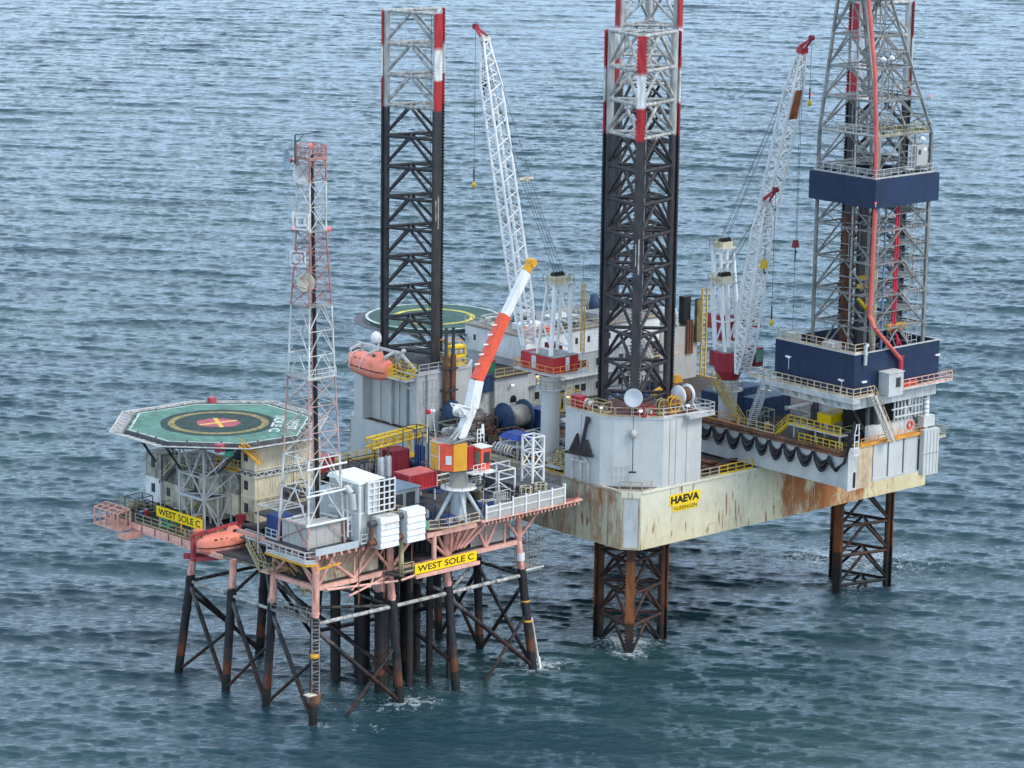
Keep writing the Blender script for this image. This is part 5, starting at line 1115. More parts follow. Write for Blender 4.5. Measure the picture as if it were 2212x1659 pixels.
# far red and white funnel reel at the right part
reel(FJ, (41.0, 36.6, 29.95), 'x', 1.3, 1.7, m['white'], m['rust_pipe'], m['off_white'], 'white flanged hose reel with a brown drum, high up right of the nearest leg')
o = T(FJ, 'exhaust_stack', (39.4, 36.4, 27), 'dark exhaust stack cluster right of the accommodation block', 'exhaust')
MB().box(43.1, 44.4, 35.3, 36.3, 28.6, 32.4).build('casing', m['black'], o)
for k in range(3): MB().tube((43.3 + k * .45, 34.7, 24.5), (43.3 + k * .45, 34.7, 29.2), .18, 8).build('pipe', m['rust_pipe'], o)
rail(FJ, [(33.0, 34.9, 24.8), (42.5, 34.9, 24.8)], m['tan_rail'], 'tan railing low on the right end of the accommodation block')
stairs(FJ, (36.0, 34.3, 24.8), (33.0, 34.3, 29.8), .9, m['off_white'], 'white stair on the right end of the accommodation block')
o = T(FJ, 'yellow_derrick_post', (27.5, 38, 24), 'tall yellow and brown ladder tower behind the nearer right crane', 'ladder tower')
for du in (0, .9): MB().bar((45.9 + du, 34.6, 21.0), (45.9 + du, 34.6, 33.4), .2).build('post', m['yellow_rail'], o)
for z in np.arange(21.5, 33.2, .7): MB().bar((45.9, 34.6, z), (46.8, 34.6, z), .1).build('rung', m['yellow_rail'], o); MB().box(44.7, 45.7, 34.3, 34.85, 26.0, 32.0).build('guard_screen', m['olive_rail'], o)
o.name = 'ladder_tower'
o = T(FJ, 'yellow_ladder_post', (-.6, 9.3, 34.3), 'tall yellow ladder post on the left crane beside its gantry', 'ladder post')
for dv in (0, .6): MB().bar((.1, 9.2 + dv, 34.4), (.1, 9.2 + dv, 43.0), .12).build('post', m['yellow_rail'], o)
for z in np.arange(34.8, 43, .6): MB().bar((.1, 9.2, z), (.1, 9.8, z), .08).build('rung', m['yellow_rail'], o); MB().tube((-.5, 8.9, 34.4), (-.5, 8.9, 46.5), .06, 6, .03).build('aerial', m['grey_light'], o)
# helideck behind
HC, HR, HZ = (16.5, 57.0), 9.4, 29.5
hd_ = T(FJ, 'helideck', (HC[0], HC[1], HZ - .5), 'round dark green helideck with a yellow ring behind the left rig leg', 'helideck')
MB().lathe((HC[0], HC[1], 0), [(HR - 1, HZ - .9), (HR, HZ - .35), (HR, HZ)], 56, smooth=False).build('deck_plate', m['green_teal'], hd_)
def ring(c, r0, r1, z, t, n=64):
    mb = MB(); vs = []
    for r_, zz in ((r0, z), (r1, z), (r1, z + t), (r0, z + t)):
        for i in range(n): vs.append((c[0] + r_ * math.cos(2 * PI * i / n), c[1] + r_ * math.sin(2 * PI * i / n), zz))
    fs = [(k * n + i, k * n + (i + 1) % n, ((k + 1) % 4) * n + (i + 1) % n, ((k + 1) % 4) * n + i) for k in range(4) for i in range(n)]
    return mb.add(vs, fs)
ring(HC, HR - .45, HR - .05, HZ + .004, .03).build('white_rim', m['mark_white'], hd_)
ring(HC, 5.0, 5.7, HZ + .004, .004).build('yellow_ring', m['lime_yellow'], hd_)
text_mb('H', (HC[0] - 1.2, HC[1] - .6, HZ), (.72, -.69, 0), (.69, .72, 0), 2.0, .008, .05).build('marking', m['mark_white'], hd_)
ring(HC, HR + .05, HR + 1.5, HZ - .5, .06, 40).build('safety_net', m['grey_dark'], hd_)
for k in range(8):
    a = 2 * PI * k / 8; MB().bar((HC[0] + 6 * math.cos(a), HC[1] + 6 * math.sin(a), HZ - .9), (HC[0] + 2.5 * math.cos(a), 47.2 + 2.5 * math.sin(a) * .3, 24.5), .25).build('support_strut', m['grey'], hd_)

# lifeboat of the rig with davit and platform
def lifeboat(fr, bow, stern, w_, h_, label, mats, straps=True, cockpit='fore', group=None):
    """enclosed boat: hull, canopy, keel line, conning hatch, windows"""
    B0, S0 = Vector(bow), Vector(stern); d = (S0 - B0); L = d.length; d.normalize(); s = Vector((-d.y, d.x, 0)).normalized(); Z = d.cross(s); Z = Z if Z.z > 0 else -Z
    o = T(fr, 'lifeboat', tuple((B0 + S0) / 2 - Vector((0, 0, h_ * .45))), label, 'lifeboat', group)
    st = [(0, .10, .25), (.06, .42, .55), (.16, .74, .8), (.32, .96, .96), (.5, 1, 1), (.7, 1, 1), (.86, .9, .95), (.96, .66, .82), (1, .5, .68)]
    n = 9
    def shell(upper):
        vs = []
        for f, wf, hf in st:
            for i in range(n):
                t = PI * i / (n - 1); x = math.cos(t); y = math.sin(t)
                xx = (abs(x) ** .75) * (1 if x >= 0 else -1); yy = y ** .8
                hh = (h_ * .56 * (.35 + .65 * hf)) if upper else (-h_ * .44 * (.3 + .7 * wf))
                vs.append(B0 + d * (L * f) + s * (xx * w_ / 2 * wf) + Z * (yy * hh + (.0 if upper else 0)))
        fs = [(k * n + i, k * n + i + 1, (k + 1) * n + i + 1, (k + 1) * n + i) for k in range(len(st) - 1) for i in range(n - 1)]
        mb = MB(); mb.add(vs, fs, True); mb.add(vs[:n], [tuple(range(n))]); mb.add(vs[-n:], [tuple(range(n))]); return mb
    shell(False).build('hull', mats[0], o); shell(True).build('canopy', mats[1], o)
    fd = MB()
    for a, b in zip(st[:-1], st[1:]):
        for sg in (-1, 1): fd.bar(B0 + d * (L * a[0]) + s * (sg * (w_ / 2 * a[1] + .03)), B0 + d * (L * b[0]) + s * (sg * (w_ / 2 * b[1] + .03)), .1)
    fd.build('fender', m['black'], o)
    c = B0 + d * (L * (.8 if cockpit == 'aft' else .7)) + Z * (h_ * .5)
    hb = MB().hull8([c + d * x + s * y for x, y in ((-.75, -.6), (.75, -.6), (.75, .6), (-.75, .6))], [c + d * x + s * y + Z * .62 for x, y in ((-.35, -.42), (.5, -.42), (.5, .42), (-.35, .42))]).build('conning_hatch', mats[1], o)
    wn = MB()
    for sg in (-1, 1): wn.hull8([c + s * (sg * .52) + d * x + Z * z for x, z in ((-.25, .12), (.25, .12), (.25, .42), (-.25, .42))], [c + s * (sg * .62) + d * x + Z * z for x, z in ((-.25, .12), (.25, .12), (.25, .42), (-.25, .42))])
    wn.build('window', m['glass'], hb)
    for f in (.34, .46, .58):
        for sg in (-1, 1):
            c0 = B0 + d * (L * f) + s * (sg * w_ * .405) + Z * (h_ * .33); MB().bar(c0 - d * .16, c0 + d * .16, .1, .3, up=Z).build('port_window', m['glass'], o)
    for sg in (-1, 1):
        c0 = B0 + d * (L * .72) + s * (sg * w_ * .46) + Z * (h_ * .2); MB().bar(c0 - d * .38, c0 + d * .38, .1, .8, up=Z).build('side_hatch', mats[0], o)
        g = MB(); pts = [B0 + d * (L * (.2 + .065 * k)) + s * (sg * (w_ / 2 + .04)) - Z * (.25 + (.16 if k % 2 else 0)) for k in range(11)]; g.path(pts, .03, 5); g.build('grab_line', m['off_white'], o)
    for f in (.1, .93): c0 = B0 + d * (L * f) + Z * (h_ * .42); MB().tube(c0 - Z * .3, c0 + Z * .35, .09, 8).build('lifting_hook', m['steel_dark'], o)
    if straps:
        for f in (.24, .5):
            ww = w_ / 2 * 1.0 + .05; q = MB(); P0 = B0 + d * (L * f)
            q.bar(P0 - s * ww + Z * -.3, P0 - s * ww + Z * .2, .16, .1).bar(P0 + s * ww + Z * -.3, P0 + s * ww + Z * .2, .16, .1)
            pts = [P0 + s * (math.cos(PI * i / 8) * (w_ / 2 + .04)) + Z * (math.sin(PI * i / 8) ** .8 * h_ * .56 + .04) for i in range(9)]; q.path(pts, .07, 5)
            q.build('strap', m['off_white'], o)
    return o
lifeboat(FJ, (-8.2, 44.6, 28.7), (-8.2, 36.4, 28.4), 2.9, 3.0, 'bright orange lifeboat hanging on the left jack housing of the rig', (m['orange_pale'], m['orange_pale']), cockpit='fore')
dv = T(FJ, 'lifeboat_davit', (-6.5, 40, 28.6), 'grey sloping davit frame above the lifeboat on the left jack housing', 'davit')
for v in (43.6, 39.8, 36.8): MB().bar((-6.2, v, 28.67), (-6.9, v, 30.9), .28).bar((-6.9, v, 30.9), (-8.8, v, 30.3), .26).bar((-8.6, v, 30.3), (-8.7, v, 29.9), .15).build('arm', m['grey_light'], dv)
MB().bar((-6.9, 44.6, 30.85), (-6.9, 36.0, 30.85), .3).build('cross_beam', m['grey_light'], dv); MB().bar((-6.6, 36.2, 30.8), (-6.0, 33.5, 28.67), .3).bar((-6.3, 37.5, 28.67), (-6.4, 35.6, 31.2), .45).build('winch_post', m['grey_light'], dv)
rail(FJ, [(-7.2, 36.2, 28.3), (-8.6, 36.0, 28.0), (-8.6, 32.8, 28.0), (-7.1, 32.6, 28.3)], m['yellow'], 'yellow railing of the boarding balcony right of the rig lifeboat', t=.09, step=.9)
o = T(FJ, 'boarding_balcony', (-7.8, 34.4, 27.9), 'pale boarding balcony right of the rig lifeboat', 'balcony'); MB().box(-8.7, -7.11, 32.6, 36.3, 27.8, 28.0).build('platform', m['off_white'], o); MB().bar((-7.1, 33.4, 26.4), (-8.5, 33.4, 27.8), .16).build('brace', m['grey_light'], o)
rail(FJ, [(-6.6, 39.0, 28.67), (-6.6, 33.0, 28.67)], m['yellow_rail'], 'yellow railing on the roof of the left jack housing behind the davit', t=.08)
rail(FJ, [(-6.6, 32.4, 28.67), (1.4, 32.4, 28.67)], m['grey_light'], 'grey railing on the right roof edge of the left jack housing', t=.08)
o = T(FJ, 'radome', (-5.6, 42.0, 28.67), 'white radome dome on a thin post above the rig lifeboat', 'radome')
MB().tube((-5.6, 42.2, 28.67), (-5.6, 42.2, 31.0), .1, 8).build('post', m['grey_dark'], o); MB().lathe((-5.6, 42.2, 31.0), [(.55, 0), (.68, .1), (.7, .75), (.58, 1.15), (.3, 1.4), (.03, 1.48)], 20).build('dome', m['white'], o)
# risers up the right face of the left jack house
o = T(FJ, 'riser_pipes', (-2.0, 31.8, 21), 'pair of brown stained vertical pipes on the right side of the left jack housing', 'pipes')
for x in (-2.7, -1.5): MB().tube((x, 31.75, 21), (x, 31.75, 30.6), .38, 12).build('riser', m['rust_pipe'], o); MB().tube((x, 31.75, 30.6), (x, 31.75, 34.2), .22, 10).build('vent', m['steel_dark'], o)
for z in (23.5, 26.0, 28.8): MB().box(-3.2, -1.0, 31.3, 32.28, z, z + .2).build('clamp', m['steel_dark'], o)
o = T(FJ, 'rack_frame', (.5, 33.2, 28.67), 'bright yellow two tier rack right of the brown riser pipes', 'rack')
q = MB()
for x in (-.6, 1.3):
    for y in (32.7, 33.8): q.bar((x, y, 28.67), (x, y, 31.4), .2)
q.build('post', m['yellow_sign'], o)
for z in (28.7, 29.9, 31.1): MB().box(-.6, 1.3, 32.6, 33.9, z, z + .28).build('shelf', m['yellow_sign'], o)
MB().lathe((0, 33.2, 30.2), [(.1, 0), (.35, .1), (.35, .7), (.1, .8)], 12).lathe((.8, 33.2, 30.2), [(.1, 0), (.4, .1), (.4, .8), (.1, .95)], 12).build('drum', m['off_white'], o)
skid(FJ, 1.0, 35.2, 28.67, 2.4, 1.6, 3.0, (m['amber'], m['amber'], m['tan_rail'], m['olive_rail']), 'tall amber machinery frame behind the yellow rack', cat='machinery', name='machinery_frame', seed=44)

# ------------------------------------------------------------------ mid deck houses and plant between the legs
mh = T(FJ, 'deck_house', (9, 34, 21), 'grey two storey deck house below the white accommodation block', 'deck house')
MB().box(7.2, 13.0, 33.6, 40, 21, 26.0).build('wall', m['grey_light'], mh); MB().box(6.9, 13.4, 33.2, 40.2, 26.0, 26.2).build('roof', m['deck_brown'], mh)
MB().box(2.6, 7.19, 34.4, 40, 21, 24.3).build('lower_wall', m['off_white'], mh); MB().box(2.4, 7.19, 34.1, 40, 24.3, 24.45).build('lower_roof', m['deck_grey'], mh)
q = MB().box(9.9, 10.9, 33.5, 33.58, 21.1, 22.9).lathe((10.4, 33.58, 22.9), [(.5, -.08), (.5, -.002)], 16, 'y'); q.build('doorway', m['black'], mh)
MB().box(4.2, 5.2, 34.3, 34.39, 21.1, 23.2).build('door', m['grey_light'], mh)
rail(FJ, [(2.5, 34.2, 24.45), (7.1, 34.2, 24.45)], m['yellow_rail'], 'yellow railing on the lower roof of the grey deck house')
rail(FJ, [(7.0, 33.3, 26.2), (13.3, 33.3, 26.2)], m['olive_rail'], 'olive railing on the upper roof of the grey deck house')
container(FJ, 4.2, 6.4, 33.0, 34.0, 24.6, 26.8, m['blue_dark'], 'dark blue tank container beside the red telescopic boom', name='tank_container')
for k, (u, v, z, lb) in enumerate([(8.6, 36.5, 26.2, 'green waste bin on the deck house roof'),]):
    o = T(FJ, 'waste_bin', (u, v, z), lb, 'bin'); MB().hull8([(u - .6, v - .5, z), (u + .6, v - .5, z), (u + .6, v + .5, z), (u - .6, v + .5, z)], [(u - .75, v - .6, z + 1.5), (u + .75, v - .6, z + 1.5), (u + .75, v + .6, z + 1.5), (u - .75, v + .6, z + 1.5)]).build('body', m['green_bin'], o); MB().box(u - .8, u + .8, v - .65, v + .65, z + 1.5, z + 1.65).build('lid', m['red'], o)
reel(FJ, (2.9, 24.9, 23.2), 'x', 2.0, 3.4, m['blue_dark'], m['steel_truss'], m['blue_dark'], 'huge blue winch drum on the rig deck left of the crane pedestal', cat='winch', name='winch_drum')
container(FJ, 5.4, 7.6, 22.0, 25.0, 21, 24.0, m['blue'], 'blue power unit between the huge winch drum and the crane pedestal', 'power unit', name='power_unit')
o = T(FJ, 'covered_winch', (-2.6, 34.4, 21), 'rounded dark blue tarpaulin cover in front of the left jack housing', 'covered winch')
MB().box(-3.8, -1.2, 29.8, 31.6, 21, 22.9).build('base', m['steel_dark'], o); MB().lathe((-2.5, 30.7, 22.9), [(1.35, 0), (1.35, .8), (1.15, 1.5), (.6, 2.0), (.05, 2.1)], 16).build('tarpaulin', m['blue_dark'], o)
o = T(FJ, 'covered_winch', (.6, 30.4, 21), 'grey blue drum machine right of the rounded blue tarpaulin', 'winch')
MB().lathe((.6, 29.9, 22.3), [(.3, -1), (1.3, -1), (1.3, -.8), (.9, -.75), (.9, .75), (1.3, .8), (1.3, 1), (.3, 1)], 18, 'x').build('drum', m['steel_truss'], o); MB().box(-.8, 2.0, 29.0, 30.8, 21, 21.4).build('base', m['blue_dark'], o)
# hose station: white post frame, blue awning, ring of white hoses
hs = T(FJ, 'hose_station', (-4.6, 15.6, 21), 'hose station with a blue awning over white looped hoses at the rig edge', 'hose station')
MB().hull8([(-6.5, 13.7, 23.4), (-3.4, 13.7, 23.4), (-3.4, 17.2, 23.4), (-6.5, 17.2, 23.4)], [(-6.0, 14.2, 24.0), (-3.9, 14.2, 24.0), (-3.9, 16.7, 24.0), (-6.0, 16.7, 24.0)]).build('awning', m['tarp'], hs)
for u in (-6.3, -3.6):
    for v in (13.9, 17.0): MB().bar((u, v, 21), (u, v, 23.4), .18).build('post', m['off_white'], hs)
MB().box(-6.6, -3.3, 13.6, 17.3, 22.5, 22.7).build('rack', m['off_white'], hs)
for k in range(7):
    v = 14.3 + k * .55; pts = [(-6.6 - .55 * math.sin(PI * i / 6), v, 22.65 - 1.2 * i / 6) for i in range(7)]
    MB().path(pts, .1, 6).build('hose', m['white'] if k % 3 else m['off_white'], hs)
# anchor winch rope pile, bollards, crates
o = T(FJ, 'rope_pile', (-5.9, 5.9, 21.8), 'coil of straw coloured rope on a bracket left of the nearest jack housing', 'rope')
for k in range(5): 
    q = MB(); 
    for i in range(12):
        a0, a1 = 2 * PI * i / 12, 2 * PI * (i + 1) / 12; rr = 1.0 - .1 * k
        q.tube((-5.9 + rr * math.cos(a0), 6.4 + rr * math.sin(a0) * .8, 22.2 + .3 * k), (-5.9 + rr * math.cos(a1), 6.4 + rr * math.sin(a1) * .8, 22.25 + .3 * k), .2, 6)
    q.build('rope_coil', m['rope'], o)
MB().box(-7.3, -4.7, 5.2, 7.6, 21.6, 21.9).build('bracket', m['grey_light'], o); MB().box(-6.5, -5.0, 5.6, 7.0, 21, 21.59).build('bollard', m['black'], o)
spec = [(-4.8, 8.8, 1.6, 'olive', 'grey pump skid between the crane pedestal and the straw coloured rope'), (.8, 9.4, 2.2, 'grey', 'machinery skid behind the crane pedestal foot'), (3.2, 14.0, 2.4, 'rusty', 'rust brown skid right of the crane pedestal'), (-1.6, 20.6, 2.0, 'rusty', 'rust brown frame left of the blue awning'), (-4.8, 23.4, 2.2, 'rusty', 'tan and rust frame in front of the huge blue winch drum'), (1.0, 18.0, 2.0, 'grey', 'grey skid between the blue awning and the power unit'), (8.2, 28.2, 2.2, 'grey', 'grey skid beside the deck house door'), (-5.0, 27.6, 2.2, 'grey', 'pipe manifold at the rig edge behind the telescopic crane'), (10, 22, 2.4, 'olive', 'olive manifold in the middle of the rig deck'), (9.5, 16.5, 2.2, 'grey', 'grey manifold behind the nearest leg'), (28.5, 26, 2.4, 'blue', 'blue machine in front of the far crane'), (24, 28, 2.6, 'blue', 'blue mud unit seen through the nearest leg')]
pal = {'olive': ('olive_rail', 'grey_light', 'grey', 'rust_pipe'), 'grey': ('grey_pipe', 'off_white', 'grey_light', 'grey_pipe'), 'rusty': ('rust_pipe', 'grey_pipe', 'steel_dark', 'rust_pipe'), 'blue': ('blue_dark', 'blue', 'blue_dark', 'grey_light')}
for k, (u, v, L, p, lb) in enumerate(spec):
    skid(FJ, u, v, 21, L * 1.5, L, L * .95, tuple(m[x] for x in pal[p]), lb, seed=60 + k, cat='deck machinery', name='deck_machine')
container(FJ, 11.0, 13.4, 12, 18, 21, 23.7, m['blue'], 'blue container behind the nearest leg on the rig deck')
container(FJ, 30.5, 34.5, 10, 16, 21, 23.8, m['blue_dark'], 'dark blue container at the foot of the far crane')
o = T(FJ, 'orange_hoist', (26.5, 20, 24), 'orange yellow hoist beam standing on a post right of the nearest leg', 'hoist')
MB().bar((21.5, 19, 24.6), (26.0, 19, 25.8), .5, .6).hull8([(25, 18.5, 25.6), (26.6, 18.5, 25.6), (26.6, 19.5, 25.6), (25, 19.5, 25.6)], [(25.3, 18.6, 26.6), (26.0, 18.6, 26.6), (26.0, 19.4, 26.6), (25.3, 19.4, 26.6)]).build('beam', m['amber'], o)
for u in (21.8, 25.5): MB().bar((u, 19, 21), (u, 19, 25), .22).build('post', m['amber'], o)
stairs(FJ, (14.9, -3.5, 25.5), (14.9, 1.6, 30.3), .9, m['olive_rail'], 'yellow green stair climbing to the nearer right crane', railmat=m['yellow_rail'])
rail(FJ, [(14.8, 1.7, 30.4), (14.8, 3.6, 30.4)], m['orange_rail'], 'short orange railing at the head of the crane stair')
for k, (u, v, z, lb) in enumerate([(-1.0, 16.5, 29.4, 'amber lamp on the collar of the left crane pedestal'), (-6.6, 4.9, 29.6, 'amber lamp at the left end of the nearest jack housing')]):
    light_mast(FJ, (u, v, z), .8, lb, lamp='lamp_amber')
light_mast(FJ, (9.8, 33.2, 24.2), .6, 'white lamp on the grey deck house wall')
for k, (u, v, w_) in enumerate([(10.6, 31.0, 0), ]):
    pass
# ================================================================== fixed platform
paint('conductor', (.030, .026, .025), .65, rust=.12, dirt=.3, rustcol=(.07, .03, .018, 1))
UC, VR = [0, 10.8, 19.3, 30.7], [0, 7.4, 14.8, 22.2]
def bat(i, j, z):
    u, v = UC[i], VR[j]; k = (15 - z) / 15
    if i == 0: u -= 1.25 * k
    if i == 3: u += .8 * k
    if j == 0: v -= (1.0 if i == 0 else 1.9) * k
    if j == 3: v += 1.6 * k
    return Vector((u, v, z))
jk = T(FW, 'platform_jacket', (15, 11, 0), 'dark rusty tubular jacket of braced legs, pink at the top, carrying the fixed platform', 'platform legs')
for i in range(4):
    for j in range(4):
        if 0 < i < 3 and j in (1, 2): continue
        r = .50 if (i in (0, 3) or j == 0) else .55
        lg = MB().tube(bat(i, j, -6), bat(i, j, 11.9), r, 14).tube(bat(i, j, 11.9), bat(i, j, 15.4), r * .86, 14)
        if j == 0 or i == 0: lg.tube(bat(i, j, 12.3), bat(i, j, 12.5), r * 1.0, 14)
        l_ = lg.build('leg', M_JACKET, jk)
        q = MB()
        for z in (7.6, 10.9): q.tube(bat(i, j, z), bat(i, j, z + .7), r + .07, 12)
        q.build('joint_can', M_JACKET, l_)
ZB = 11.2
def br(a, b, r, mt=None, nm='diagonal_brace'): MB().tube(a, b, r, 8).build(nm, mt or M_JBRACE, jk)
for i in range(3):
    br(bat(i, 0, ZB), bat(i + 1, 0, ZB), .24, m['white_worn'], 'horizontal_brace')
    br(bat(i, 3, ZB), bat(i + 1, 3, ZB), .22, None, 'horizontal_brace')
    if i != 1:
        br(bat(i, 0, ZB - .6), bat(i + 1, 0, 0.3), .27); br(bat(i + 1, 0, 6.6), bat(i, 0, -1.5).lerp(bat(i + 1, 0, -1.5), .25), .2)
    br(bat(i, 3, ZB - .4), bat(i + 1, 3, .2), .24)
for j in range(3):
    br(bat(0, j, ZB), bat(0, j + 1, ZB), .2, m['white_worn'], 'horizontal_brace'); br(bat(3, j, ZB), bat(3, j + 1, ZB), .2, None, 'horizontal_brace')
    br(bat(0, j + 1, ZB - .3), bat(0, j, .2), .27); br(bat(0, j, 7.2), bat(0, j + 1, .3), .2)
    br(bat(3, j + 1, ZB - .3), bat(3, j, .2), .24); br(bat(3, j, ZB - 1), bat(3, j + 1, 0), .24)
for a, b in (((1, 0), (0, 1)), ((1, 0), (2, 3)), ((2, 0), (3, 1)), ((0, 2), (1, 3)), ((0, 1), (1, 3)), ((2, 0), (3, 2)), ((1, 0), (1, 3)), ((2, 0), (2, 3))):
    br(bat(*a, ZB + .1), bat(*b, ZB + .1), .2, m['white_worn'] if a == (2, 0) else None, 'horizontal_brace')
br(bat(0, 0, ZB - .2), bat(1, 3, ZB + 1), .24); br(bat(1, 0, 3), bat(1, 3, 10), .26); br(bat(2, 0, 10), bat(2, 3, 1), .26); br(bat(2, 0, 3), bat(2, 3, 10.5), .22); br(bat(0, 3, 10), bat(1, 3, .5), .22)
rg = random.Random(3)
cpos = [(11.9, 3.0, .62), (13.6, 4.6, .8), (12.9, 7.2, .55), (15.3, 6.4, .62), (16.2, 2.8, .45), (17.9, 5.0, .7), (17.0, 8.2, .55), (20.4, 4.0, .42), (20.9, 6.9, .5), (14.4, 9.6, .62), (18.9, 10.2, .5), (22.2, 2.6, .3), (14.9, 3.6, .34), (18.8, 2.2, .34), (19.5, 7.8, .34), (15.9, 10.6, .45), (21.6, 9.4, .42), (11.6, 10.4, .5), (13.2, 12.6, .55), (17.8, 12.4, .5)]
for k, (u, v, r) in enumerate(cpos):
    o = T(FW, 'well_conductor', (u, v, 0), 'thick dark vertical conductor pipe standing in the sea among many under the platform', 'conductor', 'dark conductor pipes under the middle of the platform')
    MB().tube((u, v, -5), (u, v, 15.2), r, 12).build('pipe', M_JACKET if k % 5 == 0 else m['conductor'], o)
    MB().lathe((u, v, 9.5 + (k % 3)), [(r + .12, 0), (r + .12, .35)], 12).build('guide_collar', m['black'], o)
for i in range(4):
    for (ii, jj) in ((i, 0),): p = bat(ii, jj, 0); FOAM.append((FW, p.x + .6, p.y - .4, 2.6 if ii != 1 else 4.2, .8 if ii in (1, 3) else .55, 1.3, 1))
FOAM += [(FW, 0 - 1.3, 15, 1.5, .6, 1, 1), (FW, -1.3, 7.4, 1.6, .5, 1, 1), (FW, 17, 5, 6.5, .55, 1.2, 1), (FW, 22, 10, 7, .5, 1.4, 1), (FW, 33.2, -1.6, 3.2, .85, 1.5, 1), (FW, 12.4, -2.6, 3.6, .8, 1.6, .8), (FW, 8, -1.5, 5, .5, 1.6, .9), (FW, 3.2, -6, 4, .45, 1.6, .8)]
# boat landing ladder, marker bands and walkways on the near corner leg and right leg
o = T(FW, 'boat_ladder', (-1.2, -1.2, 2), 'caged grey ladder with a small landing down the nearest platform leg', 'ladder')
q = MB()
for z in np.arange(3.0, 12.2, .4): q.bar((-1.35, -.95, z), (-.75, -1.5, z), .06)
for p in ((-1.35, -.95), (-.75, -1.5)): q.bar((*p, 2.6), (*p, 12.2), .09)
q.build('ladder', m['grey_pipe'], o)
q = MB()
for z in np.arange(5.0, 12.2, 1.2): q.bar((-1.35, -.95, z), (-1.75, -1.55, z), .07).bar((-1.75, -1.55, z), (-.75, -1.5, z), .07)
q.build('cage', m['grey_pipe'], o)
MB().lathe((-1.1, -1.1, 3.4), [(.6, -.9), (.75, 0), (.75, .12)], 14).build('landing', m['rust_pipe'], o); MB().box(-2.4, -1.2, -1.7, -.7, 3.53, 3.63).build('landing', m['cream_old'], o)
MB().lathe((-1.2, -1.2, 7.7), [(.42, 0), (.5, .05), (.5, .4), (.42, .45)], 12).build('marker_band', m['amber'], o)
o = T(FW, 'leg_markers', (31.4, -1.5, 3), 'yellow marker collars on the right front platform leg', 'marker')
for z in (5.6, 8.0): p = bat(3, 0, z); MB().lathe((p.x, p.y, z), [(.52, 0), (.58, .03), (.58, .22), (.52, .25)], 14).build('collar', m['amber'], o)
p = bat(3, 0, 12.9); MB().lathe((p.x, p.y, 13.0), [(.5, 0), (.5, .9)], 14).build('white_sleeve', m['white'], o)
o = T(FW, 'riser_guard', (32.1, -1.6, 0), 'tan guard pipe leaning against the right front platform leg at the waterline', 'pipe')
MB().tube(bat(3, 0, 6) + Vector((.65, -.1, 0)), bat(3, 0, -.6) + Vector((.95, -.2, 0)), .14, 8).build('pipe', m['cream_old'], o); MB().tube(bat(3, 0, 1.2) + Vector((.95, -.2, 0)), bat(3, 0, -.8) + Vector((1.05, -.2, 0)), .18, 8).build('white_end', m['white'], o)
o = T(FW, 'access_cage', (33.5, 1.2, 11), 'grey mesh scaffold cage hanging beside the right front platform leg', 'scaffold')
q = MB()
for u in np.arange(32.2, 34.5, .55):
    for v in (.2, 2.2): q.bar((u, v, 11.4), (u, v, 15.6), .06)
for z in np.arange(11.6, 15.7, .5):
    for v in (.2, 2.2): q.bar((32.2, v, z), (34.4, v, z), .05)
    q.bar((32.2, .2, z), (32.2, 2.2, z), .05).bar((34.4, .2, z), (34.4, 2.2, z), .05)
q.build('mesh_frame', m['grey_pipe'], o); MB().box(32.0, 34.5, 0.0, 2.4, 11.2, 11.38).build('floor', m['grey_light'], o); MB().tube((31.2, -.3, 11.6), (34.5, -.3, 11.6), .13, 8).build('edge_tube', m['off_white'], o)
o = T(FW, 'catwalk', (-.3, 4, 11.4), 'grey catwalk between two near left platform legs', 'catwalk')
MB().box(-.8, .1, .7, 7.0, 11.35, 11.45).build('grating', m['grey_pipe'], o)
q = MB()
for uu in (-.78, .08):
    for z in (.55, 1.1): q.bar((uu, .7, 11.45 + z), (uu, 7.0, 11.45 + z), .06)
    for k in range(7): q.bar((uu, .7 + k * 1.05, 11.45), (uu, .7 + k * 1.05, 12.55), .06)
q.build('railing', m['grey_pipe'], o)

# ------------------------------------------------------------------ deck structure
ds = T(FW, 'platform_deck', (15, 8, 15.2), 'pink trussed deck structure of the fixed platform with dark cellar deck and joists', 'platform deck')
for a, b in (((0, 0), (30.7, 0)), ((0, 7.4), (30.7, 7.4)), ((0, 14.8), (30.7, 14.8)), ((0, 22.2), (30.7, 22.2)), ((0, 0), (0, 7.4)), ((0, 17), (0, 38.5)), ((10.8, 0), (10.8, 22)), ((19.3, 0), (19.3, 22)), ((30.7, 0), (30.7, 22))):
    MB().bar((*a, 15.2), (*b, 15.2), .42, .5).build('lower_beam', m['salmon'], ds)
for a, b in (((-.9, 0), (38.2, 0)), ((0, 7.4), (38, 7.4)), ((0, 0), (0, 14))): MB().bar((*a, 19.0), (*b, 19.0), .3, .5).build('upper_beam', m['pink'], ds)
for u in UC: MB().tube((u, 0, 15.4), (u, 0, 19), .42, 12).build('column', m['pink'], ds)
web = [((5.5, 15.4), (1.0, 18.8)), ((5.5, 15.4), (5.5, 18.8)), ((5.5, 15.4), (9.6, 18.8)), ((5.6, 15.4), (7.4, 18.8)), ((.4, 15.6), (2.6, 18.8)), ((.3, 15.6), (-.9, 18.6)), ((10.8, 15.5), (7.9, 18.8)), ((10.8, 15.5), (14.2, 18.8)), ((19.3, 15.5), (15.6, 18.8)), ((19.4, 15.5), (17.6, 18.8)), ((19.3, 15.5), (21.0, 18.8)), ((19.3, 15.5), (22.6, 18.8)), ((19.4, 15.5), (24.3, 18.8)), ((25.4, 15.4), (23.6, 18.8)), ((25.4, 15.4), (27.4, 18.8)), ((30.7, 15.6), (28.0, 18.8)), ((30.7, 15.6), (34.2, 18.8)), ((25.4, 15.4), (25.4, 18.8)), ((28.4, 15.4), (28.4, 18.8))]
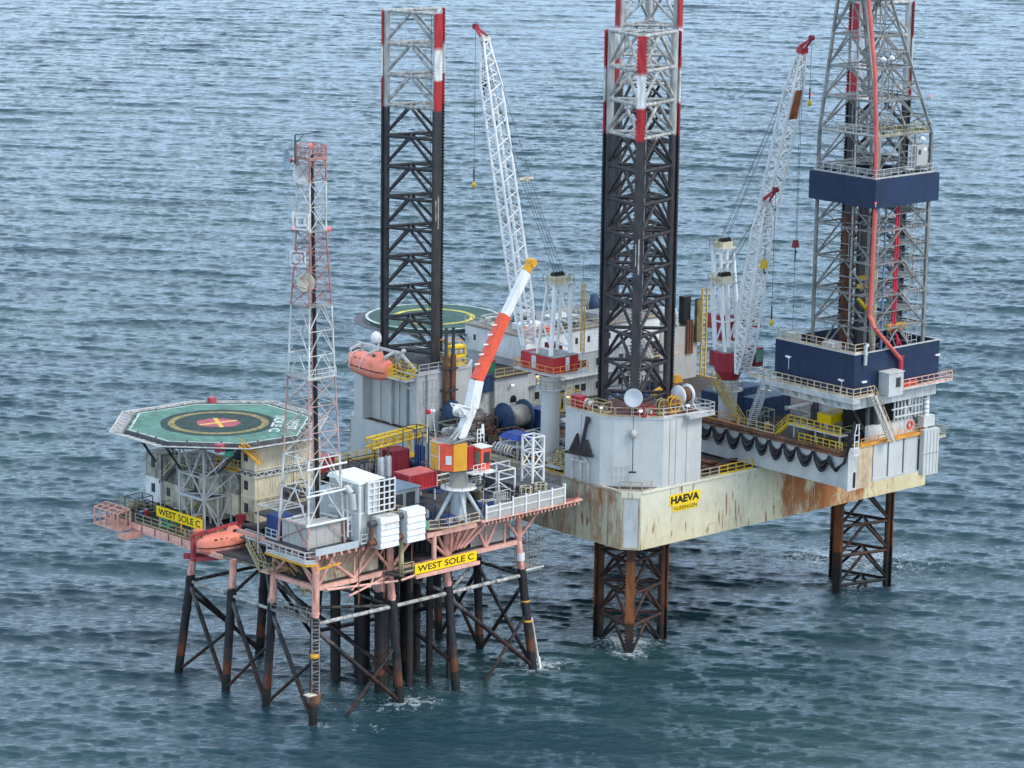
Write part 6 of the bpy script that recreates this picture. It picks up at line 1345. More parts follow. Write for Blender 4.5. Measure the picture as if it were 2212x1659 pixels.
for k, ((a, z0), (b, z1)) in enumerate(web): MB().tube((a, -.05, z0), (b, -.05, z1), .2 if abs(a - b) > .2 else .13, 8).build('web_brace', m['pink'], ds)
for k in range(5): MB().tube((19.6 + .5 * k, -.4, 16.2), (18.6 + 1.4 * k, -1.6, 19.0), .2, 8).build('crane_strut', m['pink'], ds)
MB().tube((16.0, -1.6, 16.0), (16.0, -1.6, 19.0), .3, 12).build('hanging_stub', m['pink'], ds)
for k in range(8): MB().tube((.4 + k * 1.3, -.9, 18.9), (.4 + k * 1.3, .2, 17.4), .13, 6).build('knee_strut', m['pink'], ds)
for a, b in (((0, 7.4), (0, 0)),): 
    for v0_, z0, v1, z1 in ((7.4, 15.4, 4.0, 18.6), (0.2, 15.4, 3.6, 18.6), (7.4, 15.4, 7.4, 18.6)): MB().tube((0, v0_, z0), (0, v1, z1), .18, 8).build('web_brace', m['pink'], ds)
# outrigger truss under the near corner face
for a, b, r in (((1, -.6, 15.0), (10.6, -1.6, 14.5), .15), ((3, -2.2, 14.3), (10.6, -.4, 15.0), .13), ((10.6, -2.2, 14.7), (12.6, -2.2, 14.9), .15), ((4, -1.4, 14.6), (6, -.4, 15.0), .1), ((6.4, -1.6, 14.5), (8, -.4, 15.0), .1), ((8.4, -1.7, 14.6), (9.6, -.4, 15), .1)): MB().tube(a, b, r, 6).build('outrigger_brace', m['salmon'], ds)
# deck plates
MB().box(.3, 30.5, .3, 22, 15.42, 15.5).build('cellar_deck', m['deck_grey'], ds)
MB().box(9.5, 23.0, -2.2, .29, 15.3, 15.42).build('cellar_walkway', m['deck_grey'], ds)
MB().prism([(5.2, -1.5), (38.6, -1.5), (38.6, 15), (34, 15), (34, 29.5), (16, 29.5), (16, 17.5), (5.2, 17.5)], 19.36, 19.6).build('main_deck', m['deck_grey'], ds)
MB().prism([(-.8, -1.0), (5.19, -1.0), (5.19, 8), (-.8, 8)], 19.36, 19.6).build('mast_deck', m['deck_grey'], ds)
MB().prism([(2.6, 8.1), (5.19, 8.1), (5.19, 17.4), (15.9, 17.4), (15.9, 21.3), (6.2, 21.3), (6.2, 17), (2.6, 17)], 17.0, 17.2).build('middle_deck', m['deck_grey'], ds)
MB().prism([(-.1, 21.6), (15, 21.6), (15, 38.8), (-.1, 38.8)], 15.75, 15.95).build('left_deck', m['deck_grey'], ds)
MB().box(-.35, -.11, 21.4, 38.9, 15.3, 15.95).build('edge_beam', m['salmon'], ds)
for v in np.arange(24, 38.5, 2.6): MB().box(-.42, -.36, v, v + .12, 15.2, 16.0).build('edge_cleat', m['steel_dark'], ds)
for v in (26.5, 33): MB().bar((-.1, v, 15.2), (4, v, 14.6), .35, .5).build('under_beam', m['pink'], ds)
for k in range(9): MB().bar((.1 + k * 1.05 - .6, -1.28, 19.1), (.1 + k * 1.05 - .6, .2, 19.1), .26, .42).build('joist', m['pink'], ds)
for k in range(26): MB().bar((23.2 + k * .6, -2.3, 19.12), (23.2 + k * .6, .2, 19.12), .22, .42).build('joist', m['pink'], ds)
MB().box(22.6, 38.7, -2.5, -1.52, 19.36, 19.58).build('windwall_ledge', m['salmon'], ds)
MB().box(-.95, 5.3, -1.25, -1.02, 19.3, 20.05).build('white_fascia', m['dish_grey'], ds)
MB().bar((14.8, -1.62, 19.0), (22.4, -1.62, 19.0), .3, .5).build('crane_deck_beam', m['salmon'], ds)
w_ = MB(); w_.corr((.9, 1.0), (9.9, 1.0), 15.5, 19.3, (0, -1), .05, .9); w_.build('cellar_wall', m['cream_rusty'], ds)
w_ = MB(); w_.corr((24.0, 1.0), (30.2, 1.0), 15.5, 18.9, (0, -1), .04, 2.2); w_.build('cellar_wall', m['panel_grey'], ds)
for z in (16.6, 17.8): MB().bar((24, .93, z), (30.2, .93, z), .08).build('wall_rail', m['off_white'], ds)
q = MB()
for k in range(40):
    u, v = rg.uniform(10, 23), rg.uniform(1.5, 9); q.tube((u, v, 15.5), (u, v, 19.2), rg.uniform(.08, .25), 6)
q.build('wellhead_pipework', m['steel_dark'], ds)
MB().tube((11.0, -1.7, 15), (11.0, -1.7, 20), .3, 10).build('drain_pipe', m['olive_rail'], ds)
for u in (4.6, 8.3, 12.4): MB().tube((u, -1.9, 13.0), (u, -1.9, 19), .06, 6).build('hanging_pipe', m['rust_pipe'], ds)
MB().tube((1.4, 20.9, 14.6), (2.5, 13.6, 14.6), .3, 10).build('beige_pipe', m['cream'], ds)

sign(FW, (12.6, -2.25, 14.98), (1, 0, 0), (0, 0, 1), 9.4, 1.18, 'WEST SOLE C', m['yellow_sign'], 'yellow board lettered WEST SOLE C on the right face below the crane', .74, 8.55, .4, .22, bold=.02)
MB().bar((12.5, -2.5, 14.75), (22.2, -2.5, 14.75), .25, .4).build('sign_beam', m['salmon'], ds)
rail(FW, [(10.9, -.5, 15.42), (10.9, -2.1, 15.42), (12.5, -2.1, 15.42)], m['olive_rail'], 'olive railing left of the yellow board on the right face', t=.08)
sign(FW, (1.5, 31.5, 16.95), (0, -1, 0), (0, 0, 1), 8.85, 1.28, 'WEST SOLE C', m['yellow_sign'], 'yellow board lettered WEST SOLE C above the left deck behind the lifeboat', .82, 8.1, .4, .23, bold=.02)
o = T(FW, 'sign_posts', (1.7, 27, 16), 'amber posts holding the left yellow board', 'posts')
for v in (31.2, 27, 23): MB().bar((1.75, v, 15.95), (1.75, v, 17.6), .16).build('post', m['amber'], o)
# railings of the platform
rail(FW, [(.1, 33.8, 15.95), (.1, 24.2, 15.95)], m['olive_rail'], 'olive railing along the pink edge of the left deck under the yellow board', t=.09)
rail(FW, [(.1, 24.0, 15.95), (.1, 21.7, 15.95), (2.4, 21.7, 15.95)], m['olive_rail'], 'olive railing at the lifeboat corner of the left deck', t=.09, step=.8)
rail(FW, [(3.2, 41.0, 15.95), (3.2, 36.0, 15.95), (7.5, 36.0, 15.95)], m['olive_rail'], 'olive railing in front of the white faced cabin at the far left', t=.09)
rail(FW, [(.1, 38.6, 15.95), (.1, 34.6, 15.95)], m['olive_rail'], 'short olive railing at the far left corner by the pink hoops', t=.09, step=1)
o = T(FW, 'escape_walkway', (-1.6, 36, 15.6), 'pink hooped walkway sticking out at the far left end of the platform', 'walkway')
MB().box(-2.5, -.36, 33.8, 38.6, 15.2, 15.45).build('floor', m['salmon'], o)
for v in (33.9, 34.6, 36.2, 37.4, 38.5): MB().path([(-2.4, v, 15.45), (-2.4, v, 17.3), (-.6, v, 17.6), (-.6, v, 15.45)], .12, 6).build('hoop', m['pink'], o)
for u, z in ((-2.4, 17.3), (-.6, 17.6), (-1.5, 17.45), (-2.4, 16.4)): MB().tube((u, 33.9, z), (u, 38.5, z), .09, 6).build('tie_rail', m['pink'], o)
MB().box(-2.8, -.4, 31.8, 33.3, 14.6, 15.1).build('end_block', m['pink'], o)
rail(FW, [(-1.9, 6.3, 18.6), (-1.9, -.4, 18.6), (-.6, -.9, 18.6)], m['grey_light'], 'grey railing of the low walkway round the foot of the lattice mast', t=.1, step=1.1)
o = T(FW, 'mast_walkway', (-1.4, 3, 18.4), 'grey walkway with an amber edge beam at the foot of the lattice mast', 'walkway')
MB().prism([(-2.0, -.6), (-.85, -1.2), (-.85, 6.4), (-2.0, 6.4)], 18.42, 18.58).build('floor', m['grey_light'], o); MB().bar((-2.05, 6.4, 18.3), (-2.05, -.7, 18.3), .14, .22).bar((-2.05, -.7, 18.3), (-.7, -1.35, 18.3), .14, .22).bar((-1.2, -1.6, 17.9), (2.2, -1.6, 18.1), .18).build('edge_beam', m['amber'], o)
q = MB()
for v in (.4, 3, 5.8): q.bar((-1.9, v, 18.4), (-.2, v, 16.6), .16)
q.build('bracket', m['tan_rail'], o)
stairs(FW, (-.5, 8.9, 15.66), (-.5, 11.2, 18.2), 1.0, m['olive_rail'], 'olive stair from the middle deck down to the tan landing', railmat=m['tan_rail'])
o = T(FW, 'stair_landing', (.6, 8, 15.5), 'tan edged landing between two stair flights left of the mast', 'landing')
MB().box(-1.1, 2.1, 7.0, 8.85, 15.5, 15.64).build('floor', m['salmon'], o)
rail(FW, [(-1.05, 8.8, 15.66), (-1.05, 7.05, 15.66), (1.0, 7.05, 15.66)], m['olive_rail'], 'olive railing round the landing between the two stair flights', t=.09, step=.7)
stairs(FW, (1.4, 3.0, 13.6), (1.5, 7.0, 15.6), 1.0, m['olive_rail'], 'olive stair from the tan landing down towards the nearest leg', railmat=m['amber'])
rail(FW, [(2.7, 16.0, 17.2), (2.7, 11.4, 17.2)], m['grey_light'], 'grey railing at the middle deck edge beside the lifeboat stern', t=.08)
rail(FW, [(-.7, 8.0, 19.6), (-.7, 6.0, 19.6)], m['grey_light'], 'grey railing beside the small blue container', t=.08, step=.8)
rail(FW, [(5.3, -1.4, 19.6), (5.3, -1.45, 19.6), (7.0, -1.45, 19.6)], m['off_white'], 'short white railing between mast and louvred white units', t=.08, step=.8)
rail(FW, [(12.6, -1.4, 19.6), (15.0, -1.4, 19.6)], m['grey_light'], 'grey railing with a green box right of the louvred white units', t=.08, step=.8)
rail(FW, [(15.2, -1.6, 19.6), (17.6, -2.4, 19.6), (22.2, -2.4, 19.6)], m['tan_rail'], 'tan railing round the feet of the orange crane', t=.08)

# ------------------------------------------------------------------ helideck of the platform
HV = [(-.3, 34.9), (6.1, 41.5), (14.7, 40.9), (21.4, 35.5), (21.0, 26.4), (13.7, 19.6), (6.0, 20.3), (-.2, 26.9)]
hk = T(FW, 'helideck', (10.5, 31.1, 26.4), 'eight sided green helideck with a tan ring and gold cross above the cream cabins', 'helideck')
hc = (10.4, 31.0)
MB().prism(HV, 26.55, 27.0).build('deck_plate', m['green_deck'], hk)
n8 = len(HV)
def off(p, d): L = math.hypot(p[0] - hc[0], p[1] - hc[1]); return (p[0] + (p[0] - hc[0]) / L * d, p[1] + (p[1] - hc[1]) / L * d)
for k in range(n8):
    a, b = HV[k], HV[(k + 1) % n8]; ai, bi = off(a, -.55), off(b, -.55); aj, bj = off(a, -.3), off(b, -.3)
    MB().hull8([(*ai, 27.004), (*bi, 27.004), (*bj, 27.004), (*aj, 27.004)], [(*ai, 27.012), (*bi, 27.012), (*bj, 27.012), (*aj, 27.012)]).build('white_edge_line', m['mark_white'], hk)
    ao, bo = off(a, .06), off(b, .06); MB().bar((*ao, 26.66), (*bo, 26.66), .12, .8).build('gutter', m['grey_dark'], hk)
    ae, be = off(a, 2.0), off(b, 2.0); a1, b1 = off(a, .14), off(b, .14)
    nt = MB(); nt.hull8([(*a1, 26.5), (*b1, 26.5), (*be, 26.85), (*ae, 26.85)], [(*a1, 26.52), (*b1, 26.52), (*be, 26.87), (*ae, 26.87)]); net = nt.build('safety_net', m['net'], hk)
    fm = MB(); N_ = 8; fm.bar((*ae, 26.9), (*be, 26.9), .12)
    for j in range(N_ + 1):
        f = j / N_; fm.bar((a1[0] + (b1[0] - a1[0]) * f, a1[1] + (b1[1] - a1[1]) * f, 26.55), (ae[0] + (be[0] - ae[0]) * f, ae[1] + (be[1] - ae[1]) * f, 26.92), .09)
    fm.build('net_frame', m['off_white'], net)
    uf = MB(); uf.bar((*off(a, -1.5), 26.3), (*off(b, -1.5), 26.3), .25, .45); uf.bar((*off(a, -5), 26.3), (*off(b, -5), 26.3), .22, .45).bar((*a, 26.35), (*hc, 26.35), .22, .4); uf.build('under_beam', m['grey_dark'], hk)
def disc(c, r, z, t, n, jag=0, seed=0):
    rg_ = random.Random(seed); pts = [(c[0] + (r + rg_.uniform(-jag, jag)) * math.cos(2 * PI * i / n), c[1] + (r + rg_.uniform(-jag, jag)) * math.sin(2 * PI * i / n)) for i in range(n)]
    return MB().prism(pts, z, z + t)
disc(hc, 7.0, 27.004, .004, 40, .18, 1).build('dark_net_patch', m['green_dark'], hk)
ring(hc, 5.2, 6.0, 27.012, .005).build('tan_ring', m['ring_yellow'], hk)
disc(hc, 2.5, 27.012, .004, 9, .35, 4).build('pink_patch', m['mark_pink'], hk)
for a in (R(-10), R(62)):
    d = Vector((math.cos(a), math.sin(a), 0)) * 2.5; c3 = Vector((*hc, 27.021 + (.004 if a > 0 else 0))); MB().bar(c3 - d, c3 + d, .5, .005).build('gold_cross', m['mark_gold'], hk)
rd = Vector((.70, .71, 0)); ru = Vector((.71, -.70, 0)); base = Vector((*hc, 27.006)) 
text_mb('SOLE C', base + ru * 6.4 + rd * 4.4, -rd, ru, 1.35, .008, .04, 8.6).build('lettering', m['mark_white'], hk)
text_mb('WEST', base + ru * 8.25 + rd * 2.6, -rd, ru, 1.35, .008, .04, 5.4).build('lettering', m['mark_white'], hk)
rg = random.Random(17)
for k in range(16):
    a, b = HV[k % 8], HV[(k + 1) % 8]; f = .3 + .45 * (k // 8); p = off((a[0] + (b[0] - a[0]) * f, a[1] + (b[1] - a[1]) * f), -.2)
    MB().lathe((*p, 27.0), [(.09, 0), (.1, .16), (.04, .22)], 8).build('perimeter_light', m['steel_dark'], hk)
for (a, b) in (((.6, 33.6), (4, 35)), ((.3, 28.2), (4, 30)), ((6.2, 21.2), (6.2, 25.6)), ((12.8, 20.5), (9, 25.5)), ((7, 40.4), (8, 36)), ((14, 40), (13, 36)), ((20, 34), (15, 30)), ((20, 27), (15, 25))):
    MB().bar((*a, 26.4), (*b, 22.5), .22).build('support_strut', m['steel_dark'], hk)
for k, (x, y, lb) in enumerate([(16.8, 39.6, 'red fire monitor cabinet at the back edge of the eight sided helideck'), (3.4, 22.6, 'red fire monitor cabinet at the near edge of the eight sided helideck')]):
    box_unit(FW, x, y + (1.0 if k == 0 else -.9), 26.2 if k else 26.6, .9, .7, .95, m['rose_red'], lb, 'fire cabinet', 'fire_cabinet')
box_unit(FW, 4.5, 21.3, 25.6, .8, .7, .7, m['green_box'], 'small green box below the near helideck edge', 'box', 'equipment_box')
stairs(FW, (7.4, 19.2, 24.6), (5.0, 19.8, 26.9), .9, m['amber'], 'amber edged stair up to the near edge of the eight sided helideck')

# ------------------------------------------------------------------ cabins under the helideck
CW = [('y', 9.4, 0, .8, 1.1)]
def cab_row(z0, z1, mt, lab1, lab2, ys=(20.6, 23.2), win=True):
    container(FW, 7.7, 13.4, ys[0], ys[1], z0, z1, m[mt], lab1, 'cabin', 'cream container cabins in stacks', window=[('x', 22.3, z0 + 1.0, .6, 1.1)] if win else None, name='cream_cabin')
    container(FW, 13.55, 17.6, ys[0], ys[1], z0, z1, m[mt if mt != 'cream_rusty' else 'cream'], lab2, 'cabin', 'cream container cabins in stacks', name='cream_cabin')
cab_row(17.2, 19.85, 'cream_rusty', 'rust stained cream cabin at the bottom of the near stack', 'cream cabin at the bottom right of the near stack behind the mast foot', win=True)
cab_row(19.9, 22.55, 'cream', 'cream cabin with one window in the middle of the near stack', 'cream cabin in the middle right of the near stack behind the mast')
cab_row(23.35, 26.0, 'cream', 'cream cabin with one window on top of the near stack', 'cream cabin on the top right of the near stack behind the mast')
for z, mt, lb in ((17.2, 'cream', 'yellowish cabin behind the truss at the bottom'), (19.9, 'mildew', 'dark stained cabin behind the truss on the second tier')):
    container(FW, 7.9, 13.4, 24.0, 26.6, z, z + 2.6, m[mt], lb, 'cabin', 'cream container cabins in stacks', name='cream_cabin')
container(FW, 8.1, 15, 24.0, 26.6, 23.3, 25.8, m['blue_dark'], 'dark cabin in the shade of the helideck behind the amber railing', 'cabin', name='dark_cabin')
o = T(FW, 'lattice_girder', (12, 20.4, 22.6), 'white zigzag lattice girder between the middle and top cabins', 'girder')
for a, b in (((7.55, 20.45), (17.7, 20.45)), ((7.55, 20.45), (7.55, 24.0))):
    n = 9 if a[1] == b[1] else 3; L_ = MB(); L_.bar((*a, 22.66), (*b, 22.66), .12).bar((*a, 23.24), (*b, 23.24), .12)
    for k in range(n):
        f0, f1, f2 = k / n, (k + .5) / n, (k + 1) / n; P_ = lambda f, z: (a[0] + (b[0] - a[0]) * f, a[1] + (b[1] - a[1]) * f, z)
        L_.bar(P_(f0, 22.66), P_(f1, 23.24), .09).bar(P_(f1, 23.24), P_(f2, 22.66), .09)
    L_.build('lattice', m['off_white'], o)
rail(FW, [(7.4, 27.5, 23.1), (7.4, 23.4, 23.1), (9.5, 22.9, 23.3)], m['yellow_rail'], 'amber railing of the balcony left of the top cream cabin', t=.09, step=.9)
o = T(FW, 'cabin_balcony', (7.6, 26, 22.9), 'amber edged balcony left of the top cream cabin', 'balcony'); MB().box(6.9, 8.0, 23.3, 28.4, 22.95, 23.1).build('platform', m['amber'], o); MB().bar((7.0, 24, 22.9), (7.9, 24, 21.6), .12).build('bracket', m['off_white'], o)
# left cabin block, two tiers
for z, mA, mB, lA, lB in ((16.3, 'white', 'cream_old', 'white painted end cabin on the lower tier at the far left', 'pale cabin with a door on the lower tier left of the white truss'), (19.35, 'mildew', 'mildew', 'mildew streaked end cabin on the upper tier at the far left', 'mildew grey cabin on the upper tier left of the white truss')):
    container(FW, 6.7, 9.6, 37.6, 40.7, z, z + 3.0, m[mA], lA, 'cabin', 'weathered cabins at the left end', window=[('x', 39.2, z + 1.2, .55, 1.1)], name='weathered_cabin')
    container(FW, 6.9, 12.5, 31.3, 37.4, z, z + 2.9, m[mB], lB, 'cabin', 'weathered cabins at the left end', window=[('x', 36.4, z + 1.2, .55, 1.0)], door=[('x', 33.4, z + .1, .95, 2.0)], name='weathered_cabin')
    container(FW, 7.3, 12.5, 27.0, 31.1, z, z + 2.8, m['cream_old'], 'cream grey cabin right behind the white truss on the %s tier' % ('lower' if z < 18 else 'upper'), 'cabin', 'weathered cabins at the left end', door=[('x', 29.0, z + .1, .9, 2.0)], name='weathered_cabin')
o = T(FW, 'cabin_foundation', (10, 38, 15.95), 'dark skid beams under the weathered cabins at the left end', 'skid'); MB().box(7.0, 12.4, 27.1, 40.6, 15.96, 16.28).build('beam', m['black'], o)
# support truss in front of the cabins
tr_ = T(FW, 'helideck_truss', (4, 30, 16), 'tall white braced truss frame carrying the near left part of the helideck', 'truss')
A0 = [(4.0, 25.5), (4.0, 30.2), (8.0, 25.5)]
for p in A0: MB().bar((*p, 15.96), (*p, 26.3), .22).build('post', m['grey_light'], tr_)
def tb(a, b, w_=.15, mt='grey_light'): MB().bar(a, b, w_).build('brace', m[mt], tr_)
for z in (19.6, 22.2):
    for k in range(3): a, b = A0[k], A0[(k + 1) % 3]; tb((*a, z), (*b, z), .3 if (z < 20 and k == 0) else .18, 'dish_grey' if (z < 20 and k == 0) else 'grey_light')
for a, b in ((A0[0], A0[1]), (A0[0], A0[2])):
    mx_ = ((a[0] + b[0]) / 2, (a[1] + b[1]) / 2)
    tb((*a, 19.6), (*mx_, 22.2)); tb((*b, 19.6), (*mx_, 22.2)); tb((*a, 19.6), (*mx_, 15.96)); tb((*b, 19.6), (*mx_, 15.96)); tb((*mx_, 22.2), (*a, 26.2)); tb((*mx_, 22.2), (*b, 26.2)); tb((*mx_, 15.96), (*mx_, 19.6), .16)
tb((4, 25.5, 22.2), (6, 21.5, 26.3)); tb((4, 25.5, 19.6), (7.6, 24.2, 22.5)); tb((4, 25.5, 19.6), (6.8, 25.4, 16)); tb((4, 25.5, 26.2), (2.0, 24, 26.4)); tb((4, 30.2, 26.0), (1.0, 31, 26.4)); tb((4, 30.2, 19.6), (7, 35.4, 24.5), .14); tb((1.0, 30, 16), (6.6, 37.5, 23.0), .1)
stairs(FW, (6.0, 36.4, 19.4), (6.0, 32.9, 22.4), .9, m['grey_dark'], 'dark stair behind the white truss under the helideck', railmat=m['tan_rail'])
stairs(FW, (6.0, 31.4, 15.96), (6.0, 28.2, 19.2), .9, m['olive_rail'], 'olive stair low behind the white truss under the helideck')
o = T(FW, 'truss_gallery', (6, 30, 22.6), 'dark gallery floors with pipes behind the white truss', 'gallery')
MB().box(5.2, 6.8, 26.0, 33.0, 22.3, 22.42).build('floor', m['grey_dark'], o); MB().box(5.8, 6.8, 27.0, 31.0, 19.2, 19.32).build('floor', m['grey_dark'], o)
q = MB()
for k in range(22):
    u, v, z = rg.uniform(5.3, 6.7), rg.uniform(26.5, 32), rg.choice([16.0, 22.45]); q.tube((u, v, z), (u, v, z + rg.uniform(.8, 2.2)), .07, 6); q.tube((u, v, z + .9), (u + rg.uniform(-1, 1), v + rg.uniform(-1.5, 1.5), z + .9), .06, 6)
q.build('pipework', m['grey_light'], o)
rail(FW, [(5.3, 32.9, 22.42), (5.3, 26.1, 22.42)], m['olive_rail'], 'olive railing of the gallery behind the white truss')
skid(FW, 3.4, 37.6, 15.95, 2.6, 2.0, 1.9, (m['grey_dark'], m['olive_rail'], m['grey_dark'], m['grey_pipe']), 'dark tank skid on the left deck beside the olive railing', cat='tank skid', name='tank_skid', seed=91)
skid(FW, 2.4, 30.0, 15.95, 1.8, 1.2, .9, (m['green_box'], m['green_deck'], m['grey'], m['grey_pipe']), 'green pump on the left deck below the yellow board', seed=92)
box_unit(FW, .9, 22.6, 15.95, 1.0, .8, 1.2, m['orange_pale'], 'pale orange box at the lifeboat corner of the left deck', 'box', 'equipment_box')

# lifeboat and davit
lifeboat(FW, (-1.2, 20.0, 15.9), (4.3, 18.6, 16.1), 2.5, 2.5, 'salmon orange lifeboat with a domed hatch hung at the left deck of the fixed platform', (m['orange_pale'], m['orange_pale']), straps=False, cockpit='aft')
dv = T(FW, 'lifeboat_davit', (1.5, 20.8, 16), 'dark red davit beam and posts holding the platform lifeboat', 'davit')
MB().bar((-1.0, 21.0, 17.1), (5.8, 20.4, 17.8), .32).build('beam', m['rose_red'], dv); MB().bar((5.4, 20.6, 16.6), (5.4, 20.6, 18.4), .4).build('winch_post', m['rose_red'], dv); MB().box(5.0, 6.0, 20.1, 20.9, 17.9, 18.6).build('winch', m['red_dark'], dv)
MB().bar((-.9, 21.2, 14.0), (-.9, 21.2, 17.2), .45).build('main_post', m['rose_red'], dv); MB().bar((-1.2, 22.6, 14.4), (2.8, 20.8, 13.9), .6).bar((-.9, 21.4, 14.2), (1.6, 19.6, 14.3), .5).build('cradle', m['rose_red'], dv)
for u in (.4, 3.6): MB().tube((u, 20.6, 17.5), (u, 19.4, 17.0), .06, 6).build('fall_rope', m['steel_dark'], dv)

# ------------------------------------------------------------------ lattice telecom mast
mst = T(FW, 'telecom_mast', (2.03, 3.25, 19.8), 'tall tapering red and white lattice telecom mast with dishes', 'mast')
MCX, MCY = 2.03, 3.25
def mh_(z): 
    pts = [(19.6, 2.62), (29.3, 2.2), (38.4, 1.85), (46.4, 1.58), (54.6, 1.15), (64.2, 1.12)]
    for (a, x), (b, y) in zip(pts[:-1], pts[1:]):
        if z <= b: return x + (y - x) * (z - a) / (b - a)
    return pts[-1][1]
def mc(i, z): s = ((-1, -1), (1, -1), (1, 1), (-1, 1))[i]; h = mh_(z); return Vector((MCX + s[0] * h, MCY + s[1] * h, z))
bands = [(19.6, 22.3, 'mast_pink'), (22.3, 29.6, 'white_dirty'), (29.6, 38.4, 'mast_pink'), (38.4, 46.5, 'white_dirty'), (46.5, 54.7, 'mast_red'), (54.7, 60.2, 'white_dirty'), (60.2, 64.2, 'mast_red')]
for bi, (a, b, mt) in enumerate(bands):
    n = {0: 1, 1: 2, 2: 3, 3: 3, 4: 4, 5: 2, 6: 2}[bi]
    for i in range(4): MB().tube(mc(i, a), mc(i, b), .14 if bi < 2 else .1, 8).build('corner_leg', m[mt], mst)
    for k in range(n):
        z0, z1 = a + (b - a) * k / n, a + (b - a) * (k + 1) / n
        if bi == 0: continue
        for i in range(4):
            j = (i + 1) % 4; P0, P1, Q0, Q1 = mc(i, z0), mc(j, z0), mc(i, z1), mc(j, z1); mt2 = mt if not (i in (1, 2) and mt == 'mast_pink') else 'white_dirty'
            MB().bar(Q0, Q1, .075 if bi > 1 else .11).build('girt', m[mt2 if bi > 1 else 'white_dirty'], mst)
            if bi % 2 and bi < 4 or bi == 1: MB().bar(P0, (Q0 + Q1) / 2, .075 if bi > 1 else .11).bar(P1, (Q0 + Q1) / 2, .075 if bi > 1 else .11).build('lacing', m[mt2], mst)
            else: MB().bar(P0, Q1, .065).bar(P1, Q0, .065).build('lacing', m[mt2], mst)
for z in (46.5, 38.4, 54.7, 62.6):
    h = mh_(z) + .12; MB().box(MCX - h, MCX + h, MCY - h, MCY - .35, z, z + .08).box(MCX - h, MCX - .35, MCY - .349, MCY + h, z, z + .08).build('rest_platform', m['grey_pipe'] if z != 62.6 else m['mast_red'], mst)
MB().bar((3.0, 3.3, 19.6), (2.05, 3.3, 63), .42, .3).build('cable_tray', m['black'], mst); MB().tube((2.4, 3.2, 19.6), (1.8, 3.2, 62.8), .07, 6).build('feeder_pipe', m['mast_red'], mst)
q = MB()
for z in np.arange(20, 63, .5): h = mh_(z) * .55; q.bar((MCX + h, MCY - .2, z), (MCX + h, MCY + .3, z), .04)
q.build('ladder_rungs', m['grey_light'], mst)
rail(FW, [(MCX - 1.2, MCY + 1.2, 62.7), (MCX - 1.2, MCY - 1.2, 62.7), (MCX + 1.2, MCY - 1.2, 62.7), (MCX + 1.2, MCY + 1.2, 62.7)], m['mast_red'], 'red railing round the very top platform of the lattice mast', t=.08, step=.8, h=1.3)
rail(FW, [(MCX - 1.95, MCY + 1.9, 38.5), (MCX - 1.95, MCY - 1.9, 38.5), (MCX + 1.9, MCY - 1.95, 38.5)], m['off_white'], 'pale railing round the lower platform of the lattice mast', t=.07, step=1)
MB().tube((MCX - 1.2, MCY + 1.3, 62), (MCX - 1.2, MCY + 1.3, 65.2), .09, 6).bar((MCX - 1.2, MCY + 1.3, 65.2), (MCX + .2, MCY + .4, 65.3), .12).bar((MCX - 1.2, MCY + 1.3, 64.2), (MCX - .4, MCY + .8, 65.2), .09).build('top_davit', m['steel_dark'], mst)
dish(FW, (.7, 5.8, 62.3), (-1, .4, .05), 1.2, m['dish_blue'], 'big blue grey round dish at the top left of the lattice mast', arm=(MCX - 1.1, MCY + 1.1, 62.2), armmat=m['rose_red'])
dish(FW, (1.0, 3.6, 60.9), (-.75, -.55, .1), 1.05, m['off_white'], 'white rimmed red framed dish near the top of the lattice mast', arm=(MCX, MCY, 60.9), armmat=m['rose_red'])
dish(FW, (.9, 4.9, 55.9), (-.6, .8, 0), .9, m['white'], 'white dish beside a square white frame on the lattice mast', arm=(MCX - .9, MCY + .9, 55.9))
dish(FW, (1.0, 2.9, 49.1), (-.8, -.6, .05), 1.05, m['cream_old'], 'tan grey dish low on the red part of the lattice mast', arm=(MCX, MCY, 49.1))
for k, (u, v, z, s_, lb) in enumerate([(.75, 3.5, 55.8, .85, 'square white aerial frame on the upper white part of the lattice mast'), (.9, 4.2, 51.6, .8, 'square white aerial frame on the left of the red part of the lattice mast')]):
    o = T(FW, 'panel_aerial', (u, v, z - s_), lb, 'aerial'); A_ = Vector((u, v, z)); a = Vector((.6, -.8, 0))
    q = MB()
    for t in (-1, 1): q.bar(A_ + a * (s_ * t) + Vector((0, 0, -s_)), A_ + a * (s_ * t) + Vector((0, 0, s_)), .14).bar(A_ - a * s_ + Vector((0, 0, s_ * t)), A_ + a * s_ + Vector((0, 0, s_ * t)), .14)
    q.build('outer_frame', m['white'], o)
    q = MB(); s2 = s_ * .5
    for t in (-1, 1): q.bar(A_ + a * (s2 * t) + Vector((0, 0, -s2)), A_ + a * (s2 * t) + Vector((0, 0, s2)), .2).bar(A_ - a * s2 + Vector((0, 0, s2 * t)), A_ + a * s2 + Vector((0, 0, s2 * t)), .2)
    q.build('inner_frame', m['white'], o); MB().bar(A_, Vector((MCX, MCY, z)), .1).build('arm', m['off_white'], o)
for p, lb in (((MCX - .3, MCY - .3, 64.0), 'red warning light at the very top of the lattice mast'), ((MCX + 1.4, MCY - 1.4, 54.8), 'red warning light on the right of the lattice mast'), ((MCX - 1.4, MCY + 1.4, 54.8), 'red warning light on the left of the lattice mast')):
    o = T(FW, 'warning_light', p, lb, 'warning light'); MB().lathe(p, [(.12, 0), (.17, .06), (.17, .3), (.06, .38)], 10).build('lens', m['lamp_red'], o); MB().lathe((p[0], p[1], p[2] - .12), [(.14, 0), (.14, .12)], 10).build('base', m['rose_red'], o)
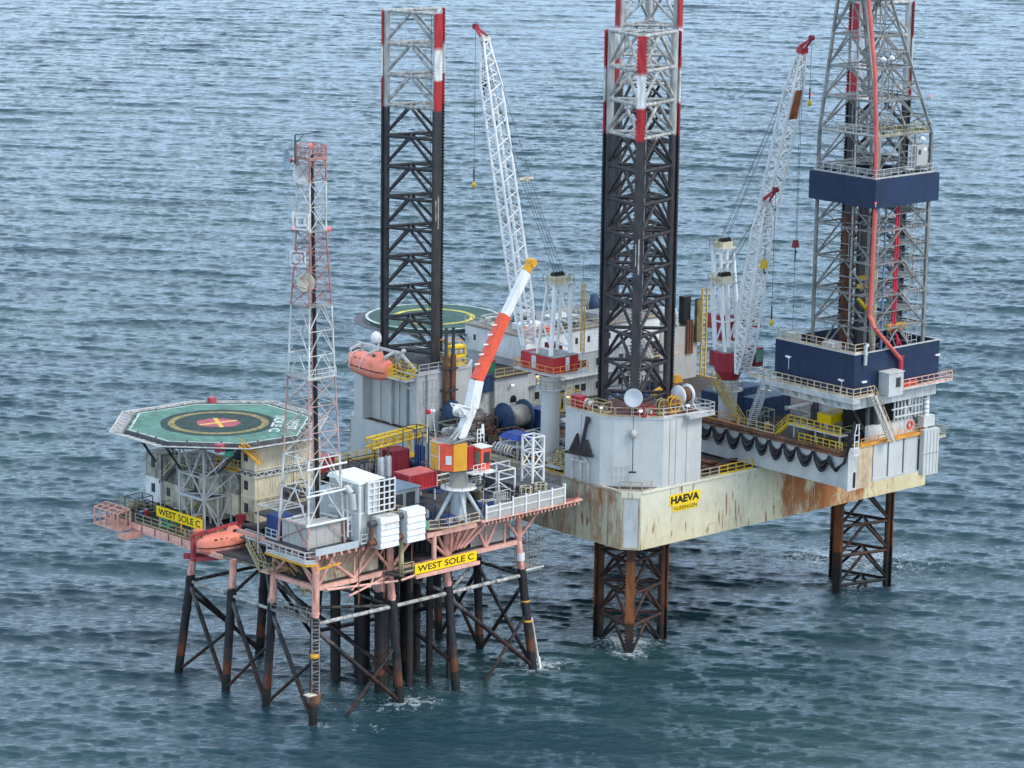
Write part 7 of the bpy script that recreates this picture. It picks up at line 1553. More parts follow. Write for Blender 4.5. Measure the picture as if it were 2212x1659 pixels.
# mast foot: white girder frame, grey enclosure
ft = T(FW, 'mast_enclosure', (2.0, 3.2, 19.6), 'grey panelled enclosure between the four feet of the lattice mast', 'enclosure')
MB().box(-.35, 4.55, .95, 5.5, 19.61, 22.0).build('panel_wall', m['panel_grey'], ft); MB().box(-.5, 4.7, .8, 5.65, 22.0, 22.12).build('roof', m['panel_grey'], ft)
q = MB()
for k in range(4): q.box(-.2, 4.4, 1.6 + k * 1.1, 1.75 + k * 1.1, 22.121, 22.24)
q.path([(.6, 4.8, 22.3), (3.8, 4.6, 22.35), (4.3, 1.4, 22.4)], .16, 7).build('roof_pipe', m['grey_light'], ft)
q = MB()
for k in range(1, 4): q.box(-.365, -.352, .95 + k * 1.14, .98 + k * 1.14, 19.7, 21.9); q.box(-.35 + k * 1.22, -.32 + k * 1.22, .935, .948, 19.7, 21.9)
q.build('panel_seam', m['grey_mid'], ft)
q = MB(); q.tube((-.9, .55, 22.3), (5.6, .55, 22.3), .15, 10).build('cross_tube', m['white'], mst); MB().tube((-.75, .6, 25.6), (5.3, .6, 25.7), .13, 10).build('cross_tube', m['white'], mst); MB().tube((-.7, .7, 28.6), (5.0, .7, 28.7), .12, 10).build('cross_tube', m['white'], mst)
q = MB()
for x in (4.9, 5.5): q.bar((x, .4, 20.2), (x, .4, 26.2), .14)
for k in range(9): q.bar((4.9, .4, 20.8 + k * .65), (5.5, .4, 20.8 + k * .65 + (.5 if k % 2 else 0)), .09)
q.build('side_ladder', m['white'], mst)
q = MB(); q.bar((-.5, 5.9, 19.9), (-.5, 1, 22.2), .12).bar((-.5, 1.0, 19.8), (-.5, 3.4, 22.2), .12).bar((-.5, .9, 22.2), (-.5, 5.8, 22.2), .12); q.build('foot_brace', m['mast_pink'], mst); MB().bar((5.0, .6, 19.8), (2.4, .6, 22.2), .1).build('foot_brace', m['mast_pink'], mst)
container(FW, .1, 2.4, 6.4, 8.8, 19.6, 22.0, m['blue'], 'small dark blue container left of the mast enclosure', name='blue_container')
o = T(FW, 'lashing_frame', (1.2, 7.6, 19.6), 'white pipe frame over the small blue container', 'frame'); q = MB()
for u in (-.2, 3.2):
    for v in (6.2, 10.0): q.bar((u, v, 19.6 if v < 8 else 17.2), (u, v, 22.9), .14)
for v in np.arange(6.2, 10.1, .95): q.bar((-.2, v, 22.9), (3.2, v, 22.9), .12)
for u in (-.2, 3.2): q.bar((u, 6.2, 22.9), (u, 10, 22.9), .14)
q.build('pipe_frame', m['off_white'], o)

# ------------------------------------------------------------------ generator modules, louvred units, exhausts
g = T(FW, 'generator_module', (7.8, 1.6, 19.6), 'tall white corrugated generator module with a white roof beside the mast', 'module')
q = MB()
q.corr((5.65, -.7), (9.3, -.7), 19.65, 26.2, (0, -1), .08, .4); q.corr((5.65, -.7), (5.65, 4.5), 19.65, 26.2, (-1, 0), .08, .4); q.corr((9.3, -.7), (9.3, 4.5), 19.65, 26.2, (1, 0), .08, .4); q.box(5.7, 9.25, 4.4, 4.5, 19.65, 26.2); q.build('corrugated_wall', m['grey_blue'], g)
q = MB()
for x in (5.6, 9.2): q.box(x, x + .16, -.8, -.64, 19.61, 26.3)
q.box(5.76, 9.2, -.8, -.66, 22.8, 23.05); q.box(5.56, 5.68, -.63, 4.5, 22.8, 23.05); q.build('corner_frame', m['white'], g)
MB().hull8([(5.4, -.9, 26.3), (9.5, -.9, 26.3), (9.5, 4.7, 26.3), (5.4, 4.7, 26.3)], [(5.5, -.8, 26.5), (9.4, -.8, 26.5), (9.3, 4.5, 26.75), (5.6, 4.5, 26.75)]).build('roof', m['white'], g)
MB().path([(5.2, 1.5, 25.2), (5.0, .6, 25.7), (5.2, .0, 25.2), (5.25, -.2, 23.4)], .42, 12).build('air_duct', m['grey_light'], g)
lv = T(FW, 'intake_grille', (8.6, -1.0, 23.2), 'white square gridded intake grille on the generator module', 'grille')
q = MB()
for k in range(6): x = 6.3 + k * .77; q.box(x, x + .12, -1.5, -1.32, 22.9, 26.6)
for k in range(6): z = 22.9 + k * .7; q.box(6.3, 10.27, -1.47, -1.35, z, z + .12)
q.build('grid', m['white'], lv); MB().box(6.35, 8.0, -1.3, -.9, 22.95, 26.5).build('left_panel', m['off_white'], lv); MB().box(8.01, 10.2, -1.3, -.9, 22.95, 26.5).build('dark_backing', m['black'], lv)  # black backing colours in the dark inside the open right-hand cells
for k, (x0, lb) in enumerate([(7.0, 'white louvred unit with rust stains left of its twin at the deck edge'), (10.9, 'clean white louvred unit right of its twin at the deck edge')]):
    o = T(FW, 'louvred_unit', (x0 + 1.4, -2.0, 19.2), lb, 'louvred unit', 'louvred white units at the right deck edge')
    zt = 22.6 + .2 * k
    MB().box(x0, x0 + 2.7, -2.7, -1.3, 19.0, zt).build('casing', m['white'] if k else m['white_dirty'], o)
    for j in range(5):
        z = 19.1 + j * (zt - 19.1) / 5; h = (zt - 19.1) / 5
        MB().hull8([(x0 + .02, -2.72, z), (x0 + 2.68, -2.72, z), (x0 + 2.68, -2.72, z + h * .92), (x0 + .02, -2.72, z + h * .92)], [(x0 + .02, -2.90, z), (x0 + 2.68, -2.90, z), (x0 + 2.68, -2.76, z + h * .92), (x0 + .02, -2.76, z + h * .92)]).build('louvre', m['white'] if (k or j != 3) else m['white_dirty'], o)
    MB().lathe((x0 - .45, -1.9, zt - .7), [(.38, -.5), (.38, .5)], 12, 'x').build('duct', m['grey_dark'], o); MB().lathe((x0 - .45, -1.9, 19.7), [(.34, -.5), (.34, .5)], 12, 'x').build('duct', m['rust_pipe'], o); MB().tube((x0 - .5, -1.9, 19.9), (x0 - .5, -1.9, zt - .6), .22, 8).build('downpipe', m['rust_pipe'] if k == 0 else m['steel_dark'], o)
pl = T(FW, 'plant_house', (15, 9, 19.6), 'grey flat roofed plant house behind the generator module carrying twin exhausts', 'plant house')
MB().box(10.0, 20.6, 6.2, 13.4, 19.61, 22.3).build('wall', m['grey_light'], pl); MB().box(9.8, 20.8, 6.0, 13.6, 22.3, 22.42).build('roof', m['dish_blue'], pl)
q = MB()
for k in range(5): q.box(11 + k * 1.9, 12.3 + k * 1.9, 6.12, 6.197, 19.9, 21.9)
q.build('louvre_panel', m['grey_dark'], pl)
MB().box(16.0, 18.4, 9.6, 12.0, 22.43, 23.0).build('roof_unit', m['white'], pl); MB().box(12.4, 14.0, 8.0, 10.0, 22.43, 22.9).build('roof_unit', m['navy'], pl)
for k, x in enumerate((15.9, 17.0)):
    o = T(FW, 'exhaust_stack', (x, 8.0, 22.42), ('left' if k == 0 else 'right') + ' of two bright steel exhaust stacks behind the gridded grille', 'exhaust', 'twin steel exhaust stacks')
    MB().lathe((x, 7.6, 22.42), [(.3, 0), (.42, .3), (.42, 1.4)], 14).lathe((x, 7.6, 23.9), [(.42, 0), (.42, 2.2), (.3, 2.4)], 14).build('silencer', m['galv'], o); MB().lathe((x, 7.6, 23.82), [(.36, 0), (.36, .08)], 12).build('band', m['black'], o); MB().tube((x, 7.6, 26.2), (x, 7.6, 27.4), .16, 8).build('tail_pipe', m['rust_pipe'], o)
container(FW, 20.9, 25.2, 8.3, 11.2, 21.2, 23.1, m['red'], 'bright red ribbed container left of the orange crane', frame=m['rose_red'], roof=m['pipe_red'])
o = T(FW, 'container_stand', (23, 9.5, 19.6), 'grey steel stand under the bright red container', 'stand')
for u in (21.1, 25.0):
    for v in (8.5, 11): MB().bar((u, v, 19.6), (u, v, 21.1), .2).build('post', m['off_white'], o)
MB().box(20.8, 25.3, 8.2, 11.3, 21.05, 21.19).build('floor', m['blue_dark'], o)
container(FW, 28.5, 31.3, 20.2, 22.6, 19.6, 22.6, m['red_dark'], 'dark maroon open topped skid tank left of the orange crane house', 'tank', name='skid_tank')
container(FW, 22.0, 24.6, 26.4, 29.0, 19.6, 21.6, m['red'], 'red container half hidden behind the lattice mast at the back', name='red_container')
for k, (u, v, L, W_, H, p, lb) in enumerate([(26.0, 21.5, 4.2, 3.0, 2.4, ('black', 'grey_dark', 'steel_dark', 'grey_pipe'), 'black framed open skid left of the maroon tank'), (22.0, 22.5, 4.0, 3.0, 2.0, ('steel_dark', 'grey_dark', 'black', 'rust_pipe'), 'dark open skid behind the plant house roof'), (32.8, 20.8, 2.2, 2.2, 5.4, ('blue_dark', 'blue_dark', 'blue_dark', 'blue'), 'tall dark blue cage left of the orange crane house'), (33.0, 16.5, 4.4, 2.6, 1.8, ('grey_dark', 'blue_dark', 'steel_dark', 'grey_pipe'), 'dark skid deck behind the orange crane'), (28.5, 14.5, 4.0, 3.0, 1.6, ('rust_pipe', 'grey_dark', 'steel_dark', 'rust_pipe'), 'rusty manifold behind the bright red container'), (14.4, 3.2, 2.4, 2.0, 1.7, ('tan_rail', 'blue_dark', 'blue', 'tan_rail'), 'blue vessel skid behind the louvred units'), (18.0, 2.6, 2.0, 2.0, 1.6, ('blue_dark', 'blue', 'blue_dark', 'grey_light'), 'small blue vessel skid left of the crane pedestal'), (26.5, 4.6, 3.4, 2.6, 2.6, ('steel_dark', 'grey_dark', 'steel_dark', 'olive_rail'), 'dark pump skid just right of the crane pedestal'), (31.0, 8.6, 3.6, 2.4, 2.0, ('grey_pipe', 'blue', 'grey_light', 'grey_light'), 'grey blue pump skid behind the white pipe frame'), (36.0, 10.4, 3.0, 2.6, 1.8, ('rust_pipe', 'grey_pipe', 'rust_pipe', 'grey_pipe'), 'rusty skid at the right end of the main deck'), (13.4, -.2, 1.6, 1.4, 1.9, ('orange_pale', 'grey_light', 'grey', 'grey_light'), 'orange framed pump right of the louvred white units'), (18.6, -1.0, 1.2, 1.0, 1.0, ('blue', 'blue', 'blue_dark', 'grey_light'), 'small blue pump between the crane feet')]):
    skid(FW, u, v, 19.6, L, W_, H, tuple(m[x] for x in p), lb, seed=120 + k, cat='deck machinery', name='deck_machine')
box_unit(FW, 14.4, -1.7, 19.7, 1.1, .16, 1.0, m['green_box'], 'bright green notice box on the railing right of the louvred units', 'box', 'notice_box')
rail(FW, [(17.5, 29.3, 19.6), (33.8, 29.3, 19.6)], m['yellow_rail'], 'yellow railing along the back edge of the platform main deck', t=.09)
rail(FW, [(16.1, 29.3, 19.6), (16.1, 22.6, 19.6)], m['yellow'], 'yellow mesh railing behind the lattice mast at the back', t=.1, step=.9)
yt = T(FW, 'yellow_lattice_boom', (32, 24, 19.6), 'yellow lattice boom lying level on trestles at the back of the platform', 'boom')
ch = []; lc = MB(); lattice(ch, lc, (28.0, 24, 23.0), (37.0, 24, 23.5), (0, 1, 0), (0, 0, 1), 1.3, 1.3, 1.1, 1.1, 7, .14, .08)
for c_ in ch: c_.build('chord', m['yellow'], yt)
lc.build('lacing', m['yellow'], yt)
for u in (28.8, 31.6, 34.6): MB().bar((u - .8, 24, 19.6), (u, 24, 22.5), .14).bar((u + .8, 24, 19.6), (u, 24, 22.5), .14).build('trestle', m['yellow'], yt)
MB().box(31.2, 35.4, 23.3, 24.7, 20.0, 20.8).build('yellow_girder', m['yellow'], yt)

# ------------------------------------------------------------------ orange pedestal crane with telescopic boom
cr = T(FW, 'telescopic_crane', (21.4, .3, 19.6), 'orange and yellow pedestal crane with a white and orange telescopic boom', 'crane')
MB().lathe((21.4, .3, 0), [(.95, 19.6), (.85, 23.2)], 20).build('pedestal', m['dish_grey'], cr)
for dx, dy in ((-2.9, .6), (-.9, -2.4), (2.0, -2.0), (2.4, 1.6), (-.2, 2.6)): MB().tube((21.4 + dx, .3 + dy, 19.62), (21.4 + dx * .28, .3 + dy * .28, 22.9), .2, 10, .26).build('raker_leg', m['dish_grey'], cr)
MB().lathe((21.4, .3, 23.2), [(1.0, -.1), (2.1, 0), (2.1, .18), (1.0, .2)], 22).build('ring_platform', m['white'], cr)
MB().lathe((21.4, .3, 23.4), [(1.1, 0), (1.1, 1.9), (1.35, 2.0)], 20).build('slew_column', m['panel_grey'], cr)
q = MB()
for k in range(12):
    a0, a1 = 2 * PI * k / 12, 2 * PI * (k + 1) / 12; p, q_ = Vector((21.4 + 2.05 * math.cos(a0), .3 + 2.05 * math.sin(a0), 23.4)), Vector((21.4 + 2.05 * math.cos(a1), .3 + 2.05 * math.sin(a1), 23.4)); Zv = Vector((0, 0, 1))
    q.bar(p, p + Zv, .06).bar(p + Zv, q_ + Zv, .06).bar(p + Zv * .5, q_ + Zv * .5, .05)
q.build('ring_rail', m['olive_rail'], cr)
# faceted slewing house: alternate orange and yellow facets
fac = [(20.2, 3.0), (18.7, 2.2), (18.5, .6), (19.5, -.9), (21.2, -1.3), (22.4, .2), (22.0, 2.4)]
MB().prism(fac, 25.45, 25.6).build('house_floor', m['grey_dark'], cr)
cols = ['orange_pale', 'amber', 'orange', 'amber', 'orange', 'orange', 'orange']
for k in range(len(fac)):
    a, b = fac[k], fac[(k + 1) % len(fac)]
    MB().bar((*a, 27.2), (*b, 27.2), .08, 3.2).build('house_panel', m[cols[k]], cr)
MB().prism([(x * .985 + 20.5 * .015, y * .985) for x, y in fac], 28.6, 28.72).build('house_roof', m['grey_pipe'], cr)
a, b = fac[2], fac[3]; q = MB(); d_ = Vector((b[0] - a[0], b[1] - a[1], 0)).normalized(); n_ = Vector((d_.y, -d_.x, 0)); P_ = Vector((*a, 0)) + n_ * .06
MB().bar(P_ + d_ * .9 + Vector((0, 0, 26.9)), P_ + d_ * 1.6 + Vector((0, 0, 26.9)), .05, 1.0).build('white_plate', m['white'], cr)
a, b = fac[1], fac[2]; d_ = Vector((b[0] - a[0], b[1] - a[1], 0)).normalized(); n_ = Vector((d_.y, -d_.x, 0)); P_ = Vector((*a, 0)) + n_ * .06; q = MB()
for s_ in (.1, 1.85): q.bar(P_ + d_ * s_ + Vector((0, 0, 25.8)), P_ + d_ * s_ + Vector((0, 0, 28.6)), .09)
q.bar(P_ + d_ * .1 + Vector((0, 0, 27.2)), P_ + d_ * 1.85 + Vector((0, 0, 27.2)), .09).build('panel_frame', m['off_white'], cr)
cb = MB().hull8([(22.9, -1.9, 25.4), (24.2, -1.9, 25.4), (24.2, -.3, 25.4), (22.9, -.3, 25.4)], [(22.7, -2.0, 28.0), (24.3, -2.0, 27.8), (24.3, -.2, 27.8), (22.7, -.2, 28.0)]).build('cab', m['orange'], cr)
MB().box(23.2, 24.05, -2.05, -1.96, 26.3, 27.5).build('window', m['glass'], cb); MB().box(23.15, 24.1, -2.04, -1.95, 26.2, 26.29).build('frame', m['red_dark'], cb); MB().box(22.6, 24.4, -2.1, -.1, 28.01, 28.12).build('cab_roof', m['white'], cb); MB().box(22.68, 22.76, -1.7, -.6, 26.2, 27.6).build('side_window', m['glass_green'], cb)
MB().box(21.6, 22.65, -1.1, -.3, 25.6, 28.2).build('engine_cover', m['red'], cr)
q = MB(); q.box(21.0, 24.4, -2.6, -1.35, 25.26, 25.38)
w2 = q.build('cab_walkway', m['white'], cr); q = MB()
for z in (.5, 1.0): q.bar((21.1, -2.55, 25.38 + z), (22.9, -2.55, 25.38 + z), .07)
for x in (21.1, 21.7, 22.3, 22.9): q.bar((x, -2.55, 25.38), (x, -2.55, 26.4), .07)
q.build('walkway_rail', m['white'], cr)
MB().path([(23.6, -1.6, 25.3), (23.6, -1.6, 24.2), (23.3, -1.6, 23.6), (22.6, -1.2, 23.5)], .1, 6).build('slew_hose', m['black'], cr)
FT, KN, R0, R1, WE, TP = [Vector(p) for p in ((21.6, .46, 28.9), (23.4, .46, 32.3), (24.2, .46, 35.4), (28.5, .46, 42.5), (31.75, .46, 47.2), (32.5, .46, 48.3))]
MB().bar(FT, KN, .9, 1.05).bar(KN, R0, 1.0, 1.35).build('boom_base', m['white'], cr); MB().bar(R0, R1, .95, 1.2).build('boom_section', m['orange'], cr); MB().bar(R1, WE, .75, .95).build('boom_section', m['white'], cr)
MB().bar(WE, TP, .85, .7).tube(TP - Vector((0, .5, .1)), TP + Vector((0, .5, -.1)), .5, 14).build('boom_head', m['amber'], cr)
for k in range(5):
    c = R0.lerp(R1, .22 + k * .15) - Vector((.55, 0, -.3)); MB().bar(c, c + Vector((-.75, 0, .06)), .16, .14).build('rope_guide', m['white'], cr)
wd = MB(); c = FT.lerp(KN, .75) - Vector((1.2, 0, -.7)); wd.lathe((c.x, c.y, c.z), [(.3, -.6), (.75, -.58), (.75, -.5), (.45, -.48), (.45, .48), (.75, .5), (.75, .58), (.3, .6)], 16, 'y'); wd.build('winch_drum', m['white'], cr)
wf = MB()
for s_ in (-.75, .75): wf.bar(c + Vector((-.9, s_, .9)), c + Vector((1.1, s_, .3)), .14).bar(c + Vector((-.9, s_, .9)), c + Vector((.6, s_, -1.0)), .12).bar(c + Vector((-.3, s_, -.2)), c + Vector((1.0, s_, -.6)), .12)
for t in (0, .5, 1): p = (c + Vector((-.9, 0, .9))).lerp(c + Vector((1.1, 0, .3)), t); wf.bar(p - Vector((0, .75, 0)), p + Vector((0, .75, 0)), .1)
wf.build('winch_frame', m['white'], cr)
q = MB(); q.tube((20.2, .2, 28.7), (22.8, .3, 31.0), .18, 8).tube((20.2, .8, 28.7), (22.8, .7, 31.0), .18, 8).build('luffing_ram', m['galv'], cr)
q = MB()
for k in range(9): x = 19.3 + k * .45; q.bar((x, -.9, 28.9), (x + .3, 1.6, 29.1), .12)
q.path([(19.4, -1, 28.9), (21, -1.2, 29.2), (22.8, -.8, 29.0)], .12, 6).build('roof_hose', m['grey_pipe'], cr)
q = MB()
for x in (22.5, 23.0, 23.5): q.bar((x, -1.6, 28.72), (x, -1.6, 30.2), .1)
for z in (29.2, 29.7, 30.2): q.bar((22.5, -1.6, z), (23.5, -1.6, z), .08)
q.box(23.2, 23.5, -1.62, -1.5, 29.6, 30.7).build('roof_ladder', m['white'], cr)
MB().tube((19.0, 1.6, 28.7), (18.6, 1.8, 33.2), .05, 6).build('wind_mast', m['off_white'], cr)
o = T(FW, 'windsock', (18.4, 2.0, 31.5), 'small red and white windsock beside the base of the telescopic boom', 'windsock')
MB().lathe((18.1, 2.0, 32.3), [(.3, -.1), (.26, .3)], 12, 'x').build('red_mouth', m['crimson'], o); MB().lathe((18.1, 2.0, 32.3), [(.26, .31), (.16, 1.0)], 12, 'x').build('white_tail', m['white'], o); MB().tube((18.05, 2.0, 28.7), (18.05, 2.0, 32.3), .05, 6).build('pole', m['off_white'], o)

# ------------------------------------------------------------------ right end of the main deck
ww = T(FW, 'wind_wall', (30, -2.5, 19.6), 'grey panelled wind wall with white posts along the right deck edge', 'wind wall')
for k in range(6):
    u0 = 23.2 + k * 2.08; MB().box(u0, u0 + 2.08, -2.42, -2.36, 19.62, 21.5 if k > 1 else 21.15).build('panel', m['panel_grey'], ww)
    MB().box(u0 - .1, u0 + .1, -2.58, -2.43, 19.4, 21.75 if k > 1 else 21.4).build('post', m['white'], ww)
    MB().box(u0 + .1, u0 + 1.98, -2.5, -2.43, 20.4, 20.52).box(u0 + .1, u0 + 1.98, -2.5, -2.43, 21.36 if k > 1 else 21.0, 21.5 if k > 1 else 21.15).build('transom', m['white'], ww)
MB().box(35.6, 35.8, -2.58, -2.2, 19.4, 21.9).build('post', m['white'], ww); MB().box(35.7, 35.76, -2.19, 1.0, 19.62, 21.4).build('panel', m['panel_grey'], ww)
MB().bar((35.8, -2.3, 19.7), (38.0, -2.3, 19.8), .12).bar((38, -2.3, 19.7), (38, -2.3, 20.6), .14).build('end_rail', m['rose_red'], ww)
o = T(FW, 'roof_tank', (36.6, 4.6, 19.6), 'dark slate flat topped tank at the right end of the deck', 'tank')
MB().box(32.4, 38.4, 1.2, 7.4, 19.61, 21.2).build('body', m['grey_dark'], o); MB().box(32.3, 38.5, 1.1, 7.5, 21.2, 21.32).build('top', m['grey_dark'], o)
MB().box(33.0, 36.0, 7.6, 9.6, 19.61, 21.9).build('annex', m['grey_dark'], o)
lt = T(FW, 'antenna_tower', (35.5, 3, 21.3), 'short white square lattice tower on the dark slate tank', 'lattice tower')
for x in (34.3, 36.1):
    for y in (1.6, 3.4): MB().bar((x, y, 20.2), (x, y, 26.9), .2).build('corner_post', m['white'], lt)
for k in range(3):
    z0, z1 = 21.4 + k * 1.82, 21.4 + (k + 1) * 1.82; q = MB()
    for (a, b) in (((34.3, 1.6), (36.1, 1.6)), ((34.3, 1.6), (34.3, 3.4)), ((36.1, 1.6), (36.1, 3.4)), ((34.3, 3.4), (36.1, 3.4))): q.bar((*a, z1), (*b, z1), .14).bar((*a, z0 if k % 2 else z1), (*b, z1 if k % 2 else z0), .12)
    q.build('lacing', m['white'], lt)
fr_ = T(FW, 'open_cube_stand', (31.2, 4.6, 19.6), 'white open cube frame right of the orange crane', 'frame')
for x in (29.6, 32.2):
    for y in (2.4, 5.6): MB().bar((x, y, 19.6), (x, y, 23.4), .15).build('post', m['white'], fr_)
q = MB()
for z in (22.4, 23.4):
    for y in (2.4, 5.6): q.bar((29.6, y, z), (32.2, y, z), .12)
    for x in (29.6, 32.2): q.bar((x, 2.4, z), (x, 5.6, z), .12)
q.bar((29.6, 2.4, 22.2), (32.2, 2.4, 20.4), .1).bar((32.2, 2.4, 19.9), (30.6, 2.4, 19.7), .1).bar((29.6, 2.4, 22.2), (29.6, 5.6, 20.2), .1).build('crossbar', m['white'], fr_)
rail(FW, [(26.5, 9.8, 20.6), (38.2, 9.8, 20.6)], m['white'], 'long white pipe rail behind the white open frame', t=.13, step=2.2, h=1.4, kick=False)
o = T(FW, 'ladder_cage', (32.6, -1.2, 19.6), 'pale yellow caged hatches behind the wind wall', 'cage')
for x in (31.2, 33.6):
    q = MB()
    for k in range(8):
        a = 2 * PI * k / 8; q.bar((x + .7 * math.cos(a), -.6 + .7 * math.sin(a), 19.6), (x + .7 * math.cos(a), -.6 + .7 * math.sin(a), 21.9), .07)
    for z in (20.5, 21.2, 21.9):
        for k in range(8): a0, a1 = 2 * PI * k / 8, 2 * PI * (k + 1) / 8; q.bar((x + .7 * math.cos(a0), -.6 + .7 * math.sin(a0), z), (x + .7 * math.cos(a1), -.6 + .7 * math.sin(a1), z), .07)
    q.build('cage_hoop', m['cream'], o)
dish(FW, (7.2, -1.9, 20.6), (-.3, -.93, .2), .45, m['white'], 'tiny white dish on the railing beside the rust stained louvred unit', arm=(7.0, -1.5, 19.7))

# ------------------------------------------------------------------ deck clutter: pipe bundles, bottle racks, drums, hoses
def pipe_bundle(fr, x, y, z, L, n, mt, label, along='x'):
    o = T(fr, 'pipe_bundle', (x, y, z), label, 'pipes')
    for k in range(n):
        r = .11; row = k // 5; c = (k % 5) * .26 + row * .13; h = z + .22 + row * .23
        a, b = ((x - L / 2, y + c, h), (x + L / 2, y + c, h)) if along == 'x' else ((x + c, y - L / 2, h), (x + c, y + L / 2, h))
        MB().tube(a, b, r, 8).build('pipe', m[mt], o)
    for s_ in (-.35, .35):
        q = MB()
        if along == 'x': q.box(x + s_ * L - .08, x + s_ * L + .08, y - .2, y + 1.3, z, z + .1)
        else: q.box(x - .2, x + 1.3, y + s_ * L - .08, y + s_ * L + .08, z, z + .1)
        q.build('bearer', m['steel_dark'], o)
def bottle_rack(fr, x, y, z, n, mt, label):
    o = T(fr, 'bottle_rack', (x, y, z), label, 'bottle rack'); q = MB()
    for sx in (0, n * .3):
        for sy in (0, .5): q.bar((x + sx, y + sy, z), (x + sx, y + sy, z + 1.7), .08)
    for h in (.1, .9, 1.7):
        for sy in (0, .5): q.bar((x, y + sy, z + h), (x + n * .3, y + sy, z + h), .07)
    q.build('rack_frame', m['off_white'], o)
    for k in range(n): MB().lathe((x + .15 + k * .3, y + .25, z + .1), [(.11, 0), (.12, .05), (.12, 1.25), (.05, 1.42), (.05, 1.52)], 8).build('bottle', m[mt], o)
def drum(fr, x, y, z, mt, label, group):
    o = T(fr, 'steel_drum', (x, y, z), label, 'drum', group)
    MB().lathe((x, y, z), [(.28, 0), (.3, .02), (.3, .3), (.32, .32), (.3, .34), (.3, .6), (.32, .62), (.3, .64), (.3, .88), (.28, .9)], 12).build('shell', m[mt], o); MB().lathe((x, y, z + .9), [(.27, 0), (.27, .015)], 12).build('lid', m['grey_light'], o)
def hose_coil(fr, x, y, z, r, mt, label):
    o = T(fr, 'hose_coil', (x, y, z), label, 'hose'); q = MB()
    for k in range(3):
        rr = r * (1 - .12 * k)
        for i in range(14): a0, a1 = 2 * PI * i / 14, 2 * PI * (i + 1) / 14; q.tube((x + rr * math.cos(a0), y + rr * math.sin(a0), z + .1 + .14 * k), (x + rr * math.cos(a1), y + rr * math.sin(a1), z + .1 + .14 * k), .09, 6)
    q.build('coil', m[mt], o); MB().path([(x + r, y, z + .1), (x + r * 1.8, y + .4, z + .1), (x + r * 2.6, y - .3, z + .1)], .09, 6).build('loose_end', m[mt], o)
for a in [(FJ, -2.5, 20.0, 21, 5.0, 8, 'rust_pipe', 'bundle of rust brown pipes on the rig deck left of the blue awning', 'y'), (FJ, 3.5, 19.0, 21, 5, 8, 'grey_pipe', 'bundle of grey pipes on the rig deck behind the crane pedestal', 'y'), (FJ, 20.0, 5.5, 25.12, 6, 10, 'rust_pipe', 'stack of brown drill pipes on the cantilever behind the crane pedestal', 'x'), (FJ, 26.0, -6.0, 25.12, 6, 10, 'grey_pipe', 'stack of grey drill pipes on the cantilever below the drill floor walkway', 'x'), (FW, 29.5, 12.4, 19.6, 5, 10, 'rust_pipe', 'bundle of brown pipes on the platform deck behind the bright red container', 'x'), (FW, 35.5, 8.2, 19.6, 3, 6, 'grey_pipe', 'short bundle of grey pipes at the right end of the platform deck', 'x'), (FW, 19.5, 25.4, 19.6, 5, 10, 'steel_dark', 'dark pipe bundle at the back of the platform behind the plant house', 'x'), (FJ, 9.5, -1.0, 21, 7, 10, 'rust_pipe', 'rusty pipe stack between nearest leg housing and cantilever', 'y')]:
    pipe_bundle(*a)
for a in [(FW, 24.5, -1.0, 19.6, 5, 'blue', 'rack of blue gas bottles just right of the orange crane legs'), (FW, 27.6, .6, 19.6, 6, 'grey_light', 'rack of grey gas bottles behind the wind wall'), (FJ, 8.0, 32.0, 21, 6, 'olive_rail', 'rack of olive gas bottles in front of the grey deck house'), (FJ, -3.4, 10.0, 21, 5, 'blue', 'rack of blue gas bottles beside the left crane pedestal'), (FJ, 4.6, 34.9, 24.45, 5, 'off_white', 'rack of white gas bottles on the lower deck house roof'), (FW, 3.2, 26.4, 15.95, 4, 'amber', 'rack of amber gas bottles at the foot of the white truss')]:
    bottle_rack(*a)
rg = random.Random(77)
for k, (fr, x, y, z, mt, w_) in enumerate([(FW, 26.2, 1.9, 19.6, 'blue', 'blue steel drum behind the wind wall, nearest the crane'), (FW, 26.9, 2.2, 19.6, 'rust_pipe', 'rusty steel drum behind the wind wall, next to a blue one'), (FW, 12.9, 1.6, 19.6, 'blue', 'blue steel drum behind the orange framed pump'), (FW, 2.6, 35.0, 15.95, 'red', 'red steel drum on the left deck near the olive railing'), (FW, 1.6, 34.6, 15.95, 'blue', 'blue steel drum on the left deck near the olive railing'), (FJ, 12.2, 9.2, 21, 'blue', 'blue steel drum on the rig deck behind the nearest leg'), (FJ, -5.6, 11.6, 21, 'red', 'red steel drum at the rig edge beside the crane pedestal'), (FJ, -5.7, 20.6, 21, 'green_box', 'green steel drum at the rig edge left of the blue awning'), (FJ, -5.8, 24.9, 21, 'blue', 'blue steel drum at the rig edge by the tan frame'), (FJ, 17.0, -5.8, 25.12, 'amber', 'amber steel drum on the cantilever by the crane stair')]):
    drum(fr, x, y, z, mt, w_, 'steel drums on the decks')
for a in [(FJ, 11.5, 3.5, 21, .9, 'black', 'black hose coil on the rig deck right of the nearest leg'), (FJ, -4.2, 18.8, 21, .8, 'amber', 'amber hose coil on the rig deck behind the blue awning'), (FW, 34.2, -.4, 19.6, .6, 'black', 'black hose coil behind the right part of the wind wall'), (FW, 27.4, 10.9, 19.6, .8, 'blue', 'blue hose coil on the platform deck behind the white pipe rail'), (FW, 4.4, 22.8, 15.95, .6, 'olive_rail', 'olive hose coil on the left deck behind the lifeboat')]:
    hose_coil(*a)
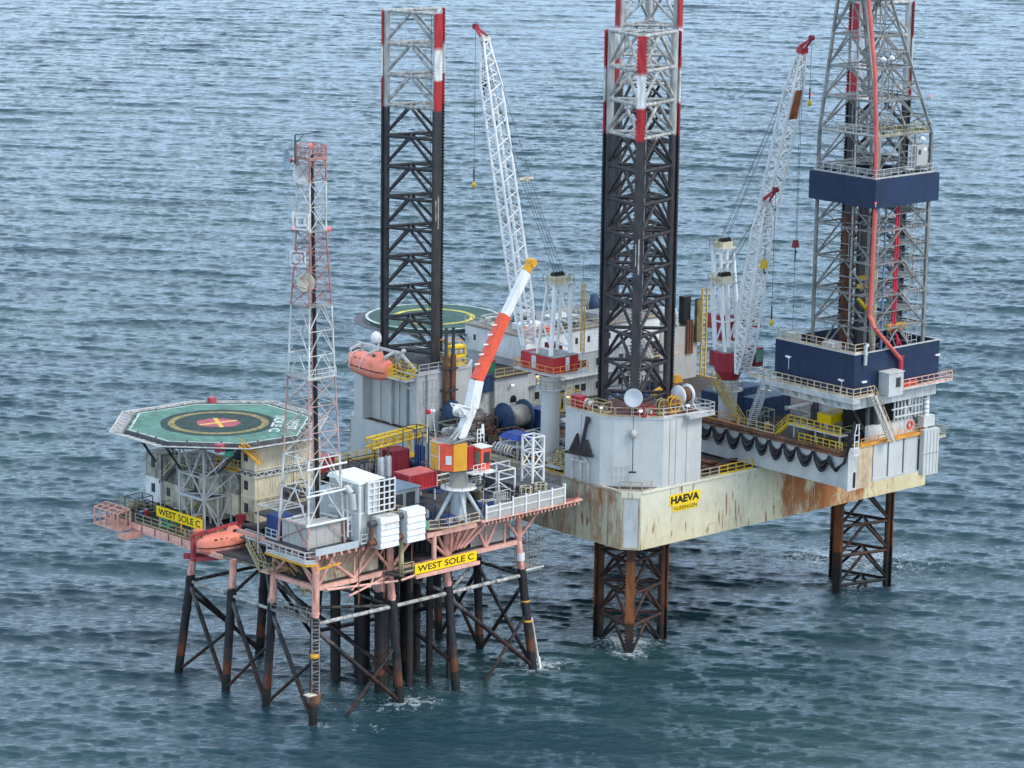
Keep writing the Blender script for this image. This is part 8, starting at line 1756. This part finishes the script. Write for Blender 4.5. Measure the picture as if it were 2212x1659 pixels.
for k, (u, v, L, W_, H, p, lb) in enumerate([(28.6, 1.6, 2.6, 1.8, 2.0, ('grey_light', 'grey_dark', 'steel_dark', 'rust_pipe'), 'grey framed skid right behind the first wind wall panels'), (31.0, .4, 2.2, 1.5, 1.7, ('black', 'steel_dark', 'grey_dark', 'grey_pipe'), 'black framed skid between wind wall and white open frame'), (25.2, 12.8, 3.6, 2.6, 2.2, ('steel_dark', 'blue_dark', 'blue', 'grey_light'), 'dark blue skid behind the bright red container'), (35.4, 12.6, 3.4, 2.4, 2.2, ('black', 'grey_dark', 'rust_pipe', 'grey_pipe'), 'black cage skid at the back right of the platform deck'), (13.0, 20.0, 3.0, 2.2, 1.8, ('grey_dark', 'grey_dark', 'steel_dark', 'grey_pipe'), 'dark skid in the gap behind the near cabin stack')]):
    skid(FW, u, v, 19.6, L, W_, H, tuple(m[x] for x in p), lb, seed=220 + k, cat='deck machinery', name='deck_machine')
for k, (u, v, L, W_, H, p, lb) in enumerate([(-2.0, 16.2, 2.4, 1.8, 2.4, ('off_white', 'grey_light', 'grey', 'grey_pipe'), 'white framed skid right behind the blue awning'), (5.6, 29.5, 3.0, 2.0, 2.0, ('rust_pipe', 'steel_dark', 'rust_pipe', 'grey_pipe'), 'rusty winch frame between the huge blue drum and the deck house'), (-1.2, 26.6, 3.4, 2.4, 2.4, ('rust_pipe', 'grey_pipe', 'rust_pipe', 'rust_pipe'), 'brown scaffold skid left of the huge blue drum'), (5.2, 12.0, 2.6, 2.0, 2.6, ('olive_rail', 'grey_light', 'cream_old', 'grey_pipe'), 'olive framed unit between crane pedestal and nearest leg'), (4.4, 8.2, 2.6, 2.0, 3.2, ('yellow_rail', 'grey_light', 'grey', 'olive_rail'), 'tall yellow framed unit behind the left end of the nearest jack housing'), (17.6, 31.5, 3.4, 2.2, 2.4, ('yellow_rail', 'blue_dark', 'grey_light', 'grey_pipe'), 'yellow framed unit in front of the grey accommodation wall'), (23.0, 10.5, 4, 2.4, 2.4, ('blue_dark', 'blue', 'blue_dark', 'grey_light'), 'blue framed unit behind the nearer right crane'), (32.0, 31.0, 4, 2.6, 3.0, ('grey_dark', 'steel_dark', 'grey_dark', 'grey_pipe'), 'dark unit in front of the right end of the accommodation block')]):
    skid(FJ, u, v, 21, L, W_, H, tuple(m[x] for x in p), lb, seed=260 + k, cat='deck machinery', name='deck_machine')
for k, (u, v, L, W_, H, p, lb) in enumerate([(16.6, 45.0, 2.4, 1.6, 1.0, ('off_white', 'grey_light', 'grey', 'grey_pipe'), 'grey cooler set on the accommodation roof near the helideck'), (22.6, 36.6, 2.6, 1.4, 1.1, ('grey_dark', 'grey_dark', 'steel_dark', 'grey_pipe'), 'dark fan set on the accommodation roof behind the left crane gantry'), (19.0, 41.2, 2.4, 1.8, 1.2, ('black', 'steel_dark', 'grey_dark', 'grey_pipe'), 'black fan set in the middle of the accommodation roof'), (27.2, 41.8, 2.6, 1.8, 1.2, ('olive_rail', 'grey_light', 'grey', 'olive_rail'), 'olive fan set on the accommodation roof left of the blue cover')]):
    skid(FJ, u, v, 30.5, L, W_, H, tuple(m[x] for x in p), lb, seed=300 + k, cat='roof machinery', name='roof_machine')
make_sea()
